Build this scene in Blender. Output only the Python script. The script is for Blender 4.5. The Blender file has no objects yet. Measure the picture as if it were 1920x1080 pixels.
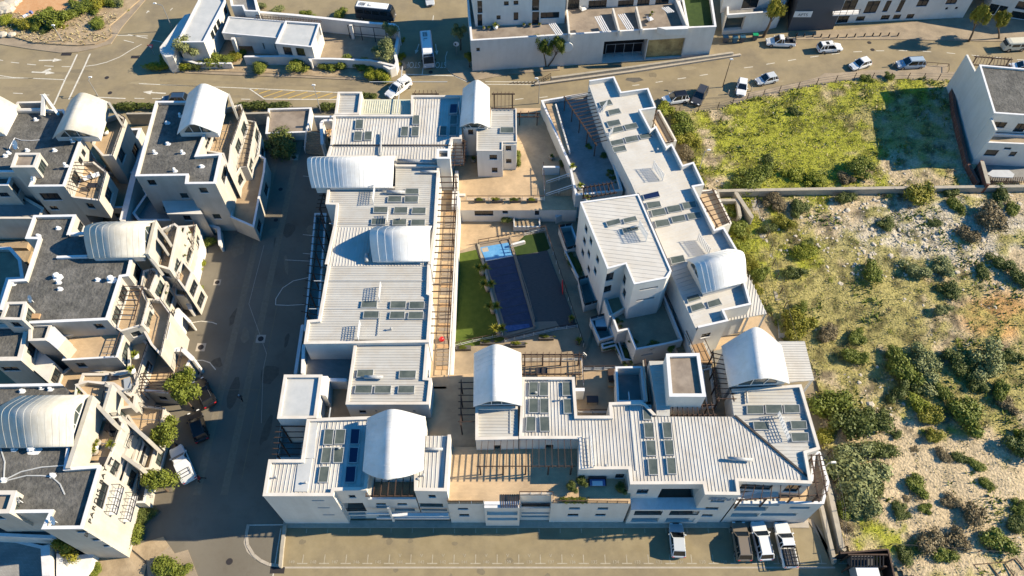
import bpy, math, random
import numpy as np
from mathutils import Vector, Matrix
random.seed(7)
R = math.radians
S = bpy.context.scene
COL = S.collection
# ---------------------------------------------------------------- camera
TH = R(33.7); FP = 1422.0; H = 90.0
cam = bpy.data.cameras.new('camera'); cam.sensor_width = 36; cam.lens = 36*FP/1920
cam.clip_start = 1; cam.clip_end = 6000
co = bpy.data.objects.new('camera', cam); COL.objects.link(co)
co.location = (0, 0, H); co.rotation_euler = (TH, 0, 0); S.camera = co
# ---------------------------------------------------------------- light
SUN_EL, SUN_AZ = 29.5, 6.5            # azimuth measured from +x towards +y
w = bpy.data.worlds.new('World'); S.world = w; w.use_nodes = True
nt = w.node_tree; bg = nt.nodes['Background']
sky = nt.nodes.new('ShaderNodeTexSky'); sky.sky_type = 'NISHITA'; sky.sun_disc = False
sky.sun_elevation = R(SUN_EL); sky.sun_rotation = R(90-SUN_AZ); sky.air_density = 1.0; sky.dust_density = 0.0; sky.ozone_density = 2.5
hs = nt.nodes.new('ShaderNodeHueSaturation'); hs.inputs['Saturation'].default_value = 1.36
nt.links.new(sky.outputs[0], hs.inputs['Color']); nt.links.new(hs.outputs[0], bg.inputs[0]); bg.inputs[1].default_value = 0.094
sl = bpy.data.lights.new('sun', 'SUN'); sl.energy = 4.6; sl.angle = R(.5); sl.color = (1, .87, .66)
so = bpy.data.objects.new('sun', sl); COL.objects.link(so)
sd = Vector((math.cos(R(SUN_EL))*math.cos(R(SUN_AZ)), math.cos(R(SUN_EL))*math.sin(R(SUN_AZ)), math.sin(R(SUN_EL))))
so.rotation_euler = sd.to_track_quat('Z', 'Y').to_euler(); so.location = (60, 0, 80)
S.view_settings.view_transform = 'Standard'; S.view_settings.look = 'None'
S.view_settings.exposure = 1.02; S.view_settings.gamma = 1
S.cycles.max_bounces = 6; S.cycles.diffuse_bounces = 1
# ---------------------------------------------------------------- survey: bearing + height -> place
def W(px, py, z=0.0):
    U = 540-py; dy = math.sin(TH)*FP+math.cos(TH)*U; dz = -math.cos(TH)*FP+math.sin(TH)*U
    t = (z-H)/dz; return ((px-960)*t, dy*t)
def K(x0, y0, s): return lambda pts: [(x0+x/s, y0+y/s) for x, y in pts]
PX = lambda p: list(p)
A1 = K(0,0,4.8); A2 = K(300,0,4.8); A3 = K(0,150,4.0); A4 = K(240,150,3.6); A5 = K(560,130,5.4); A6 = K(560,280,4.909)
A7 = K(820,130,5.4); A8 = K(820,300,4.909); B1 = K(0,380,3.0); B2 = K(200,380,5.4); B3 = K(100,560,4.5); B4 = K(0,690,5.144)
B5 = K(0,860,4.909); B6 = K(480,740,4.153); B7 = K(1040,440,4.154); B8 = K(1180,460,4.5); C1 = K(0,0,2.7); C3 = K(840,0,3.4286)
C4 = K(1380,0,3.0); C6 = K(980,130,2.77); D2 = K(0,700,2.842); D3 = K(480,460,3.0); D4 = K(820,400,3.6); D5 = K(1020,360,3.177)
D7 = K(840,620,2.8425); D8 = K(1160,600,2.25); E1 = K(1400,340,3.0); E2 = K(1480,680,2.7); E5 = K(1700,80,3.857)
F1 = K(1220,440,3.3765); F3 = K(1240,740,3.178); G3 = K(820,780,4.3636); G4 = K(600,0,5.333); H7 = K(1140,620,6.0)
def WP(pts, z): return [W(x, y, z) for x, y in pts]
# ---------------------------------------------------------------- materials
MATS = {}
def mat(name, col, rough=.8, col2=None, ns=1.5, bump=0, bs=8, spec=.3, metal=0, detail=6, col3=None, ns3=.12, amt3=.5, bdist=.05, stretch=None):
    m = bpy.data.materials.new(name); m.use_nodes = True; t = m.node_tree; b = t.nodes['Principled BSDF']
    b.inputs['Roughness'].default_value = rough; b.inputs['Metallic'].default_value = metal
    b.inputs['Specular IOR Level'].default_value = spec; b.inputs['Base Color'].default_value = (*col, 1)
    g = t.nodes.new('ShaderNodeNewGeometry'); vec = g.outputs['Position']
    if stretch:
        mp = t.nodes.new('ShaderNodeMapping'); mp.inputs['Scale'].default_value = stretch
        t.links.new(vec, mp.inputs[0]); vs = mp.outputs[0]
    else: vs = vec
    last = None
    if col2:
        n = t.nodes.new('ShaderNodeTexNoise'); n.inputs['Scale'].default_value = ns; n.inputs['Detail'].default_value = detail
        n.inputs['Roughness'].default_value = .65
        t.links.new(vs, n.inputs['Vector'])
        r = t.nodes.new('ShaderNodeValToRGB'); r.color_ramp.elements[0].position = .36; r.color_ramp.elements[1].position = .66
        r.color_ramp.elements[0].color = (*col, 1); r.color_ramp.elements[1].color = (*col2, 1)
        t.links.new(n.outputs['Fac'], r.inputs[0]); last = r.outputs[0]
    if col3:
        n = t.nodes.new('ShaderNodeTexNoise'); n.inputs['Scale'].default_value = ns3; n.inputs['Detail'].default_value = 8
        n.inputs['Roughness'].default_value = .7
        t.links.new(vec, n.inputs['Vector'])
        r = t.nodes.new('ShaderNodeValToRGB'); r.color_ramp.elements[0].position = .45; r.color_ramp.elements[1].position = .68
        r.color_ramp.elements[0].color = (0,0,0,1); r.color_ramp.elements[1].color = (amt3,amt3,amt3,1)
        t.links.new(n.outputs['Fac'], r.inputs[0])
        mx = t.nodes.new('ShaderNodeMix'); mx.data_type = 'RGBA'
        t.links.new(r.outputs[0], mx.inputs[0]); t.links.new(last, mx.inputs[6]) if last else None
        if not last: mx.inputs[6].default_value = (*col, 1)
        mx.inputs[7].default_value = (*col3, 1); last = mx.outputs[2]
    if last: t.links.new(last, b.inputs['Base Color'])
    if bump:
        n = t.nodes.new('ShaderNodeTexNoise'); n.inputs['Scale'].default_value = bs; n.inputs['Detail'].default_value = 5
        t.links.new(vec, n.inputs['Vector'])
        bp = t.nodes.new('ShaderNodeBump'); bp.inputs['Strength'].default_value = bump; bp.inputs['Distance'].default_value = bdist
        t.links.new(n.outputs['Fac'], bp.inputs['Height']); t.links.new(bp.outputs[0], b.inputs['Normal'])
    MATS[name] = m; return m
def brickmat(name, c1, c2, mortar, sc, rough=.85, bw=.5, rh=.25, ms=.02):
    m = mat(name, c1, rough); t = m.node_tree; b = t.nodes['Principled BSDF']
    g = t.nodes['Geometry']; br = t.nodes.new('ShaderNodeTexBrick'); t.links.new(g.outputs['Position'], br.inputs['Vector'])
    br.inputs['Color1'].default_value = (*c1,1); br.inputs['Color2'].default_value = (*c2,1); br.inputs['Mortar'].default_value = (*mortar,1)
    br.inputs['Scale'].default_value = sc; br.inputs['Mortar Size'].default_value = ms; br.inputs['Brick Width'].default_value = bw; br.inputs['Row Height'].default_value = rh
    n = t.nodes.new('ShaderNodeTexNoise'); n.inputs['Scale'].default_value = .5; n.inputs['Detail'].default_value = 8; t.links.new(g.outputs['Position'], n.inputs['Vector'])
    r = t.nodes.new('ShaderNodeValToRGB'); r.color_ramp.elements[0].position=.3; r.color_ramp.elements[1].position=.75
    r.color_ramp.elements[0].color=(.72,.72,.72,1); r.color_ramp.elements[1].color=(1.12,1.1,1.06,1); t.links.new(n.outputs['Fac'], r.inputs[0])
    mx = t.nodes.new('ShaderNodeMix'); mx.data_type='RGBA'; mx.blend_type='MULTIPLY'; mx.inputs[0].default_value=1
    t.links.new(br.outputs['Color'], mx.inputs[6]); t.links.new(r.outputs[0], mx.inputs[7]); t.links.new(mx.outputs[2], b.inputs['Base Color'])
    return m
mat('wall', (.635,.605,.55), .75, (.70,.67,.61), .8, .2, 12, col3=(.50,.45,.37), ns3=.35, amt3=.3, stretch=(1.3,1.3,.2))
mat('wall_cream', (.45,.415,.35), .8, (.52,.485,.42), .8, .2, 12, col3=(.36,.315,.245), ns3=.35, amt3=.4, stretch=(1.3,1.3,.2))
mat('coping', (.62,.56,.48), .8, (.75,.70,.62), 1.2, col3=(.36,.28,.19), ns3=.6, amt3=.45)
mat('coping_white', (.74,.73,.72), .7, (.66,.64,.62), 1.5)
mat('sheet', (.60,.58,.53), .55, (.53,.50,.45), .6, col3=(.42,.36,.28), ns3=.4, amt3=.5, stretch=(1,.15,1))
mat('sheet_x', (.53,.515,.47), .55, (.46,.44,.395), .6, col3=(.42,.36,.28), ns3=.4, amt3=.5, stretch=(.15,1.3,1))
mat('sheet_flat', (.60,.57,.51), .6, (.54,.505,.445), .5, col3=(.50,.44,.35), ns3=.3, amt3=.5)
mat('sheet_old', (.52,.50,.36), .6, (.62,.60,.46), 1.2)
mat('vault', (.74,.735,.71), .42, (.68,.675,.65), .6, col3=(.48,.42,.33), ns3=.5, amt3=.35)
mat('vault_old', (.50,.47,.40), .55, (.60,.575,.51), .7, col3=(.42,.36,.26), ns3=.5, amt3=.4, stretch=(2.5,.3,1))
mat('membrane', (.075,.072,.066), .95, (.13,.125,.11), 1.6, .8, 3, col3=(.26,.245,.22), ns3=.45, amt3=.5, bdist=.15)
mat('flat_grey', (.36,.36,.35), .8, (.44,.44,.43), .6, col3=(.5,.5,.48), ns3=.3, amt3=.5)
mat('flat_pale', (.44,.45,.44), .7, (.52,.52,.50), .7)
mat('flat_brown', (.27,.22,.17), .85, (.33,.27,.21), .8, col3=(.12,.09,.07), ns3=.35, amt3=.6)
brickmat('paving', (.60,.44,.27), (.54,.39,.24), (.44,.32,.20), 1.6)
brickmat('paving_brown', (.47,.34,.21), (.41,.30,.185), (.3,.22,.14), 1.6)
brickmat('paving_grey', (.34,.33,.31), (.29,.28,.26), (.2,.19,.18), 1.6)
brickmat('paving_dull', (.40,.315,.215), (.35,.275,.19), (.25,.2,.14), 1.8)
brickmat('pavement', (.40,.32,.225), (.35,.28,.20), (.27,.215,.15), 2.2)
brickmat('face_brick', (.20,.065,.04), (.15,.05,.03), (.25,.2,.17), 2.0)
mat('asphalt', (.270,.215,.125), .92, (.315,.252,.150), .3, .25, 30, col3=(.17,.14,.098), ns3=.13, amt3=.75)
mat('asphalt_lot', (.262,.208,.118), .92, (.318,.255,.148), .5, .3, 20, col3=(.175,.145,.10), ns3=.22, amt3=.55)
mat('asphalt_patch_shade', (.10,.09,.075), .92, (.14,.125,.10), 1)  # road patch; also the painted shade on the ramp channel floor
mat('estate_dark', (.10,.085,.065), .9, (.14,.118,.085), 2); mat('estate_pale', (.23,.195,.14), .92, (.19,.16,.11), 2); mat('stain_dark', (.19,.155,.10), .9, (.225,.185,.118), 2.5); mat('stain_pale', (.33,.27,.165), .92, (.29,.235,.145), 2.5); mat('track', (.235,.19,.118), .88, (.29,.232,.14), .8)
mat('asphalt_estate_shade', (.165,.145,.110), .92, (.21,.185,.142), .4, .25, 25, col3=(.12,.10,.072), ns3=.2, amt3=.8)  # estate road's shade partly put into this darker asphalt colour
mat('kerb', (.46,.40,.32), .85, (.38,.33,.26), 2)
mat('concrete', (.42,.37,.29), .85, (.33,.29,.23), 1.2, .2, 8)
mat('marking', (.72,.68,.58), .7, (.52,.47,.38), 2.5)
mat('marking_yellow', (.62,.40,.08), .7, (.42,.30,.12), 2.5)
mat('iron', (.035,.03,.03), .7)
mat('soil', (.34,.25,.15), .95, (.46,.35,.22), .7, .6, 5, col3=(.20,.15,.09), ns3=.5, amt3=.6)
mat('orange_soil', (.52,.27,.12), .95, (.58,.34,.17), 1, .4, 4)
mat('glass', (.018,.024,.026), .08, spec=.8)
mat('glass_green', (.05,.065,.06), .12, spec=.7)
mat('roof_glass', (.07,.085,.072), .16, (.13,.145,.12), .8, spec=.6)
mat('roof_glass_navy', (.012,.02,.06), .15, spec=.6)
mat('frame_grey', (.36,.37,.36), .45, (.46,.46,.44), 2); mat('marking_worn', (.46,.41,.31), .8, (.34,.28,.19), 3.5); mat('frame_white', (.74,.73,.70), .5); mat('frame_dark', (.03,.03,.035), .5)
mat('timber_dark', (.055,.032,.022), .75, (.09,.055,.038), 3)
mat('timber', (.50,.32,.17), .8, (.40,.25,.13), 3)
mat('deck_dark', (.075,.072,.07), .7, (.105,.10,.095), 2, stretch=(1,6,1))
mat('deck_grey', (.30,.24,.18), .8, (.24,.19,.14), 2, stretch=(1,6,1))
mat('turf', (.065,.098,.013), .95, (.095,.13,.018), 1.2, .5, 30)
mat('turf_dark', (.03,.055,.012), .95, (.045,.075,.016), 1.5)
mat('water_light', (.10,.30,.56), .06, (.16,.38,.62), 1.2, .35, 4, spec=.6)
mat('pool_cover', (.045,.050,.088), .35, (.062,.068,.115), 1.2, .5, 3.5)
mat('pool_cover_wet', (.10,.15,.30), .3, (.05,.08,.22), 2, .6, 3)
mat('dark', (.012,.012,.014), .9); mat('grey_dark', (.09,.09,.095), .8); mat('grey', (.30,.30,.30), .7)
mat('steel', (.42,.42,.42), .45, metal=.5); mat('gutter', (.06,.05,.045), .7)
mat('insul', (.50,.50,.48), .5, (.3,.3,.3), 5); mat('white_plastic', (.78,.78,.76), .4)
mat('tyre', (.015,.015,.016), .85); mat('rim', (.35,.35,.36), .35, metal=.7)
mat('car_glass', (.012,.015,.018), .06, spec=.9)
for n_, c_ in dict(white=(.76,.76,.74), silver=(.52,.54,.55), silver_blue=(.34,.42,.50), bronze=(.20,.165,.125), black=(.012,.012,.014), navy=(.03,.06,.11), charcoal=(.05,.05,.055), cream=(.62,.58,.46), red=(.65,.02,.02)).items():
    mat('paint_'+n_, c_, .28, spec=.55)
mat('rock', (.62,.54,.42), .9, (.50,.43,.33), 3, .4, 6)
mat('bark', (.16,.11,.07), .9, (.09,.065,.045), 6)
mat('pot', (.36,.31,.25), .8); mat('pot_dark', (.10,.09,.08), .8); mat('cushion', (.45,.28,.18), .9)
mat('cloth_white', (.72,.72,.74), .9); mat('cloth_blue', (.14,.17,.36), .9); mat('cloth_red', (.6,.03,.03), .8); mat('cloth_teal', (.02,.35,.28), .8)
mat('skin', (.35,.2,.13), .6); mat('text_black', (.02,.02,.02), .6); mat('text_grey', (.34,.37,.40), .5); mat('green_bin', (.01,.28,.12), .5); mat('blue_bin', (.03,.10,.16), .5)
mat('gold_panel', (.50,.37,.16), .6, (.42,.30,.13), 1.2, col3=(.16,.11,.05), ns3=.45, amt3=.9)
mat('sign_red', (.55,.02,.03), .5); mat('sign_blue', (.05,.18,.5), .5)
def leaf(name, c1, c2):
    m = mat(name, c1, .6, c2, 1.3, spec=.25); return m
leaf('leaf_green', (.115,.145,.018), (.19,.21,.03)); leaf('leaf_lime', (.19,.22,.018), (.27,.27,.025)); leaf('leaf_dark', (.075,.098,.022), (.14,.16,.034))
leaf('leaf_brown', (.16,.12,.06), (.23,.18,.09)); leaf('leaf_olive', (.17,.19,.065), (.27,.28,.11)); leaf('leaf_yellow', (.20,.19,.02), (.28,.25,.03))
leaf('grass', (.30,.29,.05), (.42,.36,.10)); leaf('grass_green', (.36,.39,.016), (.48,.47,.03)); leaf('grass_dry', (.42,.34,.17), (.54,.45,.24))
# ---------------------------------------------------------------- mesh helpers
ORG = {}
class MB:
    def __init__(s): s.v = []; s.f = []
    def quad(s, a, b, c, d): n = len(s.v); s.v += [a,b,c,d]; s.f.append((n,n+1,n+2,n+3)); return s
    def tri(s, a, b, c): n = len(s.v); s.v += [a,b,c]; s.f.append((n,n+1,n+2)); return s
    def ngon(s, ps): n = len(s.v); s.v += ps; s.f.append(tuple(range(n, n+len(ps)))); return s
    def box(s, x0,y0,z0,x1,y1,z1):
        return s.prism([(x0,y0),(x1,y0),(x1,y1),(x0,y1)], z0, z1)
    def prism(s, P, z0, z1, bottom=True):
        P = ccw(P); n = len(s.v); k = len(P)
        s.v += [(x,y,z0) for x,y in P]+[(x,y,z1) for x,y in P]
        for i in range(k): j = (i+1)%k; s.f.append((n+i,n+j,n+k+j,n+k+i))
        s.f.append(tuple(range(n+k, n+2*k)))
        if bottom: s.f.append(tuple(range(n+k-1, n-1, -1)))
        return s
    def bar(s, p, q, w, h=None):
        h = h or w; p = Vector(p); q = Vector(q); d = (q-p)
        if d.length < 1e-6: return s
        d.normalize(); up = Vector((0,0,1)) if abs(d.z) < .95 else Vector((0,1,0))
        sd_ = d.cross(up).normalized()*w/2; u = sd_.cross(d).normalized()*h/2; n = len(s.v)
        for c in (p,q):
            for a,b in ((-1,-1),(1,-1),(1,1),(-1,1)): s.v.append(tuple(c+sd_*a+u*b))
        s.f += [(n,n+1,n+5,n+4),(n+1,n+2,n+6,n+5),(n+2,n+3,n+7,n+6),(n+3,n,n+4,n+7),(n+3,n+2,n+1,n),(n+4,n+5,n+6,n+7)]
        return s
    def tube(s, p, q, r, r2=None, k=8):
        r2 = r if r2 is None else r2; p = Vector(p); q = Vector(q); d = (q-p).normalized()
        a = d.orthogonal().normalized(); b = d.cross(a); n = len(s.v)
        for c, rr in ((p,r),(q,r2)):
            for i in range(k): t = 2*math.pi*i/k; s.v.append(tuple(c+a*math.cos(t)*rr+b*math.sin(t)*rr))
        for i in range(k): j=(i+1)%k; s.f.append((n+i,n+j,n+k+j,n+k+i))
        s.f.append(tuple(range(n+k-1,n-1,-1))); s.f.append(tuple(range(n+k,n+2*k))); return s
    def loft(s, rings, cap=True):
        n = len(s.v); k = len(rings[0])
        for r in rings: s.v += r
        for i in range(len(rings)-1):
            for j in range(k): l=(j+1)%k; a=n+i*k; s.f.append((a+j,a+l,a+k+l,a+k+j))
        if cap: s.f.append(tuple(range(n+k-1,n-1,-1))); m=n+(len(rings)-1)*k; s.f.append(tuple(range(m,m+k)))
        return s
    def build(s, name, m, parent=None, smooth=False, kind=None, label=None):
        o0 = ORG.get(parent.name, Vector((0,0,0))) if parent else Vector((0,0,0))
        me = bpy.data.meshes.new(name)
        me.from_pydata([(a-o0.x,b-o0.y,c-o0.z) for a,b,c in s.v], [], s.f)
        me.materials.append(MATS[m]); me.update()
        if smooth:
            me.polygons.foreach_set('use_smooth', [True]*len(me.polygons))
        o = bpy.data.objects.new(name, me); COL.objects.link(o)
        if parent: o.parent = parent; ORG[o.name] = o0
        else: ORG[o.name] = Vector((0,0,0))
        if kind: o['kind'] = kind
        if label: o['label'] = label
        return o
def area(P): return .5*sum(P[i][0]*P[(i+1)%len(P)][1]-P[(i+1)%len(P)][0]*P[i][1] for i in range(len(P)))
def ccw(P): return list(P) if area(P) > 0 else list(P)[::-1]
def tag(o, label, cat, group=None):
    o['label'] = label; o['category'] = cat
    if group: o['group'] = group
    return o
def thing(name, label, cat, loc=(0,0,0), group=None):
    o = bpy.data.objects.new(name, None); COL.objects.link(o); o.location = loc; o.empty_display_size = .3
    ORG[o.name] = Vector(loc); return tag(o, label, cat, group)
def recenter(o):        # move a one-mesh thing's origin to its base centre
    me = o.data; a = np.empty(len(me.vertices)*3, dtype='f'); me.vertices.foreach_get('co', a); a = a.reshape(-1,3)
    c = np.array([(a[:,0].min()+a[:,0].max())/2, (a[:,1].min()+a[:,1].max())/2, a[:,2].min()])
    me.vertices.foreach_set('co', (a-c).ravel().astype('f')); me.update(); o.location = o.location+Vector(c.tolist()); return o
def inset(P, ds):
    n = len(P); out = []
    for i in range(n):
        p0, p1, p2 = Vector(P[i-1]), Vector(P[i]), Vector(P[(i+1)%n])
        d1 = (p1-p0).normalized(); d2 = (p2-p1).normalized()
        n1 = Vector((-d1.y,d1.x)); n2 = Vector((-d2.y,d2.x)); a = ds[i-1]; b = ds[i]
        den = d1.x*d2.y-d1.y*d2.x
        if abs(den) < .05: out.append(tuple(p1+n1*max(a,b))); continue
        q1 = p1+n1*a; q2 = p1+n2*b; t = ((q2.x-q1.x)*d2.y-(q2.y-q1.y)*d2.x)/den
        out.append(tuple(q1+d1*t))
    return out
def inside_poly(p, P):
    r_ = False
    for i in range(len(P)):
        (x1,y1),(x2,y2) = P[i-1], P[i]
        if (y1 > p[1]) != (y2 > p[1]) and p[0] < (x2-x1)*(p[1]-y1)/(y2-y1)+x1: r_ = not r_
    return r_
def scan(P, ang, step, off=0):      # clip parallel lines to a polygon
    c, s_ = math.cos(ang), math.sin(ang); Q = [(x*c+y*s_, -x*s_+y*c) for x,y in P]
    y0 = min(q[1] for q in Q); y1 = max(q[1] for q in Q); y = y0+step*.5+off; out = []
    while y < y1:
        xs = []
        for i in range(len(Q)):
            a, b = Q[i], Q[(i+1)%len(Q)]
            if (a[1] <= y) != (b[1] <= y): xs.append(a[0]+(y-a[1])*(b[0]-a[0])/(b[1]-a[1]))
        xs.sort()
        for i in range(0, len(xs)-1, 2):
            out.append(((xs[i]*c-y*s_, xs[i]*s_+y*c), (xs[i+1]*c-y*s_, xs[i+1]*s_+y*c)))
        y += step
    return out
def ribs(P, z, ang, step, h=.045, wd=.09, m='sheet', parent=None, name='rib'):
    b = MB(); c, s_ = math.cos(ang), math.sin(ang); nx, ny = -s_, c
    for (a, e) in scan(P, ang, step):
        if math.dist(a, e) < .2: continue
        w1, w2 = wd/2, wd/4
        pts = [(a[0]+nx*k,a[1]+ny*k,zz) for k,zz in ((-w1,z),(-w2,z+h),(w2,z+h),(w1,z))]
        pte = [(e[0]+nx*k,e[1]+ny*k,zz) for k,zz in ((-w1,z),(-w2,z+h),(w2,z+h),(w1,z))]
        for i in range(3): b.quad(pts[i+1], pts[i], pte[i], pte[i+1])
    return b.build(name, m, parent, kind='stuff')
BLOCKS = []
class Block:
    def __init__(s, root, pts, zt, zb, roof='sheet', ph=.35, pw=.3, rib=None, step=.43, open=(), wall='wall', cop='coping', world=False, cophang=.03):
        P = pts if world else WP(pts, zt)
        s.flip = area(P) < 0; s.orig = P; s.P = ccw(P); n = len(P)
        s.open = set((n-2-i)%n if s.flip else i for i in open)
        s.root, s.zt, s.zb, s.roof, s.ph, s.pw, s.rib, s.step, s.wallm, s.cop = root, zt, zb, roof, ph, pw, rib, step, wall, cop
        s.h = {}; s.zf = zt-ph; s.hang = cophang; BLOCKS.append(s)
    def e(s, i):
        n = len(s.P); return (n-2-i)%n if s.flip else i
    def hit(s, i, px, py):
        a, b = Vector(s.P[i]), Vector(s.P[(i+1)%len(s.P)]); d = (b-a); L = d.length; d /= L
        U = 540-py; r = Vector((px-960, math.sin(TH)*FP+math.cos(TH)*U)); rz = -math.cos(TH)*FP+math.sin(TH)*U
        n = Vector((-d.y, d.x)); t = a.dot(n)/r.dot(n); p = r*t; return (p-a).dot(d), H+rz*t, L
    def win(s, i, p, q=None, w=None, h=None, kind='window', depth=.16, back='glass', mull=2):
        """opening in edge i: p,q opposite corners seen in the photo, or p centre plus width and height in metres"""
        i = s.e(i)
        u0, z0, L = s.hit(i, *p)
        if w: u0, u1, z0, z1 = u0-w/2, u0+w/2, z0-h/2, z0+h/2
        else: u1, z1, L = s.hit(i, *q)
        u0, u1 = max(.05, min(u0,u1)), min(L-.05, max(u0,u1)); z0, z1 = max(s.zb+.05, min(z0,z1)), min(s.zt-.12, max(z0,z1))
        if u1-u0 < .1 or z1-z0 < .08: print('skip win', s.root.name, i, u0, u1, z0, z1, L); return s
        for o in s.h.get(i, []):
            if u0 < o[1]+.02 and u1 > o[0]-.02 and z0 < o[3]+.02 and z1 > o[2]-.02: print('overlap', s.root.name, i); return s
        s.h.setdefault(i, []).append((u0,u1,z0,z1,kind,depth,back,mull)); return s
    def winw(s, i, u0, u1, z0, z1, kind='window', depth=.16, back='glass', mull=2):
        i = s.e(i); L = math.dist(s.P[i], s.P[(i+1)%len(s.P)])
        s.h.setdefault(i, []).append((u0*L,u1*L,z0,z1,kind,depth,back,mull)); return s
    def build(s):
        P = s.P; n = len(P); b = MB(); r = s.root
        if r.name.startswith(('terraced_house','lettered_terraced')) and s.wallm == 'wall': s.wallm = 'wall_cream'
        ds = [0 if i in s.open else s.pw for i in range(n)]; I = inset(P, ds) if s.ph > 0 else P
        wins = []
        for i in range(n):
            a, c = P[i], P[(i+1)%n]; L = math.dist(a,c)
            if L < 1e-4: continue
            top = s.zf if i in s.open else s.zt; dx, dy = (c[0]-a[0])/L, (c[1]-a[1])/L
            hs = s.h.get(i, [])
            us = sorted({0, L}|{h[0] for h in hs}|{h[1] for h in hs}); zs = sorted({s.zb, top}|{h[2] for h in hs}|{h[3] for h in hs})
            for x0, x1 in zip(us, us[1:]):
                for z0, z1 in zip(zs, zs[1:]):
                    cx, cz = (x0+x1)/2, (z0+z1)/2
                    if any(h[0] < cx < h[1] and h[2] < cz < h[3] for h in hs): continue
                    b.quad((a[0]+dx*x0,a[1]+dy*x0,z0),(a[0]+dx*x1,a[1]+dy*x1,z0),(a[0]+dx*x1,a[1]+dy*x1,z1),(a[0]+dx*x0,a[1]+dy*x0,z1))
            for (u0,u1,z0,z1,kind,dp,back,mull) in hs:
                ix, iy = -dy, dx
                f = lambda u, d, z, a=a, dx=dx, dy=dy, ix=ix, iy=iy: (a[0]+dx*u+ix*d, a[1]+dy*u+iy*d, z)
                b.quad(f(u0,0,z0),f(u0,dp,z0),f(u1,dp,z0),f(u1,0,z0)); b.quad(f(u0,0,z1),f(u1,0,z1),f(u1,dp,z1),f(u0,dp,z1))
                b.quad(f(u0,0,z0),f(u0,0,z1),f(u0,dp,z1),f(u0,dp,z0)); b.quad(f(u1,0,z0),f(u1,dp,z0),f(u1,dp,z1),f(u1,0,z1))
                wins.append((f,u0,u1,z0,z1,kind,dp,back,mull))
            if i not in s.open and s.ph > 0:
                p, q = I[i], I[(i+1)%n]; b.quad((p[0],p[1],s.zt),(q[0],q[1],s.zt),(q[0],q[1],s.zf-.02),(p[0],p[1],s.zf-.02))
        b.build('wall', s.wallm, r)
        if s.ph > 0 and len(s.open) < n:
            O = inset(P, [0 if i in s.open else -s.hang for i in range(n)]); z0, z1 = s.zt-.05, s.zt+.05
            I2 = inset(P, [0 if i in s.open else s.pw+.02 for i in range(n)])
            start = (min(s.open)+1) if s.open else 0; runs = [[]]
            for k in range(n):
                i = (start+k)%n
                if i in s.open: runs.append([])
                else: runs[-1].append(i)
            for run in runs:
                if not run: continue
                c = MB()
                for i in run:
                    j = (i+1)%n; o0, o1, q0, q1 = O[i], O[j], I2[i], I2[j]
                    c.quad((*o0,z1),(*o1,z1),(*q1,z1),(*q0,z1)); c.quad((*o0,z0),(*o1,z0),(*o1,z1),(*o0,z1)); c.quad((*q1,z0),(*q0,z0),(*q0,z1),(*q1,z1))
                c.build('coping', s.cop, r)
        rf = MB().ngon([(x,y,s.zf) for x,y in I]).build('roof' if 'paving' not in s.roof else 'terrace_floor', s.roof, r)
        if s.rib is not None: ribs(inset(P, [0 if i in s.open else s.pw+.03 for i in range(n)]), s.zf+.002, s.rib, s.step, m=s.roof, parent=r, h=.05)
        for (f,u0,u1,z0,z1,kind,dp,back,mull) in wins:
            if kind == 'window':
                fr = MB(); t = .06; d0, d1 = dp-.07, dp-.015
                fr_m = 'frame_dark'
                for (ua,ub,za,zb_) in ((u0,u0+t,z0,z1),(u1-t,u1,z0,z1),(u0+t,u1-t,z0,z0+t),(u0+t,u1-t,z1-t,z1)):
                    fr.loft([[f(ua,d0,za),f(ub,d0,za),f(ub,d0,zb_),f(ua,d0,zb_)][::-1],[f(ua,d1,za),f(ub,d1,za),f(ub,d1,zb_),f(ua,d1,zb_)][::-1]])
                for k in range(1, mull):
                    um = u0+(u1-u0)*k/mull; fr.loft([[f(um-.03,d0,z0+t),f(um+.03,d0,z0+t),f(um+.03,d0,z1-t),f(um-.03,d0,z1-t)][::-1],[f(um-.03,d1,z0+t),f(um+.03,d1,z0+t),f(um+.03,d1,z1-t),f(um-.03,d1,z1-t)][::-1]])
                wf = fr.build('window', fr_m, r)
                MB().quad(f(u0,dp,z0),f(u1,dp,z0),f(u1,dp,z1),f(u0,dp,z1)).build('pane', back, wf)
                if u1-u0 > .5:
                    sb = MB(); sb.loft([[f(u0-.04,-.05,z0-.07),f(u1+.04,-.05,z0-.07),f(u1+.04,-.05,z0-.005),f(u0-.04,-.05,z0-.005)][::-1],[f(u0-.04,0,z0-.07),f(u1+.04,0,z0-.07),f(u1+.04,0,z0-.005),f(u0-.04,0,z0-.005)][::-1]]); sb.build('sill', 'coping_white', wf)
            elif kind == 'balcony':   # deep recess: floor, glazed back, rail
                bk = MB().quad(f(u0,dp,z0),f(u1,dp,z0),f(u1,dp,z1),f(u0,dp,z1)).build('recess_wall', 'wall', r)
                g = MB().quad(f(u0+(u1-u0)*.03,dp-.02,z0+.02),f(u0+(u1-u0)*.97,dp-.02,z0+.02),f(u0+(u1-u0)*.97,dp-.02,z1-.06),f(u0+(u1-u0)*.03,dp-.02,z1-.06)).build('sliding_door', back, r)
                fm = MB()
                for k in range(5):
                    um = u0+(u1-u0)*(.03+.94*k/4); fm.bar(f(um,dp-.05,z0+.02), f(um,dp-.05,z1-.12), .06)
                fm.build('frame', 'frame_dark', g)
                MB().quad(f(u0,.02,z0+.012),f(u0,dp,z0+.012),f(u1,dp,z0+.012),f(u1,.02,z0+.012)).build('balcony_floor', 'flat_brown', r)
                rl = MB(); rl.bar(f(u0,.06,z0+.9), f(u1,.06,z0+.9), .06); rl.bar(f(u0,.06,z0+.12), f(u1,.06,z0+.12), .04)
                k = max(2, int((u1-u0)/1.1))
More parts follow.
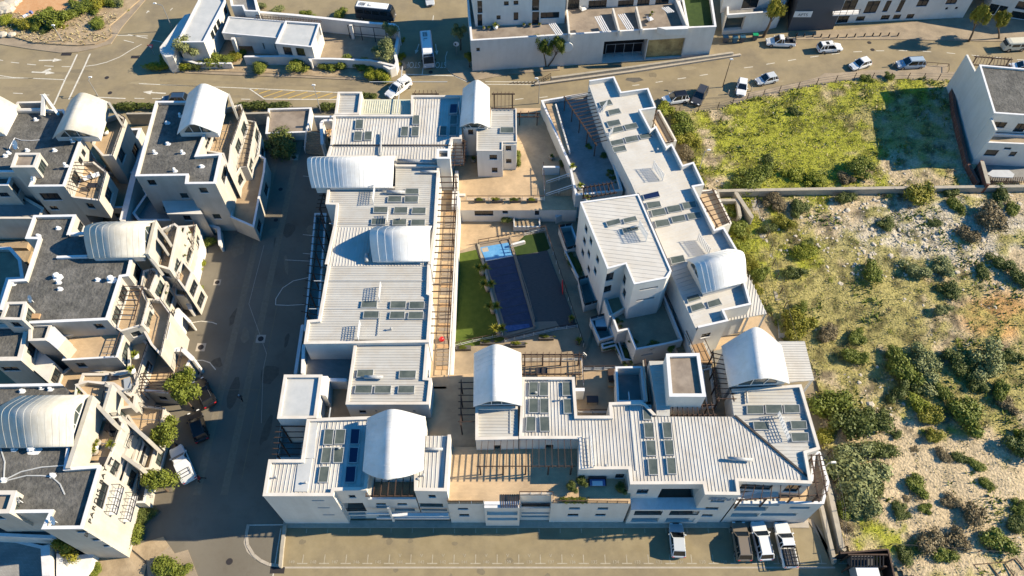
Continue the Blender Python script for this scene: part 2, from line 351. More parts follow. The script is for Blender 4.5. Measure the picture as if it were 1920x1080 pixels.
                for m_ in range(k+1): um = u0+.03+(u1-u0-.06)*m_/k; rl.bar(f(um,.06,z0), f(um,.06,z0+.9), .05)
                if z1-z0 > 1.3: rl.build('railing', 'frame_dark', r)
            else:                     # slot, door, garage: back panel
                MB().quad(f(u0,dp,z0),f(u1,dp,z0),f(u1,dp,z1),f(u0,dp,z1)).build(kind, back, r)
def bld(name, label, cat, ref, z=0, group=None):
    x, y = W(*ref, z); return thing(name, label, cat, (round(x,2), round(y,2), 0), group)
def skylight(root, pts, z, m='roof_glass', frame='frame_grey', h=.2):
    P = ccw(WP(pts, z+h)); b = MB(); I = inset(P, [.065]*4)
    for i in range(4):
        j=(i+1)%4; b.quad((*P[i],z-.05),(*P[j],z-.05),(*P[j],z+h),(*P[i],z+h)); b.quad((*P[i],z+h),(*P[j],z+h),(*I[j],z+h),(*I[i],z+h))
        b.quad((*I[j],z+h-.04),(*I[i],z+h-.04),(*I[i],z+h),(*I[j],z+h))
    f = b.build('roof_window', frame, root)
    MB().ngon([(x,y,z+h-.03) for x,y in I]).build('pane', m, f)
    return f
def prof(t, k=.05): return (math.sqrt(1+k)-math.sqrt(t*t+k))/(math.sqrt(1+k)-math.sqrt(k))
def vault(root, fe, cr, ze, zc, z0, be=None, m='vault', k=.05, seams=True, step=.62, glassend=(0,1), prow=(0,0), thick=.12):
    """barrel-crowned gable roof: fe = front eave (two sightings), cr = crest (two), be = back eave or mirrored"""
    F = [Vector(p) for p in WP(fe, ze)]; C = [Vector(p) for p in WP(cr, zc)]
    Bk = [Vector(p) for p in WP(be, ze)] if be else [C[i]*2-F[i] for i in range(2)]
    axis = (C[1]-C[0]).normalized(); N = 20
    ts = [-1+2*i/N for i in range(N+1)]
    def pt(i, t, shrink=0, dz=0):
        e = F[i] if t < 0 else Bk[i]; a = abs(t); p = C[i]*(1-a)+e*a
        p = C[i]+(p-C[i])*(1-shrink); sg = 1 if i else -1
        p = p+axis*sg*(prow[i]*(1-a*a))
        return Vector((p.x, p.y, ze+(zc-ze)*prof(t,k)+dz))
    b = MB(); rings = []
    for i in (0,1):
        up = [tuple(pt(i,t)) for t in ts]; dn = [tuple(pt(i,t,0,-thick)) for t in reversed(ts)]; rings.append(up+dn)
    b.loft(rings); o = b.build('vault_roof', m, root); n = len(o.data.polygons)
    o.data.polygons.foreach_set('use_smooth', [i < N for i in range(n)])
    if seams:
        L = (C[1]-C[0]).length; q = int(L/step); sb = MB()
        for j in range(1, q):
            s_ = j/q
            for i in range(N):
                p = pt(0,ts[i])*(1-s_)+pt(1,ts[i])*s_; r_ = pt(0,ts[i+1])*(1-s_)+pt(1,ts[i+1])*s_
                ax = Vector((axis.x,axis.y,0)); hgt = Vector((0,0,.018))
                sb.quad(tuple(p-ax*.025), tuple(r_-ax*.025), tuple(r_+hgt), tuple(p+hgt)); sb.quad(tuple(p+hgt), tuple(r_+hgt), tuple(r_+ax*.025), tuple(p+ax*.025))
        sb.build('seam', m, root, kind='stuff')
    # walls under the shell
    g = MB(); sh = .08; A = Vector((axis.x,axis.y,0)); ins = .45
    rr = []
    for i in (0,1):
        sg = -1 if i else 1
        top = [tuple(pt(i,t,sh,-thick-.02)+A*sg*(ins+prow[i]*(1-t*t))) for t in ts]
        lo = [(top[-1][0],top[-1][1],z0), (top[0][0],top[0][1],z0)]
        rr.append(top+lo)
    g.loft(rr); g.build('gable_wall', 'wall', root)
    for i in glassend:
        sg = -1 if i else 1
        q = []
        for t in ts:
            e_ = pt(i,t,.2,0)+A*sg*(ins-.03+prow[i]*(1-t*t)); q.append((e_.x, e_.y, max(ze+.05, pt(i,t).z-.42)))
        q = [p for p in q if p[2] > ze+.06]
        if len(q) < 4: continue
        q += [(q[-1][0],q[-1][1],ze+.02),(q[0][0],q[0][1],ze+.02)]
        gl = MB().ngon(q if i else q[::-1]).build('gable_window', 'glass_green', root)
        fr = MB(); base0, base1 = Vector(q[-1]), Vector(q[-2]); out = A*(.04*(1 if i else -1))
        for s_ in (.0,.33,.66,1):
            bp = base0.lerp(base1, s_); idx = min(range(len(q)-2), key=lambda j: (Vector(q[j]).xy-bp.xy).length); fr.bar(tuple(bp+out), tuple(Vector(q[idx])+out), .07)
        fr.bar(tuple(base0+out), tuple(base1+out), .08); fr.build('frame', 'frame_white', gl)
def vaultw(root, fe, hw, ze, zc, z0, **kw):
    F = [Vector(p) for p in WP(fe, ze)]; d = (F[1]-F[0]).normalized(); n = Vector((-d.y, d.x)); n = n if n.y > 0 else -n
    def px(p, z):
        vz = z-H; F_ = p.y*math.sin(TH)-vz*math.cos(TH); U = p.y*math.cos(TH)+vz*math.sin(TH); return (960+FP*p.x/F_, 540-FP*U/F_)
    return vault(root, fe, [px(p+n*hw, zc) for p in F], ze, zc, z0, be=[px(p+n*2*hw, ze) for p in F], **kw)
def pergola(label, A, B, C, D, z, zb, n, rail=.14, slat=.07, post=.14, m='timber_dark', group=None, posts=True, over=.3, rails=(0,1), mid=None, npost=None):
    """rails run A->B and D->C; n slats cross between them"""
    P = [Vector((*p, z)) for p in WP([A,B,C,D], z)]; c = (P[0]+P[1]+P[2]+P[3])/4
    r = thing('pergola', label, 'pergola', (c.x, c.y, zb), group)
    for k, (p, q) in enumerate(((P[0],P[1]),(P[3],P[2]))):
        if k in rails: MB().bar(tuple(p), tuple(q), rail*.8, rail*1.3).build('beam', m, r)
    for i in range(n):
        t = (i+.5)/n; p = P[0].lerp(P[1], t); q = P[3].lerp(P[2], t); d = (q-p).normalized()*over; u = Vector((0,0,rail*.65+slat*.7))
        MB().bar(tuple(p-d+u), tuple(q+d+u), slat, slat*1.6).build('slat', m, r)
    if posts:
        L = (P[1]-P[0]).length; k = npost or max(2, int(L/3)+1)
        for i in range(k):
            t = (i+.15)/(k-.7); p = P[0].lerp(P[1], min(1,t)); MB().bar((p.x,p.y,zb), (p.x,p.y,z-rail*.6), post).build('post', m, r)
    return r
def wallrun(name, label, cat, pts, zt, zb, th=.25, m='wall', cop='coping_white', group=None, closed=False, kids=None, world=False):
    P = pts if world else WP(pts, zt); r = thing(name, label, cat, (P[0][0], P[0][1], zb), group)
    n = len(P); segs = [(P[i], P[(i+1)%n]) for i in range(n if closed else n-1)]
    b = MB(); c = MB()
    for k, (a, e) in enumerate(segs):
        b.bar((a[0],a[1],(zt+zb)/2), (e[0],e[1],(zt+zb)/2), th-.002*k, zt-zb); c.bar((a[0],a[1],zt+.035+.002*k), (e[0],e[1],zt+.035+.002*k), th+.08, .07)
    for p in P: b.prism([(p[0]+th*.499*math.cos(t*math.pi/4), p[1]+th*.499*math.sin(t*math.pi/4)) for t in range(8)], zb, zt+.002)
    b.build('wall_panel', m, r); c.build('coping', cop, r); return r
def rail(label, pts, z, h=1.0, group=None, m='frame_white', topm='timber_dark', gap=1.2, th=.06, mid=True, cat='railing', name='railing', infill=None, parent=None, world=False):
    P = [Vector((*p, z)) for p in (pts if world else WP(pts, z))]
    r = parent or thing(name, label, cat, tuple(P[0]), group)
    t_ = MB(); ps = MB(); md = MB(); posts = []
    for a, e in zip(P, P[1:]):
        t_.bar((a.x,a.y,z+h), (e.x,e.y,z+h), th*1.4, th)
        if mid: md.bar((a.x,a.y,z+h*.5), (e.x,e.y,z+h*.5), th*.6); md.bar((a.x,a.y,z+h*.15), (e.x,e.y,z+h*.15), th*.6)
        k = max(1, round((e-a).length/gap))
        for i in range(k): posts.append(a.lerp(e, i/k))
    posts.append(P[-1])
    t_.build('top_rail', topm, r)
    if mid: md.build('lower_rail', m, r)
    big = not parent
    if big and len(posts) < 40:
        for p in posts: MB().bar((p.x,p.y,z), (p.x,p.y,z+h-.03), th).build('post', m, r)
    else:
        for p in posts: ps.bar((p.x,p.y,z), (p.x,p.y,z+h-.03), th)
        ps.build('baluster', m, r, kind='stuff')
    if infill:
        g = MB()
        for a, e in zip(P, P[1:]): g.bar((a.x,a.y,z+h*.5), (e.x,e.y,z+h*.5), .03, h*.85)
        g.build('glass_panel', infill, r)
    return r
def sheet(name, pts, z, m, zat=None, world=False, kind='structure'):
    P = ccw(pts if world else WP(pts, z if zat is None else zat)); return MB().ngon([(x,y,z) for x,y in P]).build(name, m, kind=kind)
def slab(name, pts, z, m, zb=0, kind='structure', world=False):
    return MB().prism(pts if world else WP(pts, z), zb, z).build(name, m, kind=kind)
def line(pts, wd, m='marking', z=.014, name='road_marking', world=False, dash=None):
    P = [Vector(p) for p in (pts if world else WP(pts, 0))]; b = MB()
    for a, e in zip(P, P[1:]):
        d = (e-a); L = d.length; d.normalize(); n = Vector((-d.y, d.x))*wd/2
        segs = [(0,L)] if not dash else [(s_, min(L, s_+dash[0])) for s_ in np.arange(0, L, dash[0]+dash[1])]
        for s0, s1 in segs:
            p, q = a+d*s0, a+d*s1; b.quad((*(p-n),z),(*(q-n),z),(*(q+n),z),(*(p+n),z))
    o = b.build(name, m, kind='structure'); return o
# ================================================================= SETTING
def rect(x0,y0,x1,y1): return [(x0,y0),(x1,y0),(x1,y1),(x0,y1)]
sheet('ground', rect(-1500,-1500,1500,1500), -.35, 'soil', world=True)
sheet('road', rect(-330,-120,330,330), 0.0, 'asphalt', world=True)
sheet('estate_road', [(-62,-20),(-62,27)] + [(-48,40),(-48,88),(-40,97),(-27,97),(-25,90),(-25,26.4),(-27.3,26.3),(-27.3,18),(-31,14),(-36,-20)], .0042, 'asphalt_estate_shade', world=True)
sheet('parking_lot', rect(-27.3,10,44,26.0), .006, 'asphalt_lot', world=True)
# ---- estate road kerbs, pavements, planted islands
gl = A1([(-400,-200),(1260,-200),(1250,0),(1050,175),(985,230),(1005,322),(940,365),(850,395),(700,407),(500,397),(300,382),(130,332),(0,318),(-400,300)])
pav = A1([(-400,-210),(1330,-210),(1305,0),(1100,240),(1040,330),(1000,392),(850,436),(700,466),(540,474),(260,438),(0,396),(-400,372)])
slab('pavement', pav, .11, 'pavement'); slab('garden_bed', gl, .3, 'soil')
slab('orange_ground', A1([(80,100),(330,180),(560,100),(690,0),(700,-200),(100,-200)]), .32, 'orange_soil', zb=.2)
isl = A2([(-30,560),(-95,600),(-80,625),(20,650),(150,650),(500,668),(1100,690),(1700,715),(1980,715),(2150,660),(2230,600),(2200,560),(1900,540),(0,540)])
slab('pavement', isl, .11, 'pavement')
slab('garden_bed', A2([(-60,590),(-60,618),(150,632),(900,652),(1500,690),(1960,700),(2100,560),(1000,520),(0,540)]), .2, 'soil')
slab('pavement', G4([(1400,600),(1260,600),(1262,680),(1340,750),(1490,815),(1560,800),(1900,740),(2400,700),(2400,560)]), .1, 'pavement')
slab('garden_bed', C3([(560,375),(960,395),(760,412),(560,420)]), .18, 'orange_soil')
slab('pavement', C4([(340,180),(340,222),(960,222),(1620,235),(1900,235),(1900,120),(1240,100),(870,135),(600,165)]), .1, 'pavement')
slab('pavement', C4([(-30,570),(70,520),(330,470),(470,430),(500,410),(560,412),(700,395),(900,390),(1120,365),(1190,362),(1190,405),(1330,400),(1240,460),(1000,452),(760,455),(500,482),(260,520),(0,590)]), .1, 'pavement')
slab('pavement', F3([(700,760),(880,760),(1045,1000),(1010,1000),(960,820),(900,740)]), .08, 'pavement')
# road between podium and the parking bays
slab('pavement', rect(-27,26.05,35,26.9), .12, 'kerb', world=True)
# painted markings -------------------------------------------------
line(A1([(0,680),(110,697),(585,718)]), .16); line(A1([(0,702),(300,705)]), .12)
line(A1([(695,490),(640,610),(585,718),(485,945)]), .28); line(A1([(812,483),(760,600),(620,895)]), .28)
line(A1([(765,597),(860,585),(960,560),(1080,512),(1180,450),(1275,398)]), .16)
for a, b_ in (((0,540),(28,546)),((98,560),(172,568)),((245,577),(325,585)),((400,593),(482,597)),((555,600),(640,600)),((118,838),(205,843)),((358,852),(445,856)),((1210,885),(1300,887)),((1370,886),(1450,888)),((1115,362),(1205,384)),((1150,310),(1330,345)),((1365,360),(1470,382)),((1040,318),(1330,324)),((1530,95),(1555,72))): line(A1([a,b_]), .15)
line(A1([(880,876),(1130,887)]), .2); line(A1([(1250,753),(1780,776)]), .16)
line(A2([(0,763),(800,795),(1600,832)]), .16); line(A2([(800,795),(940,892),(1600,896)]), .2); line(A2([(730,892),(812,894)]), .16)
def arrow(p, q, turn, m='marking', wd=.28):
    a, b_ = Vector(W(*p)), Vector(W(*q)); d = b_-a; L = d.length; d.normalize(); n = Vector((-d.y,d.x)); b = MB(); z = .014
    f = lambda u,v: (*(a+d*u+n*v), z)
    b.quad(f(0,-wd/2), f(L*.62,-wd/2), f(L*.62,wd/2), f(0,wd/2)); b.tri(f(L*.62,-wd*1.8), f(L,0), f(L*.62,wd*1.8)) if turn != 2 else None
    if turn: s_ = 1 if turn > 0 else -1; b.quad(f(L*.42,s_*wd/2), f(L*.6,s_*wd/2), f(L*.72,s_*wd*2.6), f(L*.56,s_*wd*2.6)); b.tri(f(L*.5,s_*wd*2.4), f(L*.78,s_*wd*2.4), f(L*.7,s_*wd*4.4)) if s_ else None
    b.build('road_arrow', m, kind='structure')
arrow(W and A1([(350,545)])[0], A1([(560,540)])[0], 0); arrow(A1([(285,648)])[0], A1([(495,658)])[0], 1); arrow(A1([(1492,841)])[0], A1([(1285,828)])[0], 0)
arrow(A1([(1318,118)])[0], A1([(1340,96)])[0], 0, wd=.2)
arrow(G4([(990,440)])[0], G4([(955,540)])[0], 0, wd=.2); arrow(G4([(1155,440)])[0], G4([(1170,550)])[0], 0, wd=.2)
line(G4([(815,742),(1345,758),(1480,820)]), .22); line(G4([(1035,655),(1022,742)]), .16); line(G4([(1135,155),(1128,205)]), .14)
line(G4([(1272,515),(1255,570),(1258,640),(1285,705),(1345,758)]), .15)
hat = scan(ccw(WP(A2([(830,802),(1590,838),(1590,890),(948,885)]), 0)), R(28), 1.15)
b = MB()
for p, q in hat:
    p, q = Vector(p), Vector(q); d = (q-p).normalized(); n = Vector((-d.y,d.x))*.11; b.quad((*(p-n),.012),(*(q-n),.012),(*(q+n),.012),(*(p+n),.012))
b.build('road_hatching', 'marking_yellow', kind='structure')
for a, b_ in (((45,382),(95,376)),((170,362),(218,354)),((293,342),(338,334)),((418,322),(465,315)),((538,305),(583,299)),((660,292),(708,290)),((788,286),(833,286)),((915,284),(962,286)),((1050,288),(1098,292)),((1185,297),(1233,302)),((1325,310),(1370,316)),((1455,322),(1500,327)),((1580,335),(1620,338))): line(C4([a,b_]), .15)
for a, b_ in (((1335,530),(1380,523)),((1475,508),(1530,500)),((1618,486),(1670,478)),((1185,550),(1230,545)),((585,628),(640,622)),((430,640),(485,634))): line(C3([a,b_]), .15)
line([(-27.2,11),(-27.2,26)], .12, world=True)
for i in range(26):
    x = -24.15+i*2.485
    if x < 40:
        line([(x,25.45),(x,26.0)], .1, world=True, z=.016, m='marking_worn')
        line([(x+.08,22.05),(x+.08,23.0)], .1, world=True, z=.016, m='marking_worn'); line([(x-.5,22.0),(x+.66,22.0)], .12, world=True, z=.020, m='marking_worn')
line([(-27,21.55),(37,21.55)], .2, m='kerb', world=True, z=.010, name='drain_channel')
def text(body, x, y, z, size, m, rot=(0,0,0), name='lettering', parent=None, kind='structure', ext=0.0, sp=1.0):
    c = bpy.data.curves.new(name, 'FONT'); c.body = body; c.size = size; c.align_x = 'CENTER'; c.extrude = ext; c.materials.append(MATS[m])
    o = bpy.data.objects.new(name, c); COL.objects.link(o)
    if parent: o.parent = parent; l = Vector((x,y,z))-ORG[parent.name]; o.location = l; ORG[o.name] = ORG[parent.name]
    else: o.location = (x,y,z)
    o.rotation_euler = rot; c.space_character = sp
    bpy.context.view_layer.update(); me = bpy.data.meshes.new_from_object(o.evaluated_get(bpy.context.evaluated_depsgraph_get())); q = bpy.data.objects.new(name, me); COL.objects.link(q)
    q.parent = parent; q.location = o.location; q.rotation_euler = rot; ORG[q.name] = ORG.get(o.name, Vector((0,0,0))); bpy.data.objects.remove(o); o = q
    if kind and not parent: o['kind'] = kind
    return o
for i in range(24):
    x = -25.35+i*2.485
    if x < 37: text(str(149-i), x, 22.0, .02, .5, 'marking_worn', name='bay_number')
    if 5 <= i <= 13: text('V', x, 22.7, .02, .55, 'marking_worn', name='bay_number')
for c_ in ((925,712),(1187,712)):
    x, y = W(*G4([c_])[0]); o = text('STOP', x, y+2.4, .02, 1.2, 'marking', rot=(0,0,math.pi), name='road_lettering'); o.scale = (.9,1.9,1)
# estate road markings
line(D3([(110,335),(112,300),(150,240),(210,200),(300,180)]), .1); line(D3([(110,335),(180,338),(280,332)]), .1)
line(D3([(165,82),(320,90)]), .08); line(D3([(45,0),(-40,330),(60,610),(40,700),(30,1000)]), .06, m='kerb')
line(B3([(1150,205),(1250,190),(1340,200),(1380,215)]), .12); line(B3([(1190,520),(1260,520),(1320,540),(1370,600)]), .12)
for yy in (215,275,330,440,475): line(PX([(568,yy),(590,yy+2)]), .09)
line(D2([(1310,860),(1302,900),(1320,950),(1364,990)]), .18, m='kerb', name='kerb'); 
kb = K(460,960,3.84)
line(kb([(22,90),(8,160),(18,240),(60,310),(110,350),(170,378),(250,388)]), .35, m='kerb', name='kerb', z=.06); 
line(kb([(20,95),(285,92)]), .12)
wallrun('kerb_wall','low concrete wall ending the parking row beside the estate road','low wall', kb([(283,95),(262,270),(252,390)]), .55, 0, .3, m='concrete', cop='concrete')
# drains and manholes
def disc(px, r_, m='iron', name='manhole_cover', z=.02, pad=None):
    x, y = W(*px); 
    if pad: MB().prism([(x-pad,y-pad),(x+pad,y-pad),(x+pad,y+pad),(x-pad,y+pad)], 0, z-.008).build('concrete_pad', 'kerb', kind='structure')
    b = MB(); b.prism([(x+r_*math.cos(t*math.pi/8), y+r_*math.sin(t*math.pi/8)) for t in range(16)], 0, z); return b.build(name, m, kind='structure')
for p in A1([(962,699),(990,836)])+G4([(1107,722)])+C4([(750,240),(768,280)])+D7([]): disc(p, .38)
for p in A4([(972,512),(1030,738),(998,945),(857,1063),(1430,0)])[:4]: disc(p, .33)
for p in A4([(1122,523)]): disc(p, .33, pad=.62)
for p in B3([(1245,410),(1208,628)])+D3([(27,526)]): disc(p, .4, pad=.62)
for p in D2([(1223,1003)]): disc(p, .38)
for p in B1([(1222,448)]): disc(p, .33, pad=.5)
for p, n_ in ((A1([(598,489)])[0],.9),(A1([(1216,514)])[0],.7),(G4([(572,818)])[0],1.2),(kb([(232,420)])[0],.8)):
    x, y = W(*p); MB().box(x-n_,y-.35,0,x+n_,y+.35,.03).build('drain_grate', 'iron', kind='structure')
sheet('road_patch', C3([(1150,500),(1230,498),(1260,515),(1200,530),(1140,515)]), .006, 'asphalt_patch_shade')

rs = random.Random(12)
def blotch(x, y, rx, ry, m, z, ang=0):
    P = []
    for k in range(11): t = k*2*math.pi/11; q = rs.uniform(.7,1.15); P.append((x+q*(rx*math.cos(t)*math.cos(ang)-ry*math.sin(t)*math.sin(ang)), y+q*(rx*math.cos(t)*math.sin(ang)+ry*math.sin(t)*math.cos(ang))))
    sheet('road_stain', P, z, m, world=True)
for k in range(16):
    x, y = rs.uniform(-41,-30), rs.uniform(28,92); blotch(x, y, rs.uniform(.3,1.2), rs.uniform(.5,2.4), 'estate_dark' if k%3 else 'estate_pale', .0046+.0001*k, rs.uniform(-.3,.3))
for k in range(14):
    x, y = rs.uniform(-26,36), rs.uniform(19.5,25); blotch(x, y, rs.uniform(.2,.5), rs.uniform(.2,.6), 'stain_dark', .0075+.0002*k)
for k in range(22):
    x, y = rs.uniform(-80,80), rs.uniform(98,108); blotch(x, y, rs.uniform(.6,3.5), rs.uniform(.2,.7), 'stain_dark' if k%2 else 'stain_pale', .002+.0002*k, .1 if x > 0 else 0)
for (x0_,y0_,x1_,y1_) in ((-38.5,30,-37.6,92),(-35.2,30,-34.3,92)):
    sheet('tyre_track', rect(x0_,y0_,x1_,y1_), .0064, 'estate_pale', world=True)
for pts in (A1([(-10,640),(600,660)]), A1([(-10,790),(500,810)]), A2([(0,720),(1980,790)]), A2([(0,850),(800,870)])): line(pts, .7, m='track', z=.0066, name='tyre_track')
# bedded joint lines of patched trenches
for P in ([(-40,60),(-28,60.4)],[(-33,32),(-33,58)],[(-41,44),(-33,44)]): line(P, .09, m='stain_dark', z=.009, world=True, name='trench_joint')
# ================================================================= MAIN COMPLEX
UC, LC = 5.0, 2.4
slab('courtyard_paving', rect(-9.5,34,22,71), LC, 'paving_dull', world=True, zb=0)
# ---- podium parts (z 5-7)
pod = bld('terrace_podium','pale paved deck over the front parking with striped pergola shade','podium',(960,900),7)
# -- front deck
fd = Block(pod, WP([(839,945),(839,838),(1120,838),(1182,868),(1182,944),(1034,944),(1034,929),(975,929),(975,945)],7), 7.02, 0, 'paving', ph=0, world=True)
for a,b_ in (((168,752),(252,766)),((178,802),(262,820))): fd.win(8, G3([a])[0], G3([b_])[0])
Eg = 4
for a,b_ in (((1080,748),(1165,762)),((1068,800),(1152,818)),((1315,748),(1395,764)),((1295,800),(1375,816))): fd.win(Eg, G3([a])[0], G3([b_])[0])
nb = Block(pod, [(975,953),(975,925),(1034,925),(1034,953)], 4.6, 0, 'paving_dull', ph=.9, pw=.15, open=())
x0,y0 = W(975,953,4.6); x1,_ = W(1034,953,4.6)
nb.winw(3, .05,.95, 2.55, 3.1, 'slot', 1.2, 'dark').winw(3,.05,.95,1.2,1.9,'slot',1.2,'dark')
fb = Block(pod, [(908,946),(908,940),(974.5,940),(974.5,946)], 7.05, 0, 'coping_white', ph=0)
# white framed bay projects 0.35 m
fbx0, fbx1 = W(908,946,7)[0], W(974.5,946,7)[0]
fb2 = Block(pod, rect(fbx0, 26.25, fbx1, 26.9), 6.9, .2, 'coping_white', ph=0, world=True)
fb2.winw(0 if area(fb2.orig)>0 else 0, .06,.94, 4.3,5.9,'slot',.55,'grey_dark').winw(0,.06,.94,2.3,3.3,'slot',.55,'dark')
# edge rails of the front deck
wt = rail('dark topped railing on the front deck edge next to the vaulted block', [(839,944),(907,944)], 7.0, .9, topm='timber_dark', group='terrace railings', infill='glass')
rail('U shaped railing round the stairwell notch of the paved front deck', [(974,943),(974,927),(1036,927),(1036,941)], 7.0, .95, group='terrace railings')
rail('timber rail behind the flowerbed on the south east edge of the front deck', [(1037,942),(1100,943),(1176,944)], 7.0, .75, group='terrace railings', m='frame_dark')
gt = thing('slatted_gate','low brown slatted screen lying beside the stairwell railing on the front deck','gate',(*W(955,938,7),7))
for i in range(9): x,y = W(940+4.2*i, 937, 7); MB().box(x-.04,y-.9,7.0,x+.04,y+.6,7.12+.0*i).build('slat','timber_dark',gt)
# ---- front-left block with vault
s1 = bld('vaulted_apartment_building','white front block with ribbed roof, large barrel vault over a brown loggia','apartment block',(560,900),10)
B1_ = Block(s1, [(493,930),(504,862),(565,862),(576,785),(700,781),(797,781),(797,815),(845,815),(838,921),(777,920),(777,882),(692,882),(687,919),(626.5,920),(624.5,930)], 10, 0, 'sheet', rib=R(90), pw=.32, open=(6,))
for a,b_ in (((432,822),(535,828)),((478,878),(575,884)),((518,933),(615,939))): B1_.win(14, B6([a])[0], B6([b_])[0], kind='slot', depth=.4, back='dark')
B1_.win(12, B6([(717,783)])[0], B6([(780,803)])[0])
B1_.win(12, B6([(672,845)])[0], B6([(865,908)])[0], kind='balcony', depth=1.3)
B1_.win(8, B6([(1340,780)])[0], B6([(1402,802)])[0]); B1_.win(8, B6([(1262,845)])[0], B6([(1460,876)])[0], kind='balcony', depth=1.2)
for a,b_ in (((1262,888),(1490,906)),((1262,940),(1490,964))): B1_.win(8, B6([a])[0], B6([b_])[0], kind='slot', depth=1.2, back='dark')
for a,b_ in (((690,918),(860,934)),((665,948),(860,958)),((675,963),(860,972))): B1_.win(12, B6([a])[0], B6([b_])[0], kind='slot', depth=1.2, back='dark')
lg = Block(s1, [(690,936),(690,882),(780,882),(780,936)], 7.2, 0, 'paving_brown', ph=.9, pw=.18, open=(0,1,2), cop='coping_white')
for a,b_ in (((932,845),(1015,860)),((1097,845),(1178,860)),((930,866),(1036,884)),((1075,886),(1240,906)),((915,938),(1050,952)),((1095,940),(1240,960))):
    lg.win(3, B6([a])[0], B6([b_])[0], kind='window' if a[1]<860 else 'slot', depth=.16 if a[1]<860 else 1.2, back='glass' if a[1]<860 else 'dark')
# projecting blade and ledges
x,y = W(*B6([(1050,900)])[0],4.5); MB().box(x-.12,26.3,1.6,x+.12,26.6,6.6).build('fin','wall',s1)
MB().box(-15.6,26.35,2.35,x-.15,26.5,2.75).build('ledge','coping_white',s1); MB().box(x+.15,26.35,2.35,-7.2,26.5,2.75).build('ledge','coping_white',s1)
MB().box(-16.5,26.35,4.05,x-.15,26.5,4.35).build('ledge','coping_white',s1); MB().box(x+.15,26.1,4.05,-7.2,26.5,4.35).build('ledge','coping_white',s1)
for i in range(7):
    xx = W(696+13*i, 905, 7)[0]; MB().bar((xx,28.9,9.2),(xx,26.75,9.2),.09,.14).build('rafter','timber_dark',s1)
MB().bar((W(692,934,7)[0],26.85,9.1),(W(779,934,7)[0],26.85,9.1),.12,.16).build('beam','timber_dark',s1)
for q in ([(535,265),(608,268),(595,390),(520,388)],[(620,268),(700,268),(688,385),(606,387)],[(518,410),(590,410),(575,533),(500,533)],[(606,408),(688,408),(672,530),(598,530)],[(498,557),(574,557),(556,683),(480,683)]): skylight(s1, B6(q), 9.7)
for q in ([(738,264),(812,264),(800,385),(728,385)],[(728,408),(800,408),(787,530),(718,530)],[(700,555),(782,553),(770,683),(688,683)]): skylight(s1, B6(q), 9.7, m='roof_glass_navy')
MB().prism(WP(B6([(330,505),(440,495),(400,755),(298,755)]),9.76),9.66,9.76).build('flashing','flat_pale',s1)
MB().prism(WP(B6([(400,190),(478,190),(452,495),(362,495)]),9.76),9.66,9.76).build('flashing','flat_pale',s1)
vault(s1, B6([(830,592),(865,182)]), B6([(1030,590),(1060,112)]), 10.4, 12.9, 9.5, be=B6([(1305,585),(1320,172)]), prow=(1.0,0), seams=True)
def duct(root, p, q, z, r_=.16, name='duct'):
    a, b_ = W(*p,z), W(*q,z); return MB().tube((*a,z),(*b_,z),r_,k=10).build(name,'insul',root,smooth=True)
duct(s1, B6([(1300,420)])[0], B6([(1455,424)])[0], 10.1)
# ---- west: small grey-roofed block, yards
s2 = bld('flat_roofed_annex','small white block with flat pale grey roof beside the estate road','annex',(565,745),10)
Block(s2, [(533,703),(604,703),(593,785),(520,785)], 10, 0, 'flat_pale', ph=.3, pw=.32)
Block(s2, D3([(366,735),(405,735),(395,848),(355,838)]), 9.6, 0, 'coping_white', ph=0)
yd = Block(s2, [(566,650),(664,648),(664,790),(566,792)], 6.55, 0, 'paving_brown', ph=0)
MB().prism(WP(D3([(285,612),(533,612),(533,765),(262,765)]),6.6),6.3,6.6).build('terrace_floor','paving_grey',s2)
wallrun('courtyard_wall','white wall stub between the two small west courtyards','wall', D3([(405,757),(508,759)]), 8.6, 6.5, .35)
wallrun('courtyard_wall','long white parapet on the west edge of the small courtyard','wall', D3([(268,560),(262,720)]), 7.6, 4, .3)
wallrun('boundary_wall','low white garden wall along the estate road under the west pergola','wall', D3([(262,450),(240,600),(222,722)]), 1.8, 0, .35)
# ---- west wing
wg = bld('long_apartment_wing','long white wing with ribbed roofs and two barrel vaults facing the estate road','apartment wing',(700,450),10)
W3 = Block(wg, D3([(404,109),(978,109),(972,268),(990,275),(972,545),(270,555),(290,422),(350,418)]), 10.5, 0, 'sheet_x', rib=0, step=.36, open=(0,))
W4 = Block(wg, D3([(556,533),(968,545),(953,745),(988,748),(972,895),(505,895)]), 10.1, 0, 'sheet_x', rib=0, step=.36, ph=.25)
for a,b_ in (((578,928),(622,944)),): W4.win(4, D3([a])[0], D3([b_])[0])
W4.win(4, D3([(675,932)])[0], w=.3, h=.3); W4.win(4, D3([(890,932)])[0], w=.3, h=.3)
W2 = Block(wg, A6([(270,345),(885,345),(890,142),(1295,146),(1262,705),(325,705),(345,510),(248,505)]), 10.5, 0, 'sheet_x', rib=0, step=.36, open=(4,1))
W2b = Block(wg, A6([(323,705),(1262,705),(1215,1058),(243,1060)]), 10.5, 0, 'sheet', rib=R(90), step=.40, open=(0,2))
W1a = Block(wg, A5([(355,462),(1140,462),(1140,265),(1655,265),(1650,705),(1560,705),(1540,767),(322,767)]), 10.5, 0, 'sheet', rib=R(90), step=.42, open=(6,))
W1b = Block(wg, A5([(320,768),(1540,768),(1525,905),(1400,905),(1395,985),(975,990),(965,890),(282,890)]), 10.3, 0, 'sheet', rib=R(90), step=.42, ph=.22, open=(0,))
W0a = Block(wg, A5([(398,230),(642,230),(614,455),(365,455)]), 10.3, 0, 'sheet_x', rib=0, step=.36)
W0b = Block(wg, A5([(645,303),(1132,303),(1132,456),(616,456)]), 9.6, 0, 'sheet_old', rib=R(90), step=.34, ph=0)
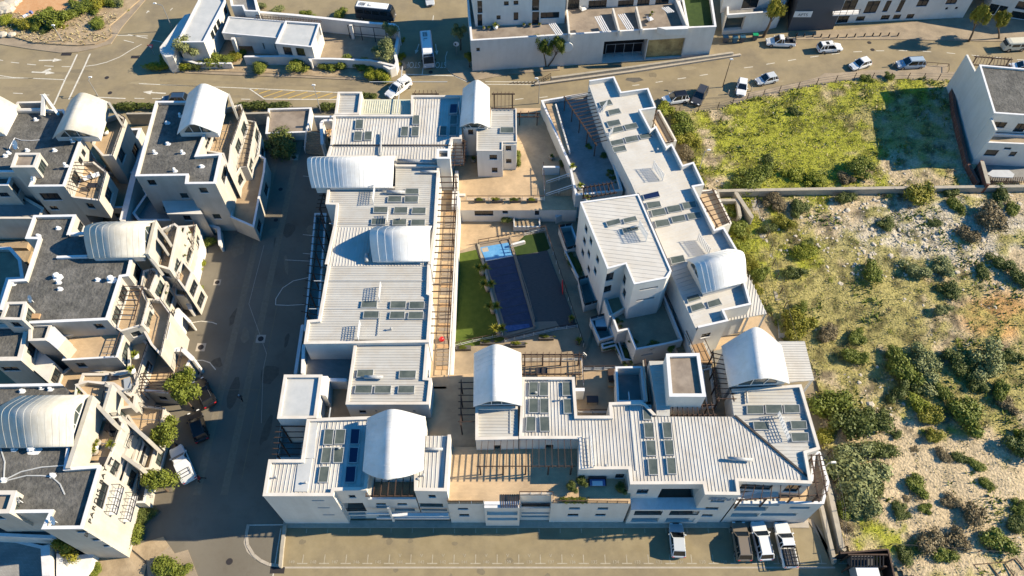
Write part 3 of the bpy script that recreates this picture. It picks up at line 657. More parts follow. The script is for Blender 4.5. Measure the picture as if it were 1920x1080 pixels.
def duct_box(root, P, z, m='grey', h=.35, name='cable_tray'): MB().prism(WP(P, z), z-.5, z+h-.3).build(name, m, root)
for q in ([(578,506),(657,506),(650,600),(568,600)],[(563,626),(644,626),(636,720),(553,720)],[(668,626),(745,626),(738,715),(658,715)],[(1155,463),(1224,463),(1222,558),(1146,556)],[(1038,578),(1112,578),(1106,675),(1028,675)],[(1145,578),(1220,578),(1214,675),(1136,675)],[(1534,461),(1610,461),(1605,556),(1528,556)],[(1430,572),(1502,572),(1498,668),(1420,668)],[(1528,572),(1604,572),(1600,668),(1520,668)]): skylight(wg, A5(q), 10.2)
skylight(wg, A5([(1534,348),(1610,348),(1605,440),(1524,445)]), 10.2, m='roof_glass_navy', h=.4)
for q in ([(985,358),(1105,358),(1105,412),(975,412)],[(823,427),(948,427),(945,484),(815,484)],[(975,427),(1103,427),(1098,487),(972,487)],[(690,524),(822,526),(820,583),(684,583)],[(880,528),(1004,528),(1000,588),(870,588)],[(1045,532),(1172,532),(1168,592),(1036,592)],[(672,633),(800,633),(795,692),(664,692)],[(866,638),(995,638),(990,697),(860,697)],[(1036,642),(1165,642),(1162,700),(1030,700)]): skylight(wg, A6(q), 10.2)
for q in ([(595,310),(682,310),(680,350),(588,350)],[(606,368),(693,368),(690,410),(600,410)],[(757,312),(845,312),(842,354),(752,354)],[(863,314),(948,314),(946,356),(858,356)],[(755,370),(838,370),(836,412),(748,412)],[(858,372),(943,372),(940,414),(852,414)]): skylight(wg, D3(q), 10.2)
for q in ([(570,697),(662,697),(658,740),(564,742)],[(806,702),(902,702),(897,748),(802,748)],[(560,785),(655,785),(650,832),(552,832)],[(668,787),(762,787),(757,832),(664,832)],[(800,787),(893,787),(890,832),(795,832)]): skylight(wg, D3(q), 9.9)
def stand(root, p, z, w=1.4, h=1.3, ang=0, m='frame_white', name='antenna_stand'):
    x, y = W(*p, z); b = MB(); c, s_ = math.cos(ang)*w/2, math.sin(ang)*w/2
    for k in (-1,1): b.bar((x+c*k,y+s_*k,z-.4),(x+c*k,y+s_*k,z+h),.06)
    for zz in (.2,.4,.6,.8,1.0,1.35): 
        if zz < h+.1: b.bar((x-c,y-s_,z+min(zz,h)),(x+c,y+s_,z+min(zz,h)),.05)
    for k in range(9): t = -1+2*k/8; b.bar((x+c*t,y+s_*t,z+.1),(x+c*t,y+s_*t,z+h*.95),.07,.07)
    return b.build(name, m, root)
stand(wg, D3([(700,270)])[0], 10.4, 2.2, 1.0, R(90)); stand(wg, D3([(583,490)])[0], 10.4, 2.2, 1.0, R(90)); stand(wg, A6([(697,430)])[0], 10.4, 2.6, 1.1, R(90)); stand(wg, A6([(822,640)])[0], 10.4, 1.6, .9, R(90))
duct(wg, A5([(835,640)])[0], A5([(828,880)])[0], 10.45, .14); duct(wg, A5([(1000,925)])[0], A5([(1390,940)])[0], 10.6, .3); duct(wg, A5([(1620,330)])[0], A5([(1635,450)])[0], 10.7, .12)
duct(wg, A6([(1120,205)])[0], A6([(1285,207)])[0], 10.5, .2); duct(wg, A6([(810,390)])[0], A6([(975,395)])[0], 10.5, .25); duct(wg, A6([(628,960)])[0], A6([(625,1030)])[0], 10.7, .25)
duct(wg, D3([(610,740)])[0], D3([(715,742)])[0], 10.3, .22); duct(wg, D3([(700,370)])[0], D3([(685,505)])[0], 10.3, .05); duct(wg, D3([(600,540)])[0], D3([(955,545)])[0], 10.25, .1, 'gutter')
duct(wg, A5([(320,767)])[0], A5([(1535,767)])[0], 10.32, .1, 'gutter')
for o_ in [o for o in bpy.data.objects if o.name.startswith('gutter')]: o_.data.materials[0] = MATS['gutter']
# vaults of the wing: (front eave, crest)
vaultw(wg, A6([(120,352),(862,352)]), 2.9, 10.9, 13.4, 9.5, prow=(.5,.3), k=.05, step=.55)
vaultw(wg, A6([(682,1033),(1205,1030)]), 2.9, 10.8, 13.2, 9.8, prow=(.3,.1), k=.05, step=.9)
vault(wg, A7([(226,580),(258,195)]), A7([(375,545),(398,108)]), 10.9, 13.3, 9.5, be=A7([(530,585),(530,185)]), step=.62)
# lift tower with square opening
lt = Block(wg, A5([(1400,808),(1532,808),(1530,905),(1396,905)]), 12.2, 2.4, 'flat_brown', ph=.5, pw=.3, cop='coping_white')
# north block right of the vault, and tower
nbk = bld('stepped_white_tower','white cube tower with ribbed roof above the north courtyard steps','tower block',(930,250),10)
W5 = Block(nbk, A7([(545,400),(800,400),(805,738),(662,738),(660,825),(398,825),(400,590),(535,585)]), 10.5, LC, 'sheet_x', rib=0, step=.36, ph=.15, pw=.12)
W5.win(4, A7([(527,865)])[0], A7([(605,913)])[0]); W5.win(4, A7([(552,995)])[0], A7([(610,1042)])[0])
W5b = Block(nbk, A7([(660,738),(803,738),(800,765),(660,765)]), 10.2, LC, 'sheet_flat', ph=0)
W5b.win(2, A7([(692,775)])[0], A7([(748,822)])[0]); W5b.win(2, A7([(696,908)])[0], A7([(750,950)])[0])
skylight(nbk, A7([(638,583),(775,583),(775,645),(632,643)]), 10.4)
Block(nbk, A7([(258,590),(400,590),(400,600),(262,600)]), 10.6, UC, 'wall', ph=0).win(2, A7([(310,610)])[0], A7([(365,660)])[0])
nd = Block(nbk, rect(-9.4,70.2,4.0,91.3), UC, 0, 'paving', ph=0, world=True)
nd2 = Block(nbk, rect(4.0,70.2,9.4,91.3), UC, 0, 'paving', ph=0, world=True)
nd.win(0, A8([(340,440)])[0], A8([(515,512)])[0]); nd.win(0, A8([(600,425)])[0], A8([(650,492)])[0]); nd.win(0, A8([(900,438)])[0], A8([(952,508)])[0])
Block(nbk, A8([(172,308),(258,308),(252,328),(172,328)]), UC+.3, LC, 'wall', ph=0)
MB().box(-8.6,69.6,LC,-7.7,72.5,UC+1.6).build('pier','wall',nbk)
MB().box(-8.4,72.5,UC,-7.9,76.5,UC+1.5).build('parapet','wall',nbk)
# planter yard against the south face
MB().box(.2,68.4,LC,.4,70.1,LC+1.0).build('low_wall','wall',nbk); MB().box(3.9,68.4,LC,4.1,70.1,LC+1.0).build('low_wall','wall',nbk); MB().box(.4,68.4,LC,3.9,68.6,LC+1.0).build('low_wall','wall',nbk)
MB().box(.4,68.6,LC,3.9,70.1,LC+.7).build('planting_bed','soil',nbk)
rail('railing with flower boxes along the south edge of the upper courtyard', A8([(272,372),(985,372)]), UC, 1.0, group='terrace railings', gap=1.6)
for i, (c_, cat) in enumerate((((390,360),'leftmost'),((552,362),'second'),((718,360),'third'),((872,360),'rightmost'))):
    x, y = W(*A8([c_])[0], UC+.6); t = thing('flower_box', ['grey flower box at the left end of the upper courtyard railing','second flower box from the left behind the upper courtyard railing','third flower box along the upper courtyard railing, by the slatted shade','flower box at the right end of the upper courtyard railing'][i], 'planter', (x,y,UC), 'flower boxes on the upper railing')
    MB().box(x-.8,y-.2,UC,x+.8,y+.2,UC+.5).build('box','pot_dark',t); FL = globals().setdefault('FLQ', []); FL.append((t, x, y, UC+.5))
# ---- west courtyard walkway (gallery) between wing and lawn
wk = bld('walkway','long timber pergola walkway between the west wing and the pool lawn','walkway',(830,520),UC)
gx0, gx1 = -9.6, -7.75
Block(wk, rect(-12,34,-7.75,73.5), UC+.6, 0, 'paving', ph=0, world=True)
for i in range(46):
    yy = 44+i*.62
    if i%9 != 8: MB().box(-9.5,yy,UC+.6,-8.0,yy+.5,UC+.66).build('deck_board','deck_grey' if i%5 else 'timber',wk)
rail('long white parapet railing on the lawn side of the pergola walkway', [(-7.8,42.5),(-7.8,71.5)], UC+.6, 1.1, world=True, gap=2.2, topm='frame_white', group='walkway railings')
MB().box(-7.72,40.5,LC,-7.5,72,UC+.75).build('retaining_wall','wall',wk)
for k in (0,):
    r_ = thing('pergola','dark timber pergola over the walkway beside the west wing','pergola',(-8.7,58,UC+.6),'dark timber pergolas')
    z_ = 9.4
    for x_ in (-7.95,): MB().bar((x_,46.5,z_),(x_,73,z_),.12,.2).build('beam','timber_dark',r_)
    for i in range(26):
        yy = 47+i*1.02; MB().bar((-10.2,yy,z_+.16),(-7.6,yy,z_+.16),.08,.14).build('slat','timber_dark',r_)
    for i in range(6):
        yy = 47+i*5.1; MB().bar((-7.95,yy,UC+.6),(-7.95,yy,z_-.1),.14).build('post','timber_dark',r_)
# floor of the passage south of the walkway
ps = Block(wk, [(808,705),(893,700),(893,860),(836,862),(800,862),(800,760)], UC+1.4, 0, 'paving', ph=0)
st = MB()
for i in range(7): st.box(-9.6,41.0+i*.32,UC,-8.0,41.32+i*.32,UC+1.4-.12*i)
st.build('step','deck_grey',wk)
# ---- courtyard centre: lawn, pool, deck
lawn = [(849,478),(893,468),(955,628),(940,640),(846,655)]
slab('lawn', lawn, LC+.03, 'turf', zb=LC-.1)
slab('lawn', D4([(505,225),(590,150),(722,128),(760,235),(740,250),(530,288)]), LC+.03, 'turf_dark', zb=LC-.1)
slab('patio_paving', A8([(150,440),(300,520),(720,580),(790,690),(800,740),(380,770),(150,855)]), LC+.012, 'paving', zb=LC-.1)
slab('pool_surround', D4([(272,205),(487,168),(668,772),(655,785),(440,832)]), LC+.06, 'deck_grey', zb=LC-.1)
pool = thing('swimming_pool','long pool with pale blue shallow end and dark blue covered deep end','swimming pool',(*W(*D4([(450,500)])[0],LC),LC))
MB().prism(WP(D4([(288,230),(478,197),(508,284),(328,320)]),LC+.1),LC+.05,LC+.10).build('shallow_water','water_light',pool)
b = MB(); q = WP(D4([(331,326),(512,290),(648,765),(470,805)]),LC+.09); b.prism(q,LC+.05,LC+.09); b.build('pool_cover','pool_cover',pool)
MB().prism(WP(D4([(440,760),(618,745),(625,768),(462,802)]),LC+.11),LC+.09,LC+.11).build('crumpled_cover','pool_cover_wet',pool)
for k in range(1,9):
    L_ = lambda p,q,t: (p[0]+(q[0]-p[0])*t, p[1]+(q[1]-p[1])*t); t = k/9
    p = W(*D4([L_((331,326),(470,805),t)])[0],LC+.1); q = W(*D4([L_((512,290),(648,765),t)])[0],LC+.1); MB().bar((*p,LC+.1),(*q,LC+.1),.05,.03).build('cover_seam','grey_dark',pool)
for k in range(3):
    p,q = W(*D4([(300+3*k,240+9*k)])[0],LC+.1), W(*D4([(340+3*k,232+9*k)])[0],LC+.1); MB().bar((*p,LC+.09),(*q,LC+.09),.25,.03).build('pool_step','kerb',pool)
x,y = W(*D4([(488,245)])[0],LC+.3)
for s_ in (-.3,.3): MB().bar((x,y+s_,LC+.1),(x,y+s_,LC+.9),.05).bar((x,y+s_,LC+.9),(x+.5,y+s_,LC+.9),.05).bar((x+.5,y+s_,LC+.9),(x+.5,y+s_,LC+.1),.05).build('ladder_rail','steel',pool)
for a_,b_,n_ in (((276,206),(440,832),'l'),((488,170),(660,772),'r'),((276,206),(488,170),'t'),((440,832),(660,772),'b')):
    p,q = WP(D4([a_,b_]),LC+.1); MB().bar((*p,LC+.13),(*q,LC+.13),.32,.16).build('coping','concrete' if n_=='l' else 'deck_grey',pool)
p,q = WP(D4([(325,322),(512,287)]),LC+.1); MB().bar((*p,LC+.12),(*q,LC+.12),.12,.1).build('edge_strip','frame_white',pool)
slab('pool_deck', D4([(530,288),(742,250),(945,768),(668,775)]), LC+.05, 'deck_dark', zb=LC-.1)
slab('pool_deck', D4([(655,732),(800,728),(835,780),(470,850),(445,835),(660,775)]), LC+.07, 'deck_grey', zb=LC-.1)
fg = 'white railings round the pool court'
rail('white posted railing along the east side of the pool deck', D4([(728,118),(760,220),(845,470),(985,902)]), LC, 1.1, group=fg, gap=1.5, mid=False)
rail('white railing on the south edge of the pool deck', D4([(455,872),(650,825),(800,790),(945,768)]), LC, 1.0, group=fg, gap=1.4)
rail('white railing along the south edge of the lawn', D4([(78,912),(240,870),(440,830)]), LC, 1.0, group=fg, gap=1.4)
rail('brown topped railing at the north end of the pool', D4([(278,208),(484,172)]), LC, 1.0, group=fg, gap=1.4, m='deck_grey')
rail('short railing at the north corner of the dark lawn strip', D4([(585,152),(728,116)]), LC, 1.1, group=fg, gap=1.2)
rail('thin grey railing between the pool and the dark deck', D4([(488,180),(605,540),(655,735)]), LC, .9, group=fg, gap=2.2, m='deck_grey', topm='deck_grey', mid=False)
wallrun('patio_wall','short white slatted wall beside the pool end','wall', D4([(500,212),(588,188)]), LC+.6, LC, .25)
# stairs generic
def stairs(label, p0, p1, width, z0, z1, n, m='paving_dull', rails=True, world=False):
    a, b_ = (Vector(W(*p0,z0)), Vector(W(*p1,z1))) if not world else (Vector(p0), Vector(p1))
    d = b_-a; L = d.length; d.normalize(); nn = Vector((-d.y,d.x))*width/2; r = thing('staircase', label, 'stairs', (a.x,a.y,z0-.1))
    for i in range(n):
        s0, s1 = L*i/n, L*(i+1)/n; z = z0+(z1-z0)*(i+1)/n; P = [tuple(a+d*s0-nn),tuple(a+d*s1-nn),tuple(a+d*s1+nn),tuple(a+d*s0+nn)]
        MB().prism(P, z0-.1, z).build('step', m, r)
    if rails:
        for k in (-1,1):
            p, q = a+nn*k, b_+nn*k; b = MB(); b.bar((p.x,p.y,z0+.9),(q.x,q.y,z1+.9),.08); b.bar((p.x,p.y,z0+.45),(q.x,q.y,z1+.45),.05)
            for t in (0,.5,1): c = p.lerp(q,t); zz = z0+(z1-z0)*t; b.bar((c.x,c.y,zz-.1),(c.x,c.y,zz+.9),.07)
            b.build('handrail','frame_white',r)
    return r
stairs('white railed staircase climbing from the north courtyard to the terrace wing', A8([(1000,290)])[0], A8([(1240,210)])[0], 2.4, UC-.5, 6.6, 12, m='paving_dull')
stairs('grey entrance stairs with white cheek walls beside the estate car park', A5([(165,860)])[0], A5([(185,640)])[0], 3.2, .1, 2.6, 12)
stairs('short steps down to the pool court beside the lower patio wall', D4([(1030,890)])[0], D4([(1010,870)])[0], 4.2, LC-.05, LC+.5, 4)
wallrun('stair_wall','tall white cheek wall enclosing the stair well at the north courtyard','wall', A8([(975,65),(1120,65)]), UC+1.6, UC, .25)
rail('white railing round the sunken stair landing in the north courtyard', A8([(975,65),(985,315)]), UC, 1.1, group='terrace railings')

# ---- north east terrace building N2
n2 = bld('terrace_building','white low building with paved roof terrace toned grey for shade and tan for sun between stairs and street','building',(1080,240),7)
N2 = Block(n2, C6([(95,162),(360,118),(420,290),(520,630),(275,655),(240,495)]), 7.6, 0, 'paving_grey', ph=.6, pw=.28, cop='coping_white')  # grey floor colour stands for the shade on this terrace
for c_ in ((118,300),(132,345),(150,390)): N2.win(5, C6([c_])[0], w=1.4, h=1.5)
MB().prism(WP(C6([(118,172),(172,178),(238,430),(220,440)]),7.1),7.0,7.1).build('ledge','paving',n2)  # sunlit strip of the same floor, its light painted as tan
p,q = WP(C6([(172,180),(245,432)]),7.4); MB().bar((*p,7.2),(*q,7.2),.2,.45).build('low_wall','wall',n2)
pergola('dark timber pergola over the grey terrace beside the stepped white roof', C6([(215,140)])[0], C6([(385,395)])[0], C6([(460,375)])[0], C6([(350,115)])[0], 9.6, 7, 15, group='dark timber pergolas', npost=5)
pergola('dark timber pergola at the south end of the grey terrace', C6([(300,618)])[0], C6([(470,590)])[0], C6([(490,640)])[0], C6([(310,670)])[0], 9.2, 7, 8, group='dark timber pergolas')
pergola('grey pergola bars across the gap between the north courtyard and terrace', A7([(805,445)])[0], A7([(1040,445)])[0], A7([(1030,480)])[0], A7([(805,480)])[0], 7.5, 5, 3, group='dark timber pergolas', slat=.1)
pergola('brown pergola frame north of the vaulted north block', A7([(550,250)])[0], A7([(785,250)])[0], A7([(785,395)])[0], A7([(545,395)])[0], 10.6, 5, 6, group='dark timber pergolas')
pergola('short brown pergola over the north light well', A5([(1565,720)])[0], A5([(1685,720)])[0], A5([(1670,970)])[0], A5([(1550,970)])[0], 9.5, UC, 2, group='dark timber pergolas')
pergola('row of dark bars beside the square roofed tower and north block', A5([(1565,725)])[0], A5([(1555,965)])[0], A5([(1670,965)])[0], A5([(1685,725)])[0], 9.7, UC, 7, group='dark timber pergolas', posts=False, rails=(1,))
# ---- stepped NE wing
ne = bld('stepped_apartment_wing','long white diagonal wing whose flat roof steps out in saw-tooth bays beside the vacant plot','apartment wing',(1270,380),11)
P_ne = C6([(345,58),(475,38),(512,118),(652,98),(692,200),(612,212),(665,312),(693,296),(748,402),(775,387),(832,498),(888,482),(943,600),(888,610),(998,832),(1045,820),(1118,945)])+F1([(490,122),(590,280),(636,442),(462,480),(492,546),(300,590),(180,320),(130,215)])+C6([(565,568),(430,300)])
NE = Block(ne, P_ne, 11, 0, 'sheet_flat', ph=.75, pw=.22, open=(22,23,24,25,26), cop='coping_white')
ribs(inset(NE.P, [.3]*len(NE.P)), 10.252, R(20), .62, h=.035, wd=.09, m='sheet_flat', parent=ne)
NE.winw(21, .25,.55, 8.0, 9.0); NE.winw(21, .25,.55, 5.2, 6.2)
for q in ([(395,170),(455,155),(470,180),(405,195)],[(440,212),(500,200),(514,225),(450,240)],[(433,270),(500,258),(512,285),(447,300)],[(452,305),(515,292),(528,318),(465,332)],[(525,288),(590,275),(602,302),(537,315)],[(452,372),(520,358),(528,385),(462,398)],[(527,352),(592,340),(606,368),(537,382)],[(602,338),(665,325),(678,352),(615,362)],[(463,405),(530,392),(542,420),(475,433)],[(640,690),(712,682),(722,712),(652,725)],[(665,730),(735,718),(748,752),(675,765)],[(745,712),(815,700),(828,735),(757,747)],[(825,692),(895,682),(907,715),(838,728)],[(685,785),(755,775),(768,808),(695,822)],[(768,765),(838,752),(850,785),(780,797)],[(850,748),(920,738),(932,770),(862,782)],[(765,975),(835,962),(847,997),(775,1012)]): skylight(ne, C6(q), 10.25)
skylight(ne, C6([(622,650),(705,630),(715,660),(632,678)]), 10.25, m='roof_glass_navy')
for q in ([(225,393),(300,372),(322,405),(238,432)],[(248,448),(322,425),(352,462),(262,490)],[(355,425),(432,400),(455,440),(368,465)]): skylight(ne, F1(q), 10.25)
vaultw(ne, F1([(328,372),(605,300)]), 2.7, 11.5, 14.0, 10, prow=(.3,.3), k=.06, step=.55)
carp = MB().prism(WP(F1([(600,250),(640,300),(735,500),(490,545),(462,482),(640,450),(590,300)]),8.6),8.5,8.6).build('canopy_roof','sheet',ne)
Cp = ccw(WP(F1([(592,250),(625,250),(735,498),(492,545),(465,485),(640,447)]),8.6)); ribs(Cp, 8.6, R(74), .36, parent=ne, h=.06)
for c_ in ((735,495),(625,520)): x,y = W(*F1([c_])[0],8.4); MB().bar((x,y,0),(x-.2,y-.1,8.5),.2).build('post','wall',ne)
for c_, a_ in (((700,545),70),((620,860),70),((935,925),70)): stand(ne, C6([c_])[0], 10.3, 2.6, 1.5, R(a_+45))
stand(ne, C6([(425,205)])[0], 10.3, 1.5, 1.2, R(60)); stand(ne, C6([(455,345)])[0], 10.3, 1.5, 1.2, R(60))
ped = bld('timber_deck_bridge','orange timber board walk between the brown roofed tower and the diagonal wing','boardwalk',(1310,640),5)
Pb = D5([(838,845),(925,838),(1005,1015),(905,1015)]); Q_ = WP(Pb, 6.7)
for i in range(15):
    t0, t1 = (i+.08)/15, (i+.92)/15; L_ = lambda a,b_,t: (a[0]+(b_[0]-a[0])*t, a[1]+(b_[1]-a[1])*t)
    MB().prism([L_(Q_[0],Q_[1],t0),L_(Q_[0],Q_[1],t1),L_(Q_[3],Q_[2],t1),L_(Q_[3],Q_[2],t0)],6.6,6.7).build('deck_board','timber',ped)
Block(ped, D5([(725,560),(775,600),(850,740),(925,835),(838,848),(690,640)]), 5.05, 0, 'paving_dull', ph=0)
Block(ped, D5([(838,848),(925,842),(1005,1020),(905,1020)]), 6.55, 0, 'timber', ph=0)
Pc = D5([(775,900),(830,895),(870,985),(815,990)]); Q2_ = WP(Pc, 4.6)
Block(ped, Pc, 4.5, 0, 'timber', ph=0)
for i in range(8):
    t0, t1 = (i+.08)/8, (i+.9)/8; L_ = lambda a,b_,t: (a[0]+(b_[0]-a[0])*t, a[1]+(b_[1]-a[1])*t); MB().prism([L_(Q2_[0],Q2_[3],t0),L_(Q2_[0],Q2_[3],t1),L_(Q2_[1],Q2_[2],t1),L_(Q2_[1],Q2_[2],t0)],4.5,4.6).build('deck_board','timber',ped)
rail('white railing on the west side of the ramp beside the diagonal wing', D5([(712,605),(770,740),(830,850)]), 5.1, 1.0, group='ramp railings')
rail('white stepped railing beside the orange board walk', D5([(838,850),(905,1005)]), 6.7, 1.0, group='ramp railings')
rail('white railing on the east side of the orange board walk', D5([(922,845),(995,1000)]), 6.7, 1.0, group='ramp railings')
# east side pergolas
pg = 'small brown pergolas on the east side of the diagonal wing'
pergola('small brown pergola at the north east corner of the diagonal wing', C6([(640,222)])[0], C6([(700,215)])[0], C6([(785,372)])[0], C6([(730,385)])[0], 8.4, 3, 3, group=pg)
pergola('small brown pergola beside the long middle bay of the diagonal wing', C6([(905,640)])[0], C6([(1015,820)])[0], C6([(1075,800)])[0], C6([(985,620)])[0], 8.2, 3, 8, group=pg)
Block(ne, C6([(640,222),(712,212),(800,372),(735,385)]), 5.2, 0, 'paving', ph=.5, pw=.2)
Block(ne, C6([(890,630),(1000,625),(1085,800),(1000,835)]), 5.2, 0, 'paving', ph=.5, pw=.2)
# ---- central tall block
cb = bld('tall_apartment_block','tall white block with cream flat roof and small square windows above the pool court','apartment block',(1170,440),13)
CB = Block(cb, [(1088,379),(1197,364),(1259,508),(1250,521.5),(1189,533),(1173,495),(1139,504)], 13.5, LC, 'sheet_flat', ph=.12, pw=.18, cop='coping_white')
ribs(inset(CB.P, [.25]*7), 13.382, R(-8), .62, h=.035, wd=.09, m='sheet_flat', parent=cb)
for c_ in ((251,218),(241,290),(279,290),(231,360),(267,365),(319,400),(266,458),(305,468)): CB.win(6, D5([c_])[0], w=.95, h=1.15, mull=1)
CB.win(5, D5([(375,510)])[0], w=1.8, h=1.7); CB.win(5, D5([(362,582)])[0], w=1.8, h=1.5)
CB.win(4, D5([(478,520)])[0], w=.9, h=1.7, mull=1); CB.win(4, D5([(478,600)])[0], w=.9, h=1.5, mull=1)
CB.win(3, D5([(625,575)])[0], w=2.4, h=.35, kind='slot', back='dark'); CB.win(3, D5([(605,638)])[0], w=2.4, h=.35, kind='slot', back='dark')
for q in ([(365,175),(448,155),(462,185),(380,207)],[(468,158),(545,140),(558,168),(478,187)],[(462,215),(555,198),(565,222),(475,248)]): skylight(cb, D5(q), 13.4)
stand(cb, D5([(585,250)])[0], 13.6, 2.2, 1.6, R(110)); duct(cb, D5([(515,212)])[0], D5([(590,195)])[0], 13.7, .14)
duct(cb, D5([(560,10)])[0], D5([(760,470)])[0], 13.3, .16, 'gutter').data.materials[0] = MATS['gutter']
# lower terrace south of it
T1_ = Block(cb, [(1124,528),(1158,622),(1177,618),(1192,656),(1246,646),(1280,638),(1240,540)], 6.3, LC, 'paving_dull', ph=.9, pw=.2, cop='coping_white')
T1_.win(3, D5([(615,968)])[0], w=1.6, h=.35, kind='slot', back='dark')
Block(cb, B7([(345,380),(430,640),(560,565),(535,380)]), 6.6, LC, 'paving_brown', ph=.6, pw=.15)
yg = 'small railed patios along the west foot of the tall block'
def patio(label, P, z=LC+1.5, soil=False):
    r = bld('walled_patio' if not soil else 'raised_planter', label, 'patio' if not soil else 'planter', P[0], z, yg if not soil else None)
    Block(r, P, z, LC, 'soil' if soil else 'paving_grey', ph=.3 if soil else 1.1, pw=.18, cop='coping_white'); return r
patio('northernmost walled patio at the foot of the tall block', A8([(1082,330),(1160,300),(1215,480),(1090,530)]))
patio('second walled patio with dark floor at the foot of the tall block', D5([(88,212),(165,200),(212,325),(135,345)]))
patio('long raised planter between two walled patios at the foot of the tall block', D5([(122,350),(212,330),(275,510),(212,535)]), LC+.9, True)
patio('third walled patio with railing top below the tall block windows', D5([(205,525),(285,505),(330,655),(240,680)]))
patio('southernmost white walled patio holding a spa tub', D5([(275,760),(365,735),(420,860),(330,885)]))
patio('stepped white planter south of the walled patios', D5([(340,905),(445,880),(480,990),(520,1000),(465,1005),(425,915),(350,935)]), LC+.9, True)
for P, l_ in (([(88,212),(165,200)],'glass railing on the north wall of the second walled patio'),([(88,212),(135,345),(212,325)],'glass railing round the outer corner of the second walled patio'),([(205,525),(285,505)],'glass railing on the north wall of the third walled patio'),([(205,525),(240,680),(330,655)],'glass railing round the outer corner of the third walled patio'),([(275,760),(365,735)],'glass railing above the spa tub patio')):
    rail(l_, D5(P), LC+1.5, .55, group='patio railings under the tall block', mid=False, infill='glass')
x,y = W(*B7([(360,690)])[0],LC+1); tb = thing('spa_tub','dark square spa tub in the southern walled patio','spa tub',(x,y,LC+.4))
MB().loft([[(x-.9,y-.8,LC+.4),(x+.9,y-.8,LC+.4),(x+.9,y+.8,LC+.4),(x-.9,y+.8,LC+.4)],[(x-.95,y-.85,LC+1.2),(x+.95,y-.85,LC+1.2),(x+.95,y+.85,LC+1.2),(x-.95,y+.85,LC+1.2)]]).build('shell','grey_dark',tb)
MB().box(x-.75,y-.65,LC+1.2,x+.75,y+.65,LC+1.26).build('cover','cloth_white',tb)
# ---- middle / south east block
sm = bld('main_front_building','widest front building with ribbed roof, hip line and barrel vaults, lettering on its facade','apartment building',(1250,840),10)
P_sm = [(979,707.5),(1077,707.5),(1082,780),(1144,780),(1142,755),(1202,753),(1210,757),(1231,779),(1378,779),(1450,842.9),(1522,906.7),(1384,902),(1387.5,928),(1322,927),(1318,907.5),(1182,908),(1178.5,879.5),(1086,880),(1086,822.5),(973.5,822.5)]
SM = Block(sm, P_sm, 10, 0, 'sheet', rib=R(90), step=.38, open=(7,8,9), ph=.35)
SR = Block(sm, [(1371,730)]+D8([(770,273),(849,545),(792,562),(815,690)])+[(1378,779)], 10, 0, 'sheet_x', rib=0, step=.42, open=(4,5))
SM1 = Block(sm, D7([(147,405),(372,405),(375,578),(147,582)]), 10, 0, 'sheet_x', rib=0, step=.38, open=(1,))
SM1.win(2, G3([(462,240)])[0], G3([(522,282)])[0]); SM.win(18, G3([(888,236)])[0], G3([(946,280)])[0])
SM.win(16, G3([(1462,475)])[0], G3([(1522,510)])[0])
SM.win(14, G3([(1640,600)])[0], G3([(1718,635)])[0])
SM.win(14, D8([(182,712)])[0], D8([(330,764)])[0], kind='balcony', depth=1.8)
for a,b_ in (((313,618),(360,648)),((278,663),(325,692)),((248,706),(288,732))): SM.win(12, F3([((a[0]+b_[0])/2,(a[1]+b_[1])/2)])[0], w=1.5, h=.75, mull=3)
lx0, lx1 = W(1183,944,5.4)[0], W(1322,944,5.4)[0]
lo_ = Block(sm, rect(lx0, 26.55, lx1, 27.95), 5.3, 0, 'coping_white', ph=0, world=True)
for u0, u1 in ((.06,.44),(.54,.94)):
    lo_.winw(0, u0, u1, 3.3, 4.9, 'balcony', 1.1, 'dark'); lo_.winw(0, u0, u1, .7, 2.2, 'slot', 1.2, 'dark')
for q in ([(100,358),(137,358),(140,420),(104,420)],[(105,432),(147,432),(152,496),(110,496)],[(113,507),(155,507),(160,573),(118,573)],[(122,584),(164,584),(168,653),(128,653)],[(182,430),(222,430),(228,498),(190,498)],[(190,505),(230,505),(236,570),(198,570)],[(200,580),(240,580),(245,650),(207,650)]): skylight(sm, D8(q), 9.7)
for q in ([(432,272),(482,272),(480,345),(430,345)],[(488,272),(535,272),(535,347),(486,347)],[(432,360),(482,360),(482,438),(430,438)],[(489,360),(537,360),(538,440),(489,440)],[(418,457),(468,457),(467,537),(414,537)],[(487,457),(540,457),(543,537),(490,537)],[(608,272),(660,272),(663,346),(610,346)],[(614,362),(663,362),(665,441),(617,441)]): skylight(sm, D7(q), 9.7)
for q in ([(540,358),(610,358),(614,396),(541,397)],[(618,356),(688,356),(693,394),(621,395)],[(696,356),(762,356),(766,392),(699,393)],[(567,427),(634,427),(638,463),(571,463)],[(724,424),(792,424),(796,460),(730,461)],[(725,474),(800,474),(803,512),(732,513)]): skylight(sm, D8(q), 9.7)
duct(sm, D8([(462,583)])[0], D8([(565,590)])[0], 10.1, .2); duct(sm, D8([(552,418)])[0], D8([(700,410)])[0], 9.9, .05); duct(sm, D8([(540,300)])[0], D8([(543,350)])[0], 9.9, .12)
stand(sm, D8([(690,455)])[0], 9.8, 3.2, 1.0, R(100)); stand(sm, G3([(1262,300)])[0], 9.8, 3.6, 1.1, R(92))
vault(sm, D7([(135,405),(138,120)]), D7([(248,375),(255,72)]), 10.6, 12.9, 9.3, be=D7([(395,400),(390,118)]), step=.62)
V6P = F1([(495,965),(448,705)])
vault(sm, V6P, F1([(700,912),(665,583)]), 10.6, 13.9, 0, be=F1([(880,942),(830,702)]), step=.62, k=.07)
MB().prism(WP(F1([(808,675),(975,675),(1035,920),(882,935)]),7.6),7.5,7.6).build('canopy_roof','sheet',sm); ribs(ccw(WP(F1([(808,675),(975,675),(1035,920),(882,935)]),7.6)),7.6,R(0),.34,parent=sm,h=.06,m='sheet_x')
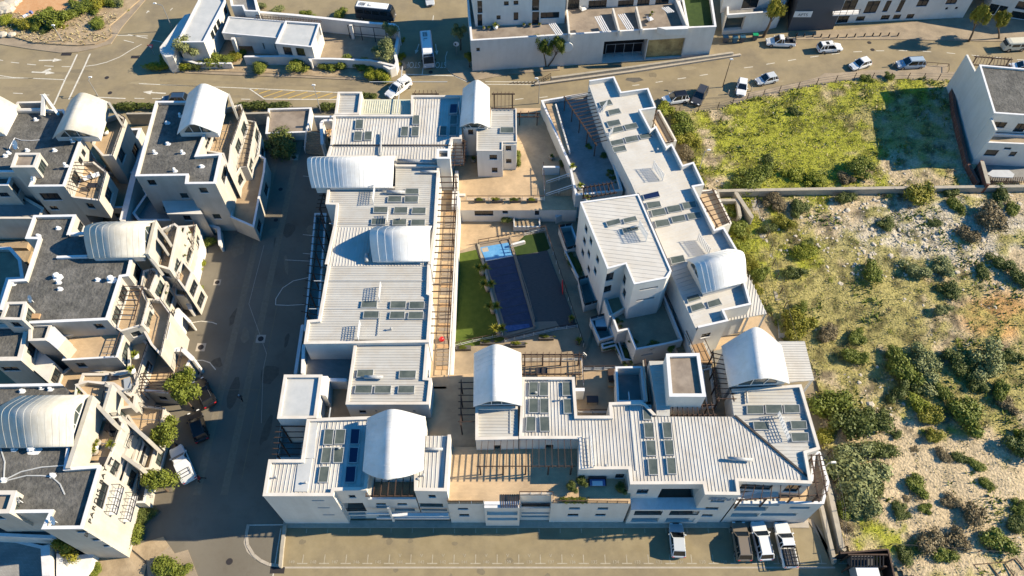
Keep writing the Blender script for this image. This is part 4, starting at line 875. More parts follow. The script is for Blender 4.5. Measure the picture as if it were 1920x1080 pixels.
for c_ in ((975,680),(1030,918)): x,y = W(*F1([c_])[0],7.5); MB().bar((x-.2,y,0),(x-.2,y,7.5),.25).build('post','wall',sm)
Block(sm, F1([(400,735),(440,640),(490,560),(640,520),(700,515),(795,665),(640,610),(470,720)]), 4.0, 0, 'paving', ph=0)
# hip line strip
p,q = WP([(1378,779),(1515,894)],9.8); MB().bar((*p,9.78),(*q,9.78),.22,.12).build('hip_flashing','gutter',sm)
# tower box with brown roof
tw = Block(sm, H7([(655,262),(1027,255),(1100,742),(692,742)]), 12.3, 6, 'flat_brown', ph=.35, pw=.35, cop='coping_white')
Block(sm, H7([(462,340),(640,340),(700,850),(695,960),(548,955),(545,850)]), 9.8, 0, 'sheet_x', ph=0, rib=0, step=.4)
Block(sm, H7([(85,408),(385,402),(430,800),(105,802)]), 9.0, 0, 'paving_grey', ph=1.8, pw=.2, cop='coping_white')
for i,(a_,b_) in enumerate((((395,335),(440,800)),((415,320),(475,800)))): p,q = WP(H7([a_,b_]),9.6); MB().bar((*p,9.6),(*q,9.6),.16,.2).build('beam','timber_dark' if i else 'concrete',sm)
Block(sm, [(1080,700),(1170,690),(1300,690),(1375,690),(1385,785),(1080,785)], 6.5, 0, 'paving_brown', ph=0)
Block(sm, H7([(1060,440),(1150,420),(1205,860),(1110,860)]), 6.9, 0, 'paving_brown', ph=.3, pw=.12)
rail('white railing beside the brown roofed tower', H7([(1050,415),(1150,415),(1205,880),(1020,890)]), 6.6, 1.0, group='terrace railings')
pergola('tall brown pergola between the brown roofed tower and the largest barrel vault', H7([(1180,230)])[0], H7([(1250,800)])[0], H7([(1420,800)])[0], H7([(1290,260)])[0], 9.6, 5, 10, group='dark timber pergolas', npost=4)
pergola('row of brown bars between the tower and the ribbed roof', H7([(695,835)])[0], H7([(1190,835)])[0], H7([(1220,950)])[0], H7([(700,950)])[0], 9.4, 6.5, 9, group='dark timber pergolas', npost=2)
# SE deck
se = Block(sm, F3([(470,592),(890,505),(905,345),(945,340),(1000,520),(968,650),(440,648)]), 7.0, 0, 'paving', ph=.9, pw=.25, cop='coping_white')
for a,b_ in (((470,652),(700,662)),((450,667),(620,692)),((425,706),(570,728)),((600,706),(800,722)),((770,668),(880,680))): se.win(5, F3([a])[0], F3([b_])[0], kind='slot', depth=1.4, back='dark' if a[0]<580 else 'paving')
SM.win(10, F3([(480,535)])[0], F3([(645,570)])[0]) ; SM.win(10, F3([(755,538)])[0], F3([(805,580)])[0])
pergola('brown pergola over the south east terrace above the parked cars', F3([(450,628)])[0], F3([(960,598)])[0], F3([(940,520)])[0], F3([(480,540)])[0], 9.0, 6.1, 9, group='dark timber pergolas', npost=4)
pergola('tall brown pergola down the east edge of the south east terrace', F3([(890,345)])[0], F3([(940,640)])[0], F3([(985,600)])[0], F3([(940,350)])[0], 8.9, 6.1, 8, group='dark timber pergolas')
# north terrace of middle block
Block(sm, D7([(395,165),(712,160),(725,300),(850,300),(880,450),(395,300)]), 6.2, 0, 'paving_brown', ph=0)
Block(sm, D7([(680,305),(728,305),(728,322),(680,322)]), 8.8, 6, 'coping_white', ph=0)
pergola('long brown pergola north of the front building facing the pool court', D7([(395,128)])[0], D7([(715,128)])[0], D7([(712,232)])[0], D7([(395,232)])[0], 9.0, 2.4, 10, group='dark timber pergolas', npost=4)
rail('railing along the north terrace of the front building', D7([(395,160),(712,158),(720,300)]), 6.2, 1.0, group='terrace railings')
rail('short white railing by the small brown terrace table', D7([(722,210),(885,208)]), 6.5, 1.0, group='terrace railings')
rail('low rail at the south edge of the brown terrace between the roofs', D7([(690,440),(845,440)]), 6.5, 1.0, group='terrace railings', gap=1.6)
pergola('slender dark pergola over the striped front deck', G3([(150*0+320,412)])[0], G3([(1128,410)])[0], G3([(1115,200)])[0], G3([(340,205)])[0], 9.6, 7, 15, group='dark timber pergolas', npost=5, slat=.06, rail=.1, rails=(0,), post=.16)
pergola('tall dark cross-barred pergola in the gap west of the vaulted middle roof', D7([(70,262)])[0], D7([(68,505)])[0], D7([(135,505)])[0], D7([(138,262)])[0], 9.6, 6.4, 7, group='dark timber pergolas', npost=4, rails=(0,))
pergola('long row of dark timber bars on the west side of the long wing', A6([(205,590)])[0], (575,595), (596,600), A6([(318,590)])[0], 7.2, 1, 14, group='dark timber pergolas', npost=6, over=.8, rails=(0,))
pergola('dark timber bars beside the vault end on the west side of the long wing', A6([(235,380)])[0], A6([(190,560)])[0], A6([(310,560)])[0], A6([(270,380)])[0], 7.2, 1, 5, group='dark timber pergolas', npost=2, over=.5, rails=(0,))
pergola('dark timber pergola over the small yard beside the flat roofed annex', B6([(200,230)])[0], B6([(165,490)])[0], B6([(360,490)])[0], B6([(385,230)])[0], 8.0, 3, 6, group='dark timber pergolas', npost=3, over=.6, rails=(0,))
Block(s2, B6([(195,225),(390,225),(355,500),(160,500)]), 3.4, 0, 'paving_grey', ph=.7, pw=.2)
Block(wg, [(590,400),(612,400),(596,620),(570,620)], 3.6, 0, 'paving_grey', ph=1.0, pw=.2, cop='coping_white')
pergola('low brown pergola north of the ribbed north roof', A5([(1150,250)])[0], A5([(1420,250)])[0], A5([(1410,232)])[0], A5([(1160,232)])[0], 9.2, 3, 6, group='dark timber pergolas', rails=(0,), npost=2)
rr = random.Random(9)
for root_, z_, box_ in ((wg,10.24,(-24.5,38,-11,96)),(sm,9.74,(-4,29,30,40)),(s1,9.74,(-26,28,-8,36)),(ne,10.32,(20,58,36,92))):
    for k in range(9):
        x, y = rr.uniform(box_[0],box_[2]), rr.uniform(box_[1],box_[3])
        if not any(inside_poly((x,y), q.P) and abs(q.zf-z_) < .25 for q in BLOCKS if q.root is root_): continue
        MB().tube((x,y,z_-.1),(x,y,z_+.35),.09,k=7).tube((x,y,z_+.35),(x,y,z_+.45),.16,.1,k=7).build('roof_vent','insul',root_)
for root_, z_, y_, x0_, x1_ in ((wg,10.225,54.3,-25.2,-11),(wg,10.225,50.1,-25.2,-11),(wg,10.225,63.6,-24.5,-9.5),(wg,10.225,91.5,-22,-10)):
    MB().box(x0_,y_-.04,z_-.06,x1_,y_+.04,z_+.02).build('sheet_lap','flat_pale',root_)
for root_, z_, x_, y0_, y1_ in ((sm,9.72,13.6,29.5,39),(sm,9.72,-.2,33.8,39),(s1,9.72,-20.9,28,37),(wg,10.22,-17.2,84,95)):
    MB().box(x_-.06,y0_,z_-.06,x_+.06,y1_,z_+.03).build('sheet_lap','flat_pale',root_)
# facade lettering
x,z = W(1362,934,8.9)[0], 8.9
lt1 = text('azure', W(1366,935,8.6)[0], 26.62, 8.35, 1.25, 'text_grey', rot=(R(90),0,0), parent=sm, ext=.05); lt1.scale=(1.3,1,1)
lw = MB()
for k in range(3):
    for i in range(8):
        xx = W(1328,935,8.6)[0]+i*.22; zz = 8.55+.28*k+.1*math.sin(i*.9); x2 = xx+.22; z2 = 8.55+.28*k+.1*math.sin((i+1)*.9); lw.bar((xx,26.63,zz),(x2,26.63,z2),.05,.12)
lw.build('emblem','text_grey',sm)
# ================================================================= WEST: terraced apartment houses
GW = 'terraced white apartment houses on the west side of the estate road'
def flue(root, p, z, h=.5, r_=.22, plate=True, m='white_plastic'):
    x, y = W(*p, z); b = MB(); b.tube((x,y,z-.05),(x,y,z+h),r_*.55,k=8); b.tube((x,y,z+h),(x,y,z+h+.15),r_,r_*.6,k=8)
    if plate: b.prism([(x+r_*1.6*math.cos(t*math.pi/4+.2)*(1+.25*(t%3==0)), y+r_*1.3*math.sin(t*math.pi/4)*(1+.3*(t%2))) for t in range(8)], z-.02, z+.03)
    return b.build('roof_vent', m, root)
def dish(root, p, z, r_=.45):
    x, y = W(*p, z); b = MB(); n = Vector((-.5,-.6,.62)).normalized(); a = n.orthogonal().normalized(); c = n.cross(a); o = Vector((x,y,z+.8))
    rings = []
    for k, (rr, dd) in enumerate(((.05,0),(.6,.05),(1,.16))): rings.append([tuple(o+n*dd*r_+a*math.cos(t*math.pi/6)*rr*r_+c*math.sin(t*math.pi/6)*rr*r_) for t in range(12)])
    b.loft(rings, cap=False); b.tube((x,y,z),(x,y,z+.8),.04,k=6); b.tube(tuple(o),tuple(o+n*.6*r_),.02,k=5)
    return b.build('satellite_dish','white_plastic',root)
def framewall(root, pts, z, zb, th=.3, m='wall'):      # thick white frame beam standing on a line
    P = WP(pts, z); b = MB()
    for k, (a, e) in enumerate(zip(P, P[1:])): b.bar((*a,(z+zb)/2),(*e,(z+zb)/2),th-.003*k,z-zb)
    return b.build('parapet', 'wall_cream' if m == 'wall' else m, root)
def brail(root, pts, z, h=.95, infill='glass', m='frame_dark'):
    return rail('', pts, z, h, parent=root, m=m, topm=m, infill=None, gap=1.0, th=.05)
# ---- L2: house north of the lane
L2 = bld('terraced_house','northernmost white house beside the gatehouse, dark gravel roof stepping round a clean barrel vault','apartment house',(330,260),10,GW)
l2 = Block(L2, A4([(187,143),(460,143),(522,368),(468,507),(633,497),(590,700),(385,702),(392,645),(50,650)]), 10.5, 0, 'membrane', ph=.45, pw=.32, cop='coping_white')
l2.win(4, A4([(650,640)])[0], w=2.6, h=1.5, mull=3)
l2.win(2, A4([(540,445)])[0], w=1.6, h=1.3)
vault(L2, A4([(330,365),(405,92)]), A4([(428,298),(508,24)]), 11, 13.4, 9.8, be=A4([(608,360),(675,92)]), step=.8)
d1 = Block(L2, A4([(600,205),(765,165),(778,205),(738,330),(700,440),(680,615),(640,500),(520,480),(560,400)]), 8.6, 0, 'paving', ph=.75, pw=.2)
brail(L2, A4([(765,170),(778,207),(738,330),(700,440)]), 8.6, .4)
framewall(L2, A4([(678,92),(712,190)]), 10.9, 8.2)
d2 = Block(L2, A4([(700,330),(775,265),(862,282),(805,585),(760,590),(700,690)]), 5.6, 0, 'paving_dull', ph=.3, pw=.12)
brail(L2, A4([(775,265),(862,282),(805,585),(760,585)]), 5.6, .8)
for i in range(9):
    p,q = WP(A4([(790-3*i+2*i,300+32*i),(850-5*i,312+31*i)]),6.6); MB().bar((*p,6.6),(*q,6.6),.07,.1).build('slat','frame_dark',L2)
d3 = Block(L2, A4([(700,600),(800,365),(893,358),(880,500),(930,530),(922,620),(850,995),(735,945),(690,925)]), 3.4, 0, 'paving_brown', ph=.8, pw=.25, cop='coping_white')
for i,(a_,h_) in enumerate((((912,600),1),((895,690),1),((875,790),1),((860,880),1))): d3.win(5, A4([a_])[0], w=1.6, h=1.1, kind='slot', depth=.3, back='dark')
framewall(L2, A4([(880,500),(800,640)]), 3.6, 2.2)
for c_ in ((268,432),(265,291),(497,585)): flue(L2, A4([c_])[0], 10.05, .2, .26)
for c_ in ((183,495),(370,495),(355,245),(318,615)): flue(L2, A4([c_])[0], 10.05, .5)
Block(L2, A4([(100,740),(390,705),(440,735),(500,930),(300,950),(70,950),(30,900),(120,770)]), 3.2, 0, 'paving_grey', ph=1.0, pw=.3, cop='coping_white')
Block(L2, A4([(270,870),(300,860),(510,915),(510,945),(330,945)]), 3.6, 0, 'paving_grey', ph=.5)
Block(L2, A4([(205,760),(405,745),(505,905),(265,905)]), 5.2, 0, 'wall', ph=0)
for P_, z_ in ((A4([(893,358),(880,500)]),3.5),(A4([(700,300),(680,420),(655,470)]),8.7),(A4([(700,590),(660,760)]),6.2)): brail(L2, P_, z_, .8)
for k in range(4):
    p_, q_ = W(*A4([(615-4*k,235+55*k)])[0],7.9), W(*A4([(735-14*k,235+55*k)])[0],7.9); MB().bar((*p_,7.87),(*q_,7.87),.07,.05).build('floor_joint','grey',L2)
# gatehouse / garage with tan roof
gh = bld('gatehouse','low flat roofed gatehouse with stained concrete roof and round bush','gatehouse',(545,240),4)
Block(gh, [(503,204),(584,202),(577.5,248),(498,251)], 1.7, 0, 'flat_brown', ph=.4, pw=.25, cop='coping_white')
wallrun('boundary_wall','low grey boundary wall along the verge west of the gatehouse','boundary wall', A4([(770,228),(950,222)]), 2.4, 0, .3, m='concrete', cop='concrete')
wallrun('boundary_wall','low grey boundary wall between the two northern white houses','boundary wall', A4([(-10,228),(180,226)]), 2.4, 0, .3, m='concrete', cop='concrete')
wallrun('stair_wall','curved white wall beside the entrance stairs with a woodpile','wall', A5([(335,515),(250,520),(228,545),(238,760)]), 3.0, 0, .4)
wallrun('stair_wall','white stepped wall west of the entrance stairs','wall', A5([(160,480),(360,480)]), 3.2, 0, .3)
# ---- L1
L1 = bld('terraced_house','north west white house with stained barrel vault, balcony cage and gravel roof with dishes','apartment house',(80,260),10,GW)
l1 = Block(L1, A3([(-200,222),(478,222),(590,440),(612,442),(482,798),(215,800),(262,690),(-200,690)]), 10.5, 0, 'membrane', ph=.45, pw=.3, cop='coping_white')
l1.win(4, A3([(380,875)])[0], w=2.6, h=1.5, mull=3); l1.win(4, A3([(405,960)])[0], w=1.1, h=.8)
l1.win(3, A3([(628,548)])[0], w=.9, h=1.1, mull=1); l1.win(3, A3([(605,605)])[0], w=.9, h=1.1, mull=1); l1.win(3, A3([(570,740)])[0], w=1.8, h=1.9)
ch = Block(L1, A3([(118,548),(300,548),(260,655),(80,656)]), 12.3, 2, 'flat_brown', ph=.3, pw=.35)
Block(L1, A3([(-200,708),(95,704),(62,792),(-200,792)]), 9.4, 0, 'membrane', ph=.35, cop='coping_white').win(2, A3([(30,860)])[0], w=1.4, h=.9).win(2, A3([(48,975)])[0], w=2.0, h=1.3)
Block(L1, A3([(-200,612),(96,612),(70,706),(-200,706)]), 9.0, 0, 'roof_glass_navy', ph=.5, cop='coping_white')
l1c = Block(L1, A3([(-200,792),(140,760),(190,880),(330,960),(300,1040),(-200,1040)]), 5.5, 0, 'paving_grey', ph=.3)
vault(L1, A3([(392,438),(530,150)]), A3([(498,372),(620,95)]), 11, 13.3, 9.8, be=A3([(738,430),(815,165)]), m='vault_old', step=.8)
vault(L1, A3([(-330,400),(-200,180)]), A3([(-120,330),(-30,112)]), 11, 13.3, 9.8, be=A3([(20,400),(128,190)]), m='vault_old', step=.8)
b = MB()
P = WP(A3([(290,222),(340,125)]),11.8); Q = WP(A3([(410,218),(345,140)]),11.8)
MB().bar((*P[0],10.6),(*P[1],12.2),.5,.4).build('frame_wall','wall',L1); MB().bar((*Q[0],10.6),(*P[1],12.2),.4,.4).build('frame_wall','wall',L1)
Block(L1, A3([(130,165),(330,160),(320,222),(95,226)]), 10.6, 5, 'paving_grey', ph=.9)
e1 = Block(L1, A3([(745,300),(888,255),(942,292),(848,568),(770,570),(680,470)]), 8.6, 0, 'paving', ph=.7, pw=.25)
brail(L1, A3([(888,255),(942,292),(848,568)]), 8.6, .3)
framewall(L1, A3([(815,165),(870,255)]), 11.2, 8.3); 
e2 = Block(L1, A3([(560,620),(700,612),(802,690),(745,905),(540,880),(500,800)]), 8.4, 4.5, 'paving', ph=.6, pw=.2)
pr = A3([(555,618),(720,612),(690,870),(500,805)])
for i in range(9):
    t = i/8; a_, b_ = W(pr[0][0]+(pr[3][0]-pr[0][0])*t, pr[0][1]+(pr[3][1]-pr[0][1])*t, 10.2), W(pr[1][0]+(pr[2][0]-pr[1][0])*t-6, pr[1][1]+(pr[2][1]-pr[1][1])*t, 10.2)
    MB().bar((*a_,10.2),(*b_,10.2),.07,.1).build('slat','timber_dark',L1)
brail(L1, A3([(712,612),(802,690),(745,905)]), 8.4, .7)
Block(L1, A3([(790,690),(1010,688),(935,960),(770,960),(700,920)]), 3.4, 0, 'paving_brown', ph=.9, pw=.3, cop='coping_white')
Block(L1, A3([(900,370),(1060,360),(985,610),(860,605),(780,660)]), 3.2, 0, 'paving_grey', ph=.9, pw=.4, cop='coping_white')
wallrun('boundary_wall','sloped white wall between the two northern white houses','boundary wall', A3([(1120,420),(1010,690),(920,1050)]), 4.2, 0, .8, m='wall')
x,y = W(*A3([(940,515)])[0],2.6); cv = thing('water_tank','pale blue rounded tank standing in the dark yard beside the north west house','tank',(x,y,2.3))
rg = []
for k in range(5):
    z_ = 2.35+[0,.4,1.0,1.3,1.38][k]; q_ = [1,1.02,1,.85,.5][k]; rg.append([(x+q_*1.0*math.copysign(abs(math.cos(t*math.pi/8))**.5, math.cos(t*math.pi/8)), y+q_*1.9*math.copysign(abs(math.sin(t*math.pi/8))**.5, math.sin(t*math.pi/8)), z_) for t in range(16)])
MB().loft(rg).build('tank_body','paint_silver_blue',cv,smooth=True); MB().tube((x,y,3.7),(x,y,3.85),.3).build('lid','grey_dark',cv)
for c_ in ((270,300),(410,530),(65,550),(40,572),(205,530)): flue(L1, A3([c_])[0], 10.05, .25, .24)
dish(L1, A3([(140,515)])[0], 10.05, .7); dish(L1, A3([(265,768)])[0], 10.05, .35); flue(L1, A3([(495,645)])[0], 10.5)
flue(L1, A3([(545,462)])[0], 10.5); x,y=W(*A3([(110,430)])[0],10.05)
b = MB()
pp = [W(*q,10.1) for q in A3([(60,540),(80,490),(110,435),(160,452),(230,455),(300,450)])]
for a_,e_ in zip(pp,pp[1:]): b.tube((*a_,10.12),(*e_,10.12),.05,k=5)
b.build('pipe','coping_white',L1)
# ---- L3
L3 = bld('terraced_house','middle white house with broad gravel roof, grey vault and timber barred terrace','apartment house',(120,520),10,GW)
l3 = Block(L3, B1([(190,72),(427,68),(388,182),(560,165),(747,302),(722,412),(682,418),(605,660),(150,680),(-100,640),(-60,590),(0,590),(50,435),(140,430),(215,205),(142,203)]), 10.5, 0, 'membrane', ph=.45, pw=.32, cop='coping_white', open=(2,3))
l3.win(1, B1([(455,135)])[0], w=1.6, h=1.1)
l3.win(4, B1([(775,390)])[0], w=2.4, h=1.9)
Block(L3, B1([(38,560),(148,558),(125,660),(0,656)]), 12.2, 8, 'membrane', ph=.25, pw=.3)
vaultw(L3, B1([(497,313),(815,306)]), 3.0, 11, 13.4, 9.8, prow=(.3,.3), m='vault_old', k=.07, step=.7)
# frames and terraces stepping east
framewall(L3, B2([(487,175),(405,520)]), 11.4, 8.2, .4); framewall(L3, B2([(405,515),(500,630)]), 10.4, 8.0, .35)
t1 = Block(L3, B2([(470,300),(690,210),(735,245),(640,680),(480,632),(430,560)]), 8.5, 0, 'paving', ph=.8, pw=.25)
framewall(L3, B2([(515,240),(600,345)]), 10.6, 8.0, .35); framewall(L3, B2([(475,320),(570,440)]), 10.4, 8.0, .3)
t1.win(4, B2([(560,650)])[0], w=.5, h=.5)
for k in range(6):
    p,q = WP(B2([(590-22*k,262+66*k),(680-22*k,262+66*k)]),7.72); MB().bar((*p,7.72),(*q,7.72),.06,.03).build('joint_strip','grey',L3)
brail(L3, B2([(690,215),(600,600)]), 8.2, .7)
t2 = Block(L3, B2([(738,238),(815,235),(692,745),(565,748),(560,700),(640,680)]), 6.2, 0, 'soil', ph=.6, pw=.3)
t3 = Block(L3, B2([(700,745),(800,370),(830,380),(770,580),(860,700),(790,900)]), 5.6, 0, 'paving', ph=.3, pw=.2)
t4 = Block(L3, B2([(815,235),(910,222),(870,480),(820,700),(860,860),(800,950),(690,940),(700,700)]), 3.6, 0, 'orange_soil', ph=.4, pw=.2)
rail('dark railing along the planted strip below the middle white house', B2([(905,240),(880,480),(820,640),(860,700),(800,960)]), 3.6, 1.0, m='frame_dark', group='dark balcony railings')
wallrun('boundary_wall','white angled wall round the bush yard beside the estate road','boundary wall', B2([(905,225),(1030,225),(1135,260),(1150,430)]), 1.4, 0, .4)
wallrun('boundary_wall','low pale wall beside the shrubs under the middle white house','boundary wall', B2([(925,250),(960,430),(880,760),(810,980),(850,1075)]), 1.6, 0, .5)
t5 = Block(L3, B2([(372,690),(470,662),(522,695),(440,900),(345,855)]), 8.4, 0, 'paving', ph=.7, pw=.2); brail(L3, B2([(470,668),(415,870)]), 8.1, .7)
t6 = Block(L3, B2([(480,900),(560,760),(620,810),(560,1000),(500,960)]), 6.0, 0, 'soil', ph=.5, pw=.25)
t7 = Block(L3, B1([(680,440),(790,470),(835,560),(800,690),(680,725),(610,670)]), 8.3, 0, 'paving', ph=.5, pw=.2)
fr = B1([(690,470),(800,470),(780,560),(700,700),(635,655)])
for i in range(8):
    t = i/7; a_ = W(fr[0][0]+(fr[4][0]-fr[0][0])*t, fr[0][1]+(fr[4][1]-fr[0][1])*t, 10); b_ = W(fr[0][0]+36-15*t, fr[0][1]+(fr[4][1]-fr[0][1])*t*1.02, 10)
    MB().bar((*a_,10),(*b_,10),.07,.1).build('slat','timber_dark',L3)
p,q = WP([(fr[0][0]+36,fr[0][1]),(fr[0][0]+20,fr[4][1])],10); MB().bar((*p,9.9),(*q,9.9),.1,.14).build('beam','timber_dark',L3)
brail(L3, B1([(810,480),(835,560),(795,700)]), 8.1, .7)
t8 = Block(L3, B1([(835,540),(905,545),(960,620),(905,860),(850,800),(790,690)]), 6.9, 0, 'paving', ph=.7, pw=.2)
brail(L3, B1([(905,545),(960,620),(905,860)]), 6.9, .4)
t8.win(2, B1([(930,700)])[0], w=2.4, h=2, mull=3); t8.win(3, B1([(890,790)])[0], w=2.0, h=2.2, mull=3)
t8b = Block(L3, B2([(690,745),(770,580),(870,700),(800,890)]), 6.2, 0, 'paving', ph=.6, pw=.2); t8b.win(2, B2([(810,700)])[0], w=2.2, h=1.8, mull=3)
t9 = Block(L3, B1([(355,745),(625,700),(700,735),(660,870),(350,888),(380,820)]), 7.4, 0, 'paving', ph=.5, pw=.2, cop='coping_white'); 
t9.win(4, B1([(520,935)])[0], w=1.8, h=1.6); t9.win(4, B1([(600,940)])[0], w=1.6, h=1.4)
rail('thin dark railing along the east edge of the large tan yard of the middle house', B1([(695,740),(650,870)]), 7.3, .9, m='frame_dark', group='dark balcony railings')
Block(L3, B1([(-60,684),(168,682),(118,888),(-60,890)]), 9.4, 0, 'membrane', ph=.35, pw=.5).win(2, B1([(60,935)])[0], w=2, h=1)
Block(L3, B1([(165,682),(292,682),(262,775),(160,778)]), 10.0, 2, 'membrane', ph=.3, pw=.3)
Block(L3, B1([(258,770),(300,690),(372,765),(325,826)]), 9.7, 2, 'coping_white', ph=0)
lw_ = Block(L3, B1([(120,880),(165,782),(310,900),(270,1010)]), 6.6, 0, 'wall', ph=0)
lw_.win(2, B1([(235,910)])[0], w=1.6, h=1.4)
t10 = Block(L3, B1([(720,720),(760,715),(838,800),(770,1010),(700,1075),(560,1075),(600,960),(720,940)]), 5.2, 0, 'paving', ph=.5, pw=.25)
t10.win(1, B1([(790,760)])[0], w=1.4, h=1.2) ; brail(L3, B1([(838,802),(770,1010),(745,1070)]), 5.2, .6)
t11 = Block(L3, B1([(270,1010),(400,920),(640,955),(720,960),(640,1080),(380,1100)]), 4.4, 0, 'paving', ph=.3)
t12 = Block(L3, B1([(850,820),(940,810),(1030,820),(1080,870),(1010,1010),(975,1075),(800,1060)]), 3.2, 0, 'paving', ph=.8, pw=.25, cop='coping_white')
wallrun('boundary_wall','long tan topped wall stepping down to the estate road drain','boundary wall', B1([(1000,600),(940,830),(1030,828),(1085,880)]), 3.6, 0, .5)
wallrun('boundary_wall','short white wall stub at the turning of the estate road','boundary wall', B1([(1000,600),(1070,670)]), 2.2, 0, .3)
pergola('thin dark pergola over the shaded lower terrace behind the roadside tree', B1([(810,955)])[0], B1([(790,1075)])[0], B1([(950,1075)])[0], B1([(960,950)])[0], 5.2, 2.8, 7, group='dark timber pergolas', slat=.07, rail=.1, post=.09)
rail('thin dark railing on the east edge of the lower tan terrace', B1([(1035,830),(1000,970)]), 3.2, .9, m='frame_dark', group='dark balcony railings')
for c_ in ((328,145),(330,450),(338,487),(550,435),(215,188),(75,458)): flue(L3, B1([c_])[0], 10.05, .22, .24)
flue(L3, B1([(325,420)])[0], 10.05, .6, .4); flue(L3, B1([(628,435)])[0], 10.05, .6, .4); dish(L3, B1([(190,560)])[0], 10.05, .5)
x,y = W(*B1([(200,640)])[0],10.1); MB().box(x-.6,y-.4,10.08,x+.6,y+.3,10.3).build('debris','timber',L3)
b = MB(); p,q = WP(B1([(320,308),(492,302)]),10.3); b.bar((*p,10.25),(*q,10.25),.35,.35); p,q = WP(B1([(385,178),(480,172)]),10.3); b.bar((*p,10.25),(*q,10.25),.35,.35); b.build('upstand','coping_white',L3)
# planted yards at the far left
for P_, zz in ((B1([(-60,150),(160,148),(150,205),(-60,210)]),.8),(B1([(80,272),(180,270),(150,340),(110,320)]),.8)):
    slab('garden_bed', P_, zz, 'soil')
slab('yard_paving', B1([(-60,218),(160,214),(150,255),(-60,252)]), .9, 'paving_brown')
bl = bld('terraced_house','shaded white rooftop yard walls at the far left edge west of the middle house','apartment house',(15,500),6)
Block(bl, B1([(-80,252),(60,250),(118,315),(135,430),(48,435),(0,590),(-80,590)]), 4.4, 0, 'paving_dull', ph=.6, pw=.4, cop='coping_white')
for k in range(4):
    for (pp, z_) in (((B1([(640+6*k,500+45*k)])[0], B1([(775-8*k,500+45*k)])[0]), 7.86), ((B1([(600-6*k,735+38*k)])[0], B1([(690-9*k,735+38*k)])[0]), 6.96), ((B1([(930-10*k,850+36*k)])[0], B1([(1025-12*k,850+36*k)])[0]), 2.46)):
        p_, q_ = W(*pp[0],z_), W(*pp[1],z_); MB().bar((*p_,z_),(*q_,z_),.07,.05).build('floor_joint','grey',L3)
for P_, z_ in ((B1([(985,620),(930,830)]),3.7),(B1([(880,560),(835,640),(830,700)]),7.0),(B1([(865,400),(840,500)]),8.5),(B1([(1020,410),(985,500),(1000,560)]),5.8)): brail(L3, P_, z_, .9)
for c_, l_ in (((575,985),'first'),((615,990),'second'),((655,1010),'third')):
    x, y = W(*B1([c_])[0],4.4); MB().loft([[(x+q_*r_*math.cos(t*math.pi/5),y+q_*r_*math.sin(t*math.pi/5),zz) for t in range(10)] for q_,r_,zz in ((1,.2,4.1),(1,.4,4.4),(1,.25,4.8))]).build('garden_pot','pot',L3,smooth=True)
# ---- L4
L4 = bld('lettered_terraced_house','south west white house with black lettering on its east wall and stained vault','apartment house',(80,880),11,GW)
l4 = Block(L4, D2([(-150,62),(325,54),(400,120),(385,300),(355,503),(538,490),(440,828),(222,830),(264,742),(-150,745)]), 11.6, 0, 'membrane', ph=.45, pw=.3, cop='coping_white', open=(1,2))
for c_ in ((548,650),): l4.win(5, D2([c_])[0], w=2.6, h=1.6, mull=3)
l4.win(6, D2([(435,842)])[0], w=1.1, h=.7); l4.win(6, D2([(515,885)])[0], w=1.1, h=.8); l4.win(6, D2([(575,918)])[0], w=1.1, h=.7)
Block(L4, D2([(-150,626),(88,626),(50,745),(-150,750)]), 12.6, 8, 'flat_brown', ph=.35, pw=.4)
vaultw(L4, D2([(0,396),(388,390)]), 3.1, 12, 14.4, 11, prow=(.3,.4), m='vault_old', k=.07, step=.7, glassend=(1,))
# lettering on the east wall
a_, b_ = Vector(l4.P[l4.e(5)]), Vector(l4.P[(l4.e(5)+1)%len(l4.P)]); dd = (b_-a_).normalized(); an = math.atan2(dd.y, dd.x)
no = Vector((dd.y,-dd.x)); mid = a_.lerp(b_, .5)
pos = a_.lerp(b_, .47)+no*.06
tx = text('B  PARDIS BAY', pos.x, pos.y, 10.35, .95, 'text_black', rot=(R(90),0,an), parent=L4, ext=.02, sp=1.25)
for P_, z_ in ((D2([(655,440),(600,600)]),6.3),(D2([(700,165),(870,190),(850,330)]),3.4),(D2([(790,400),(770,500)]),3.4),(D2([(715,330),(690,400)]),6.4),(D2([(610,130),(575,250)]),8.8),(D2([(760,530),(740,680)]),2.6)): brail(L4, P_, z_, .9)
for P_, z_ in ((D2([(525,300),(640,310)]),8.15),(D2([(520,370),(620,380)]),8.15),(D2([(690,240),(850,250)]),2.75),(D2([(760,430),(820,440)]),2.75)):
    p_, q_ = WP(P_, z_); MB().bar((*p_,z_),(*q_,z_),.07,.05).build('floor_joint','grey',L4)
# balcony cages on the east wall
for c0, L_ in (((585,620),2.3),((660,662),2.3)):
    i = l4.e(5); u0, z0, LL = l4.hit(i, *D2([c0])[0])
    for s_ in (0,):
        base = a_+dd*(u0-2.4 if u0 > 2.4 else u0); 
        cg = MB(); zt_ = z0; 
        for k in range(5):
            p = base+dd*(k*.75)
            cg.bar((*(p+no*.9),zt_-1.2),(*(p+no*.9),zt_),.06); cg.bar((*(p+no*.02),zt_),(*(p+no*.9),zt_),.06)
        for zz in (zt_, zt_-.6, zt_-1.2): cg.bar((*(base+no*.9),zz),(*(base+dd*3+no*.9),zz),.06)
        cg.build('balcony_cage','frame_dark',L4)
        MB().prism([tuple(base),tuple(base+dd*3),tuple(base+dd*3+no*.9),tuple(base+no*.9)], zt_-1.35, zt_-1.25).build('balcony_floor','coping_white',L4)
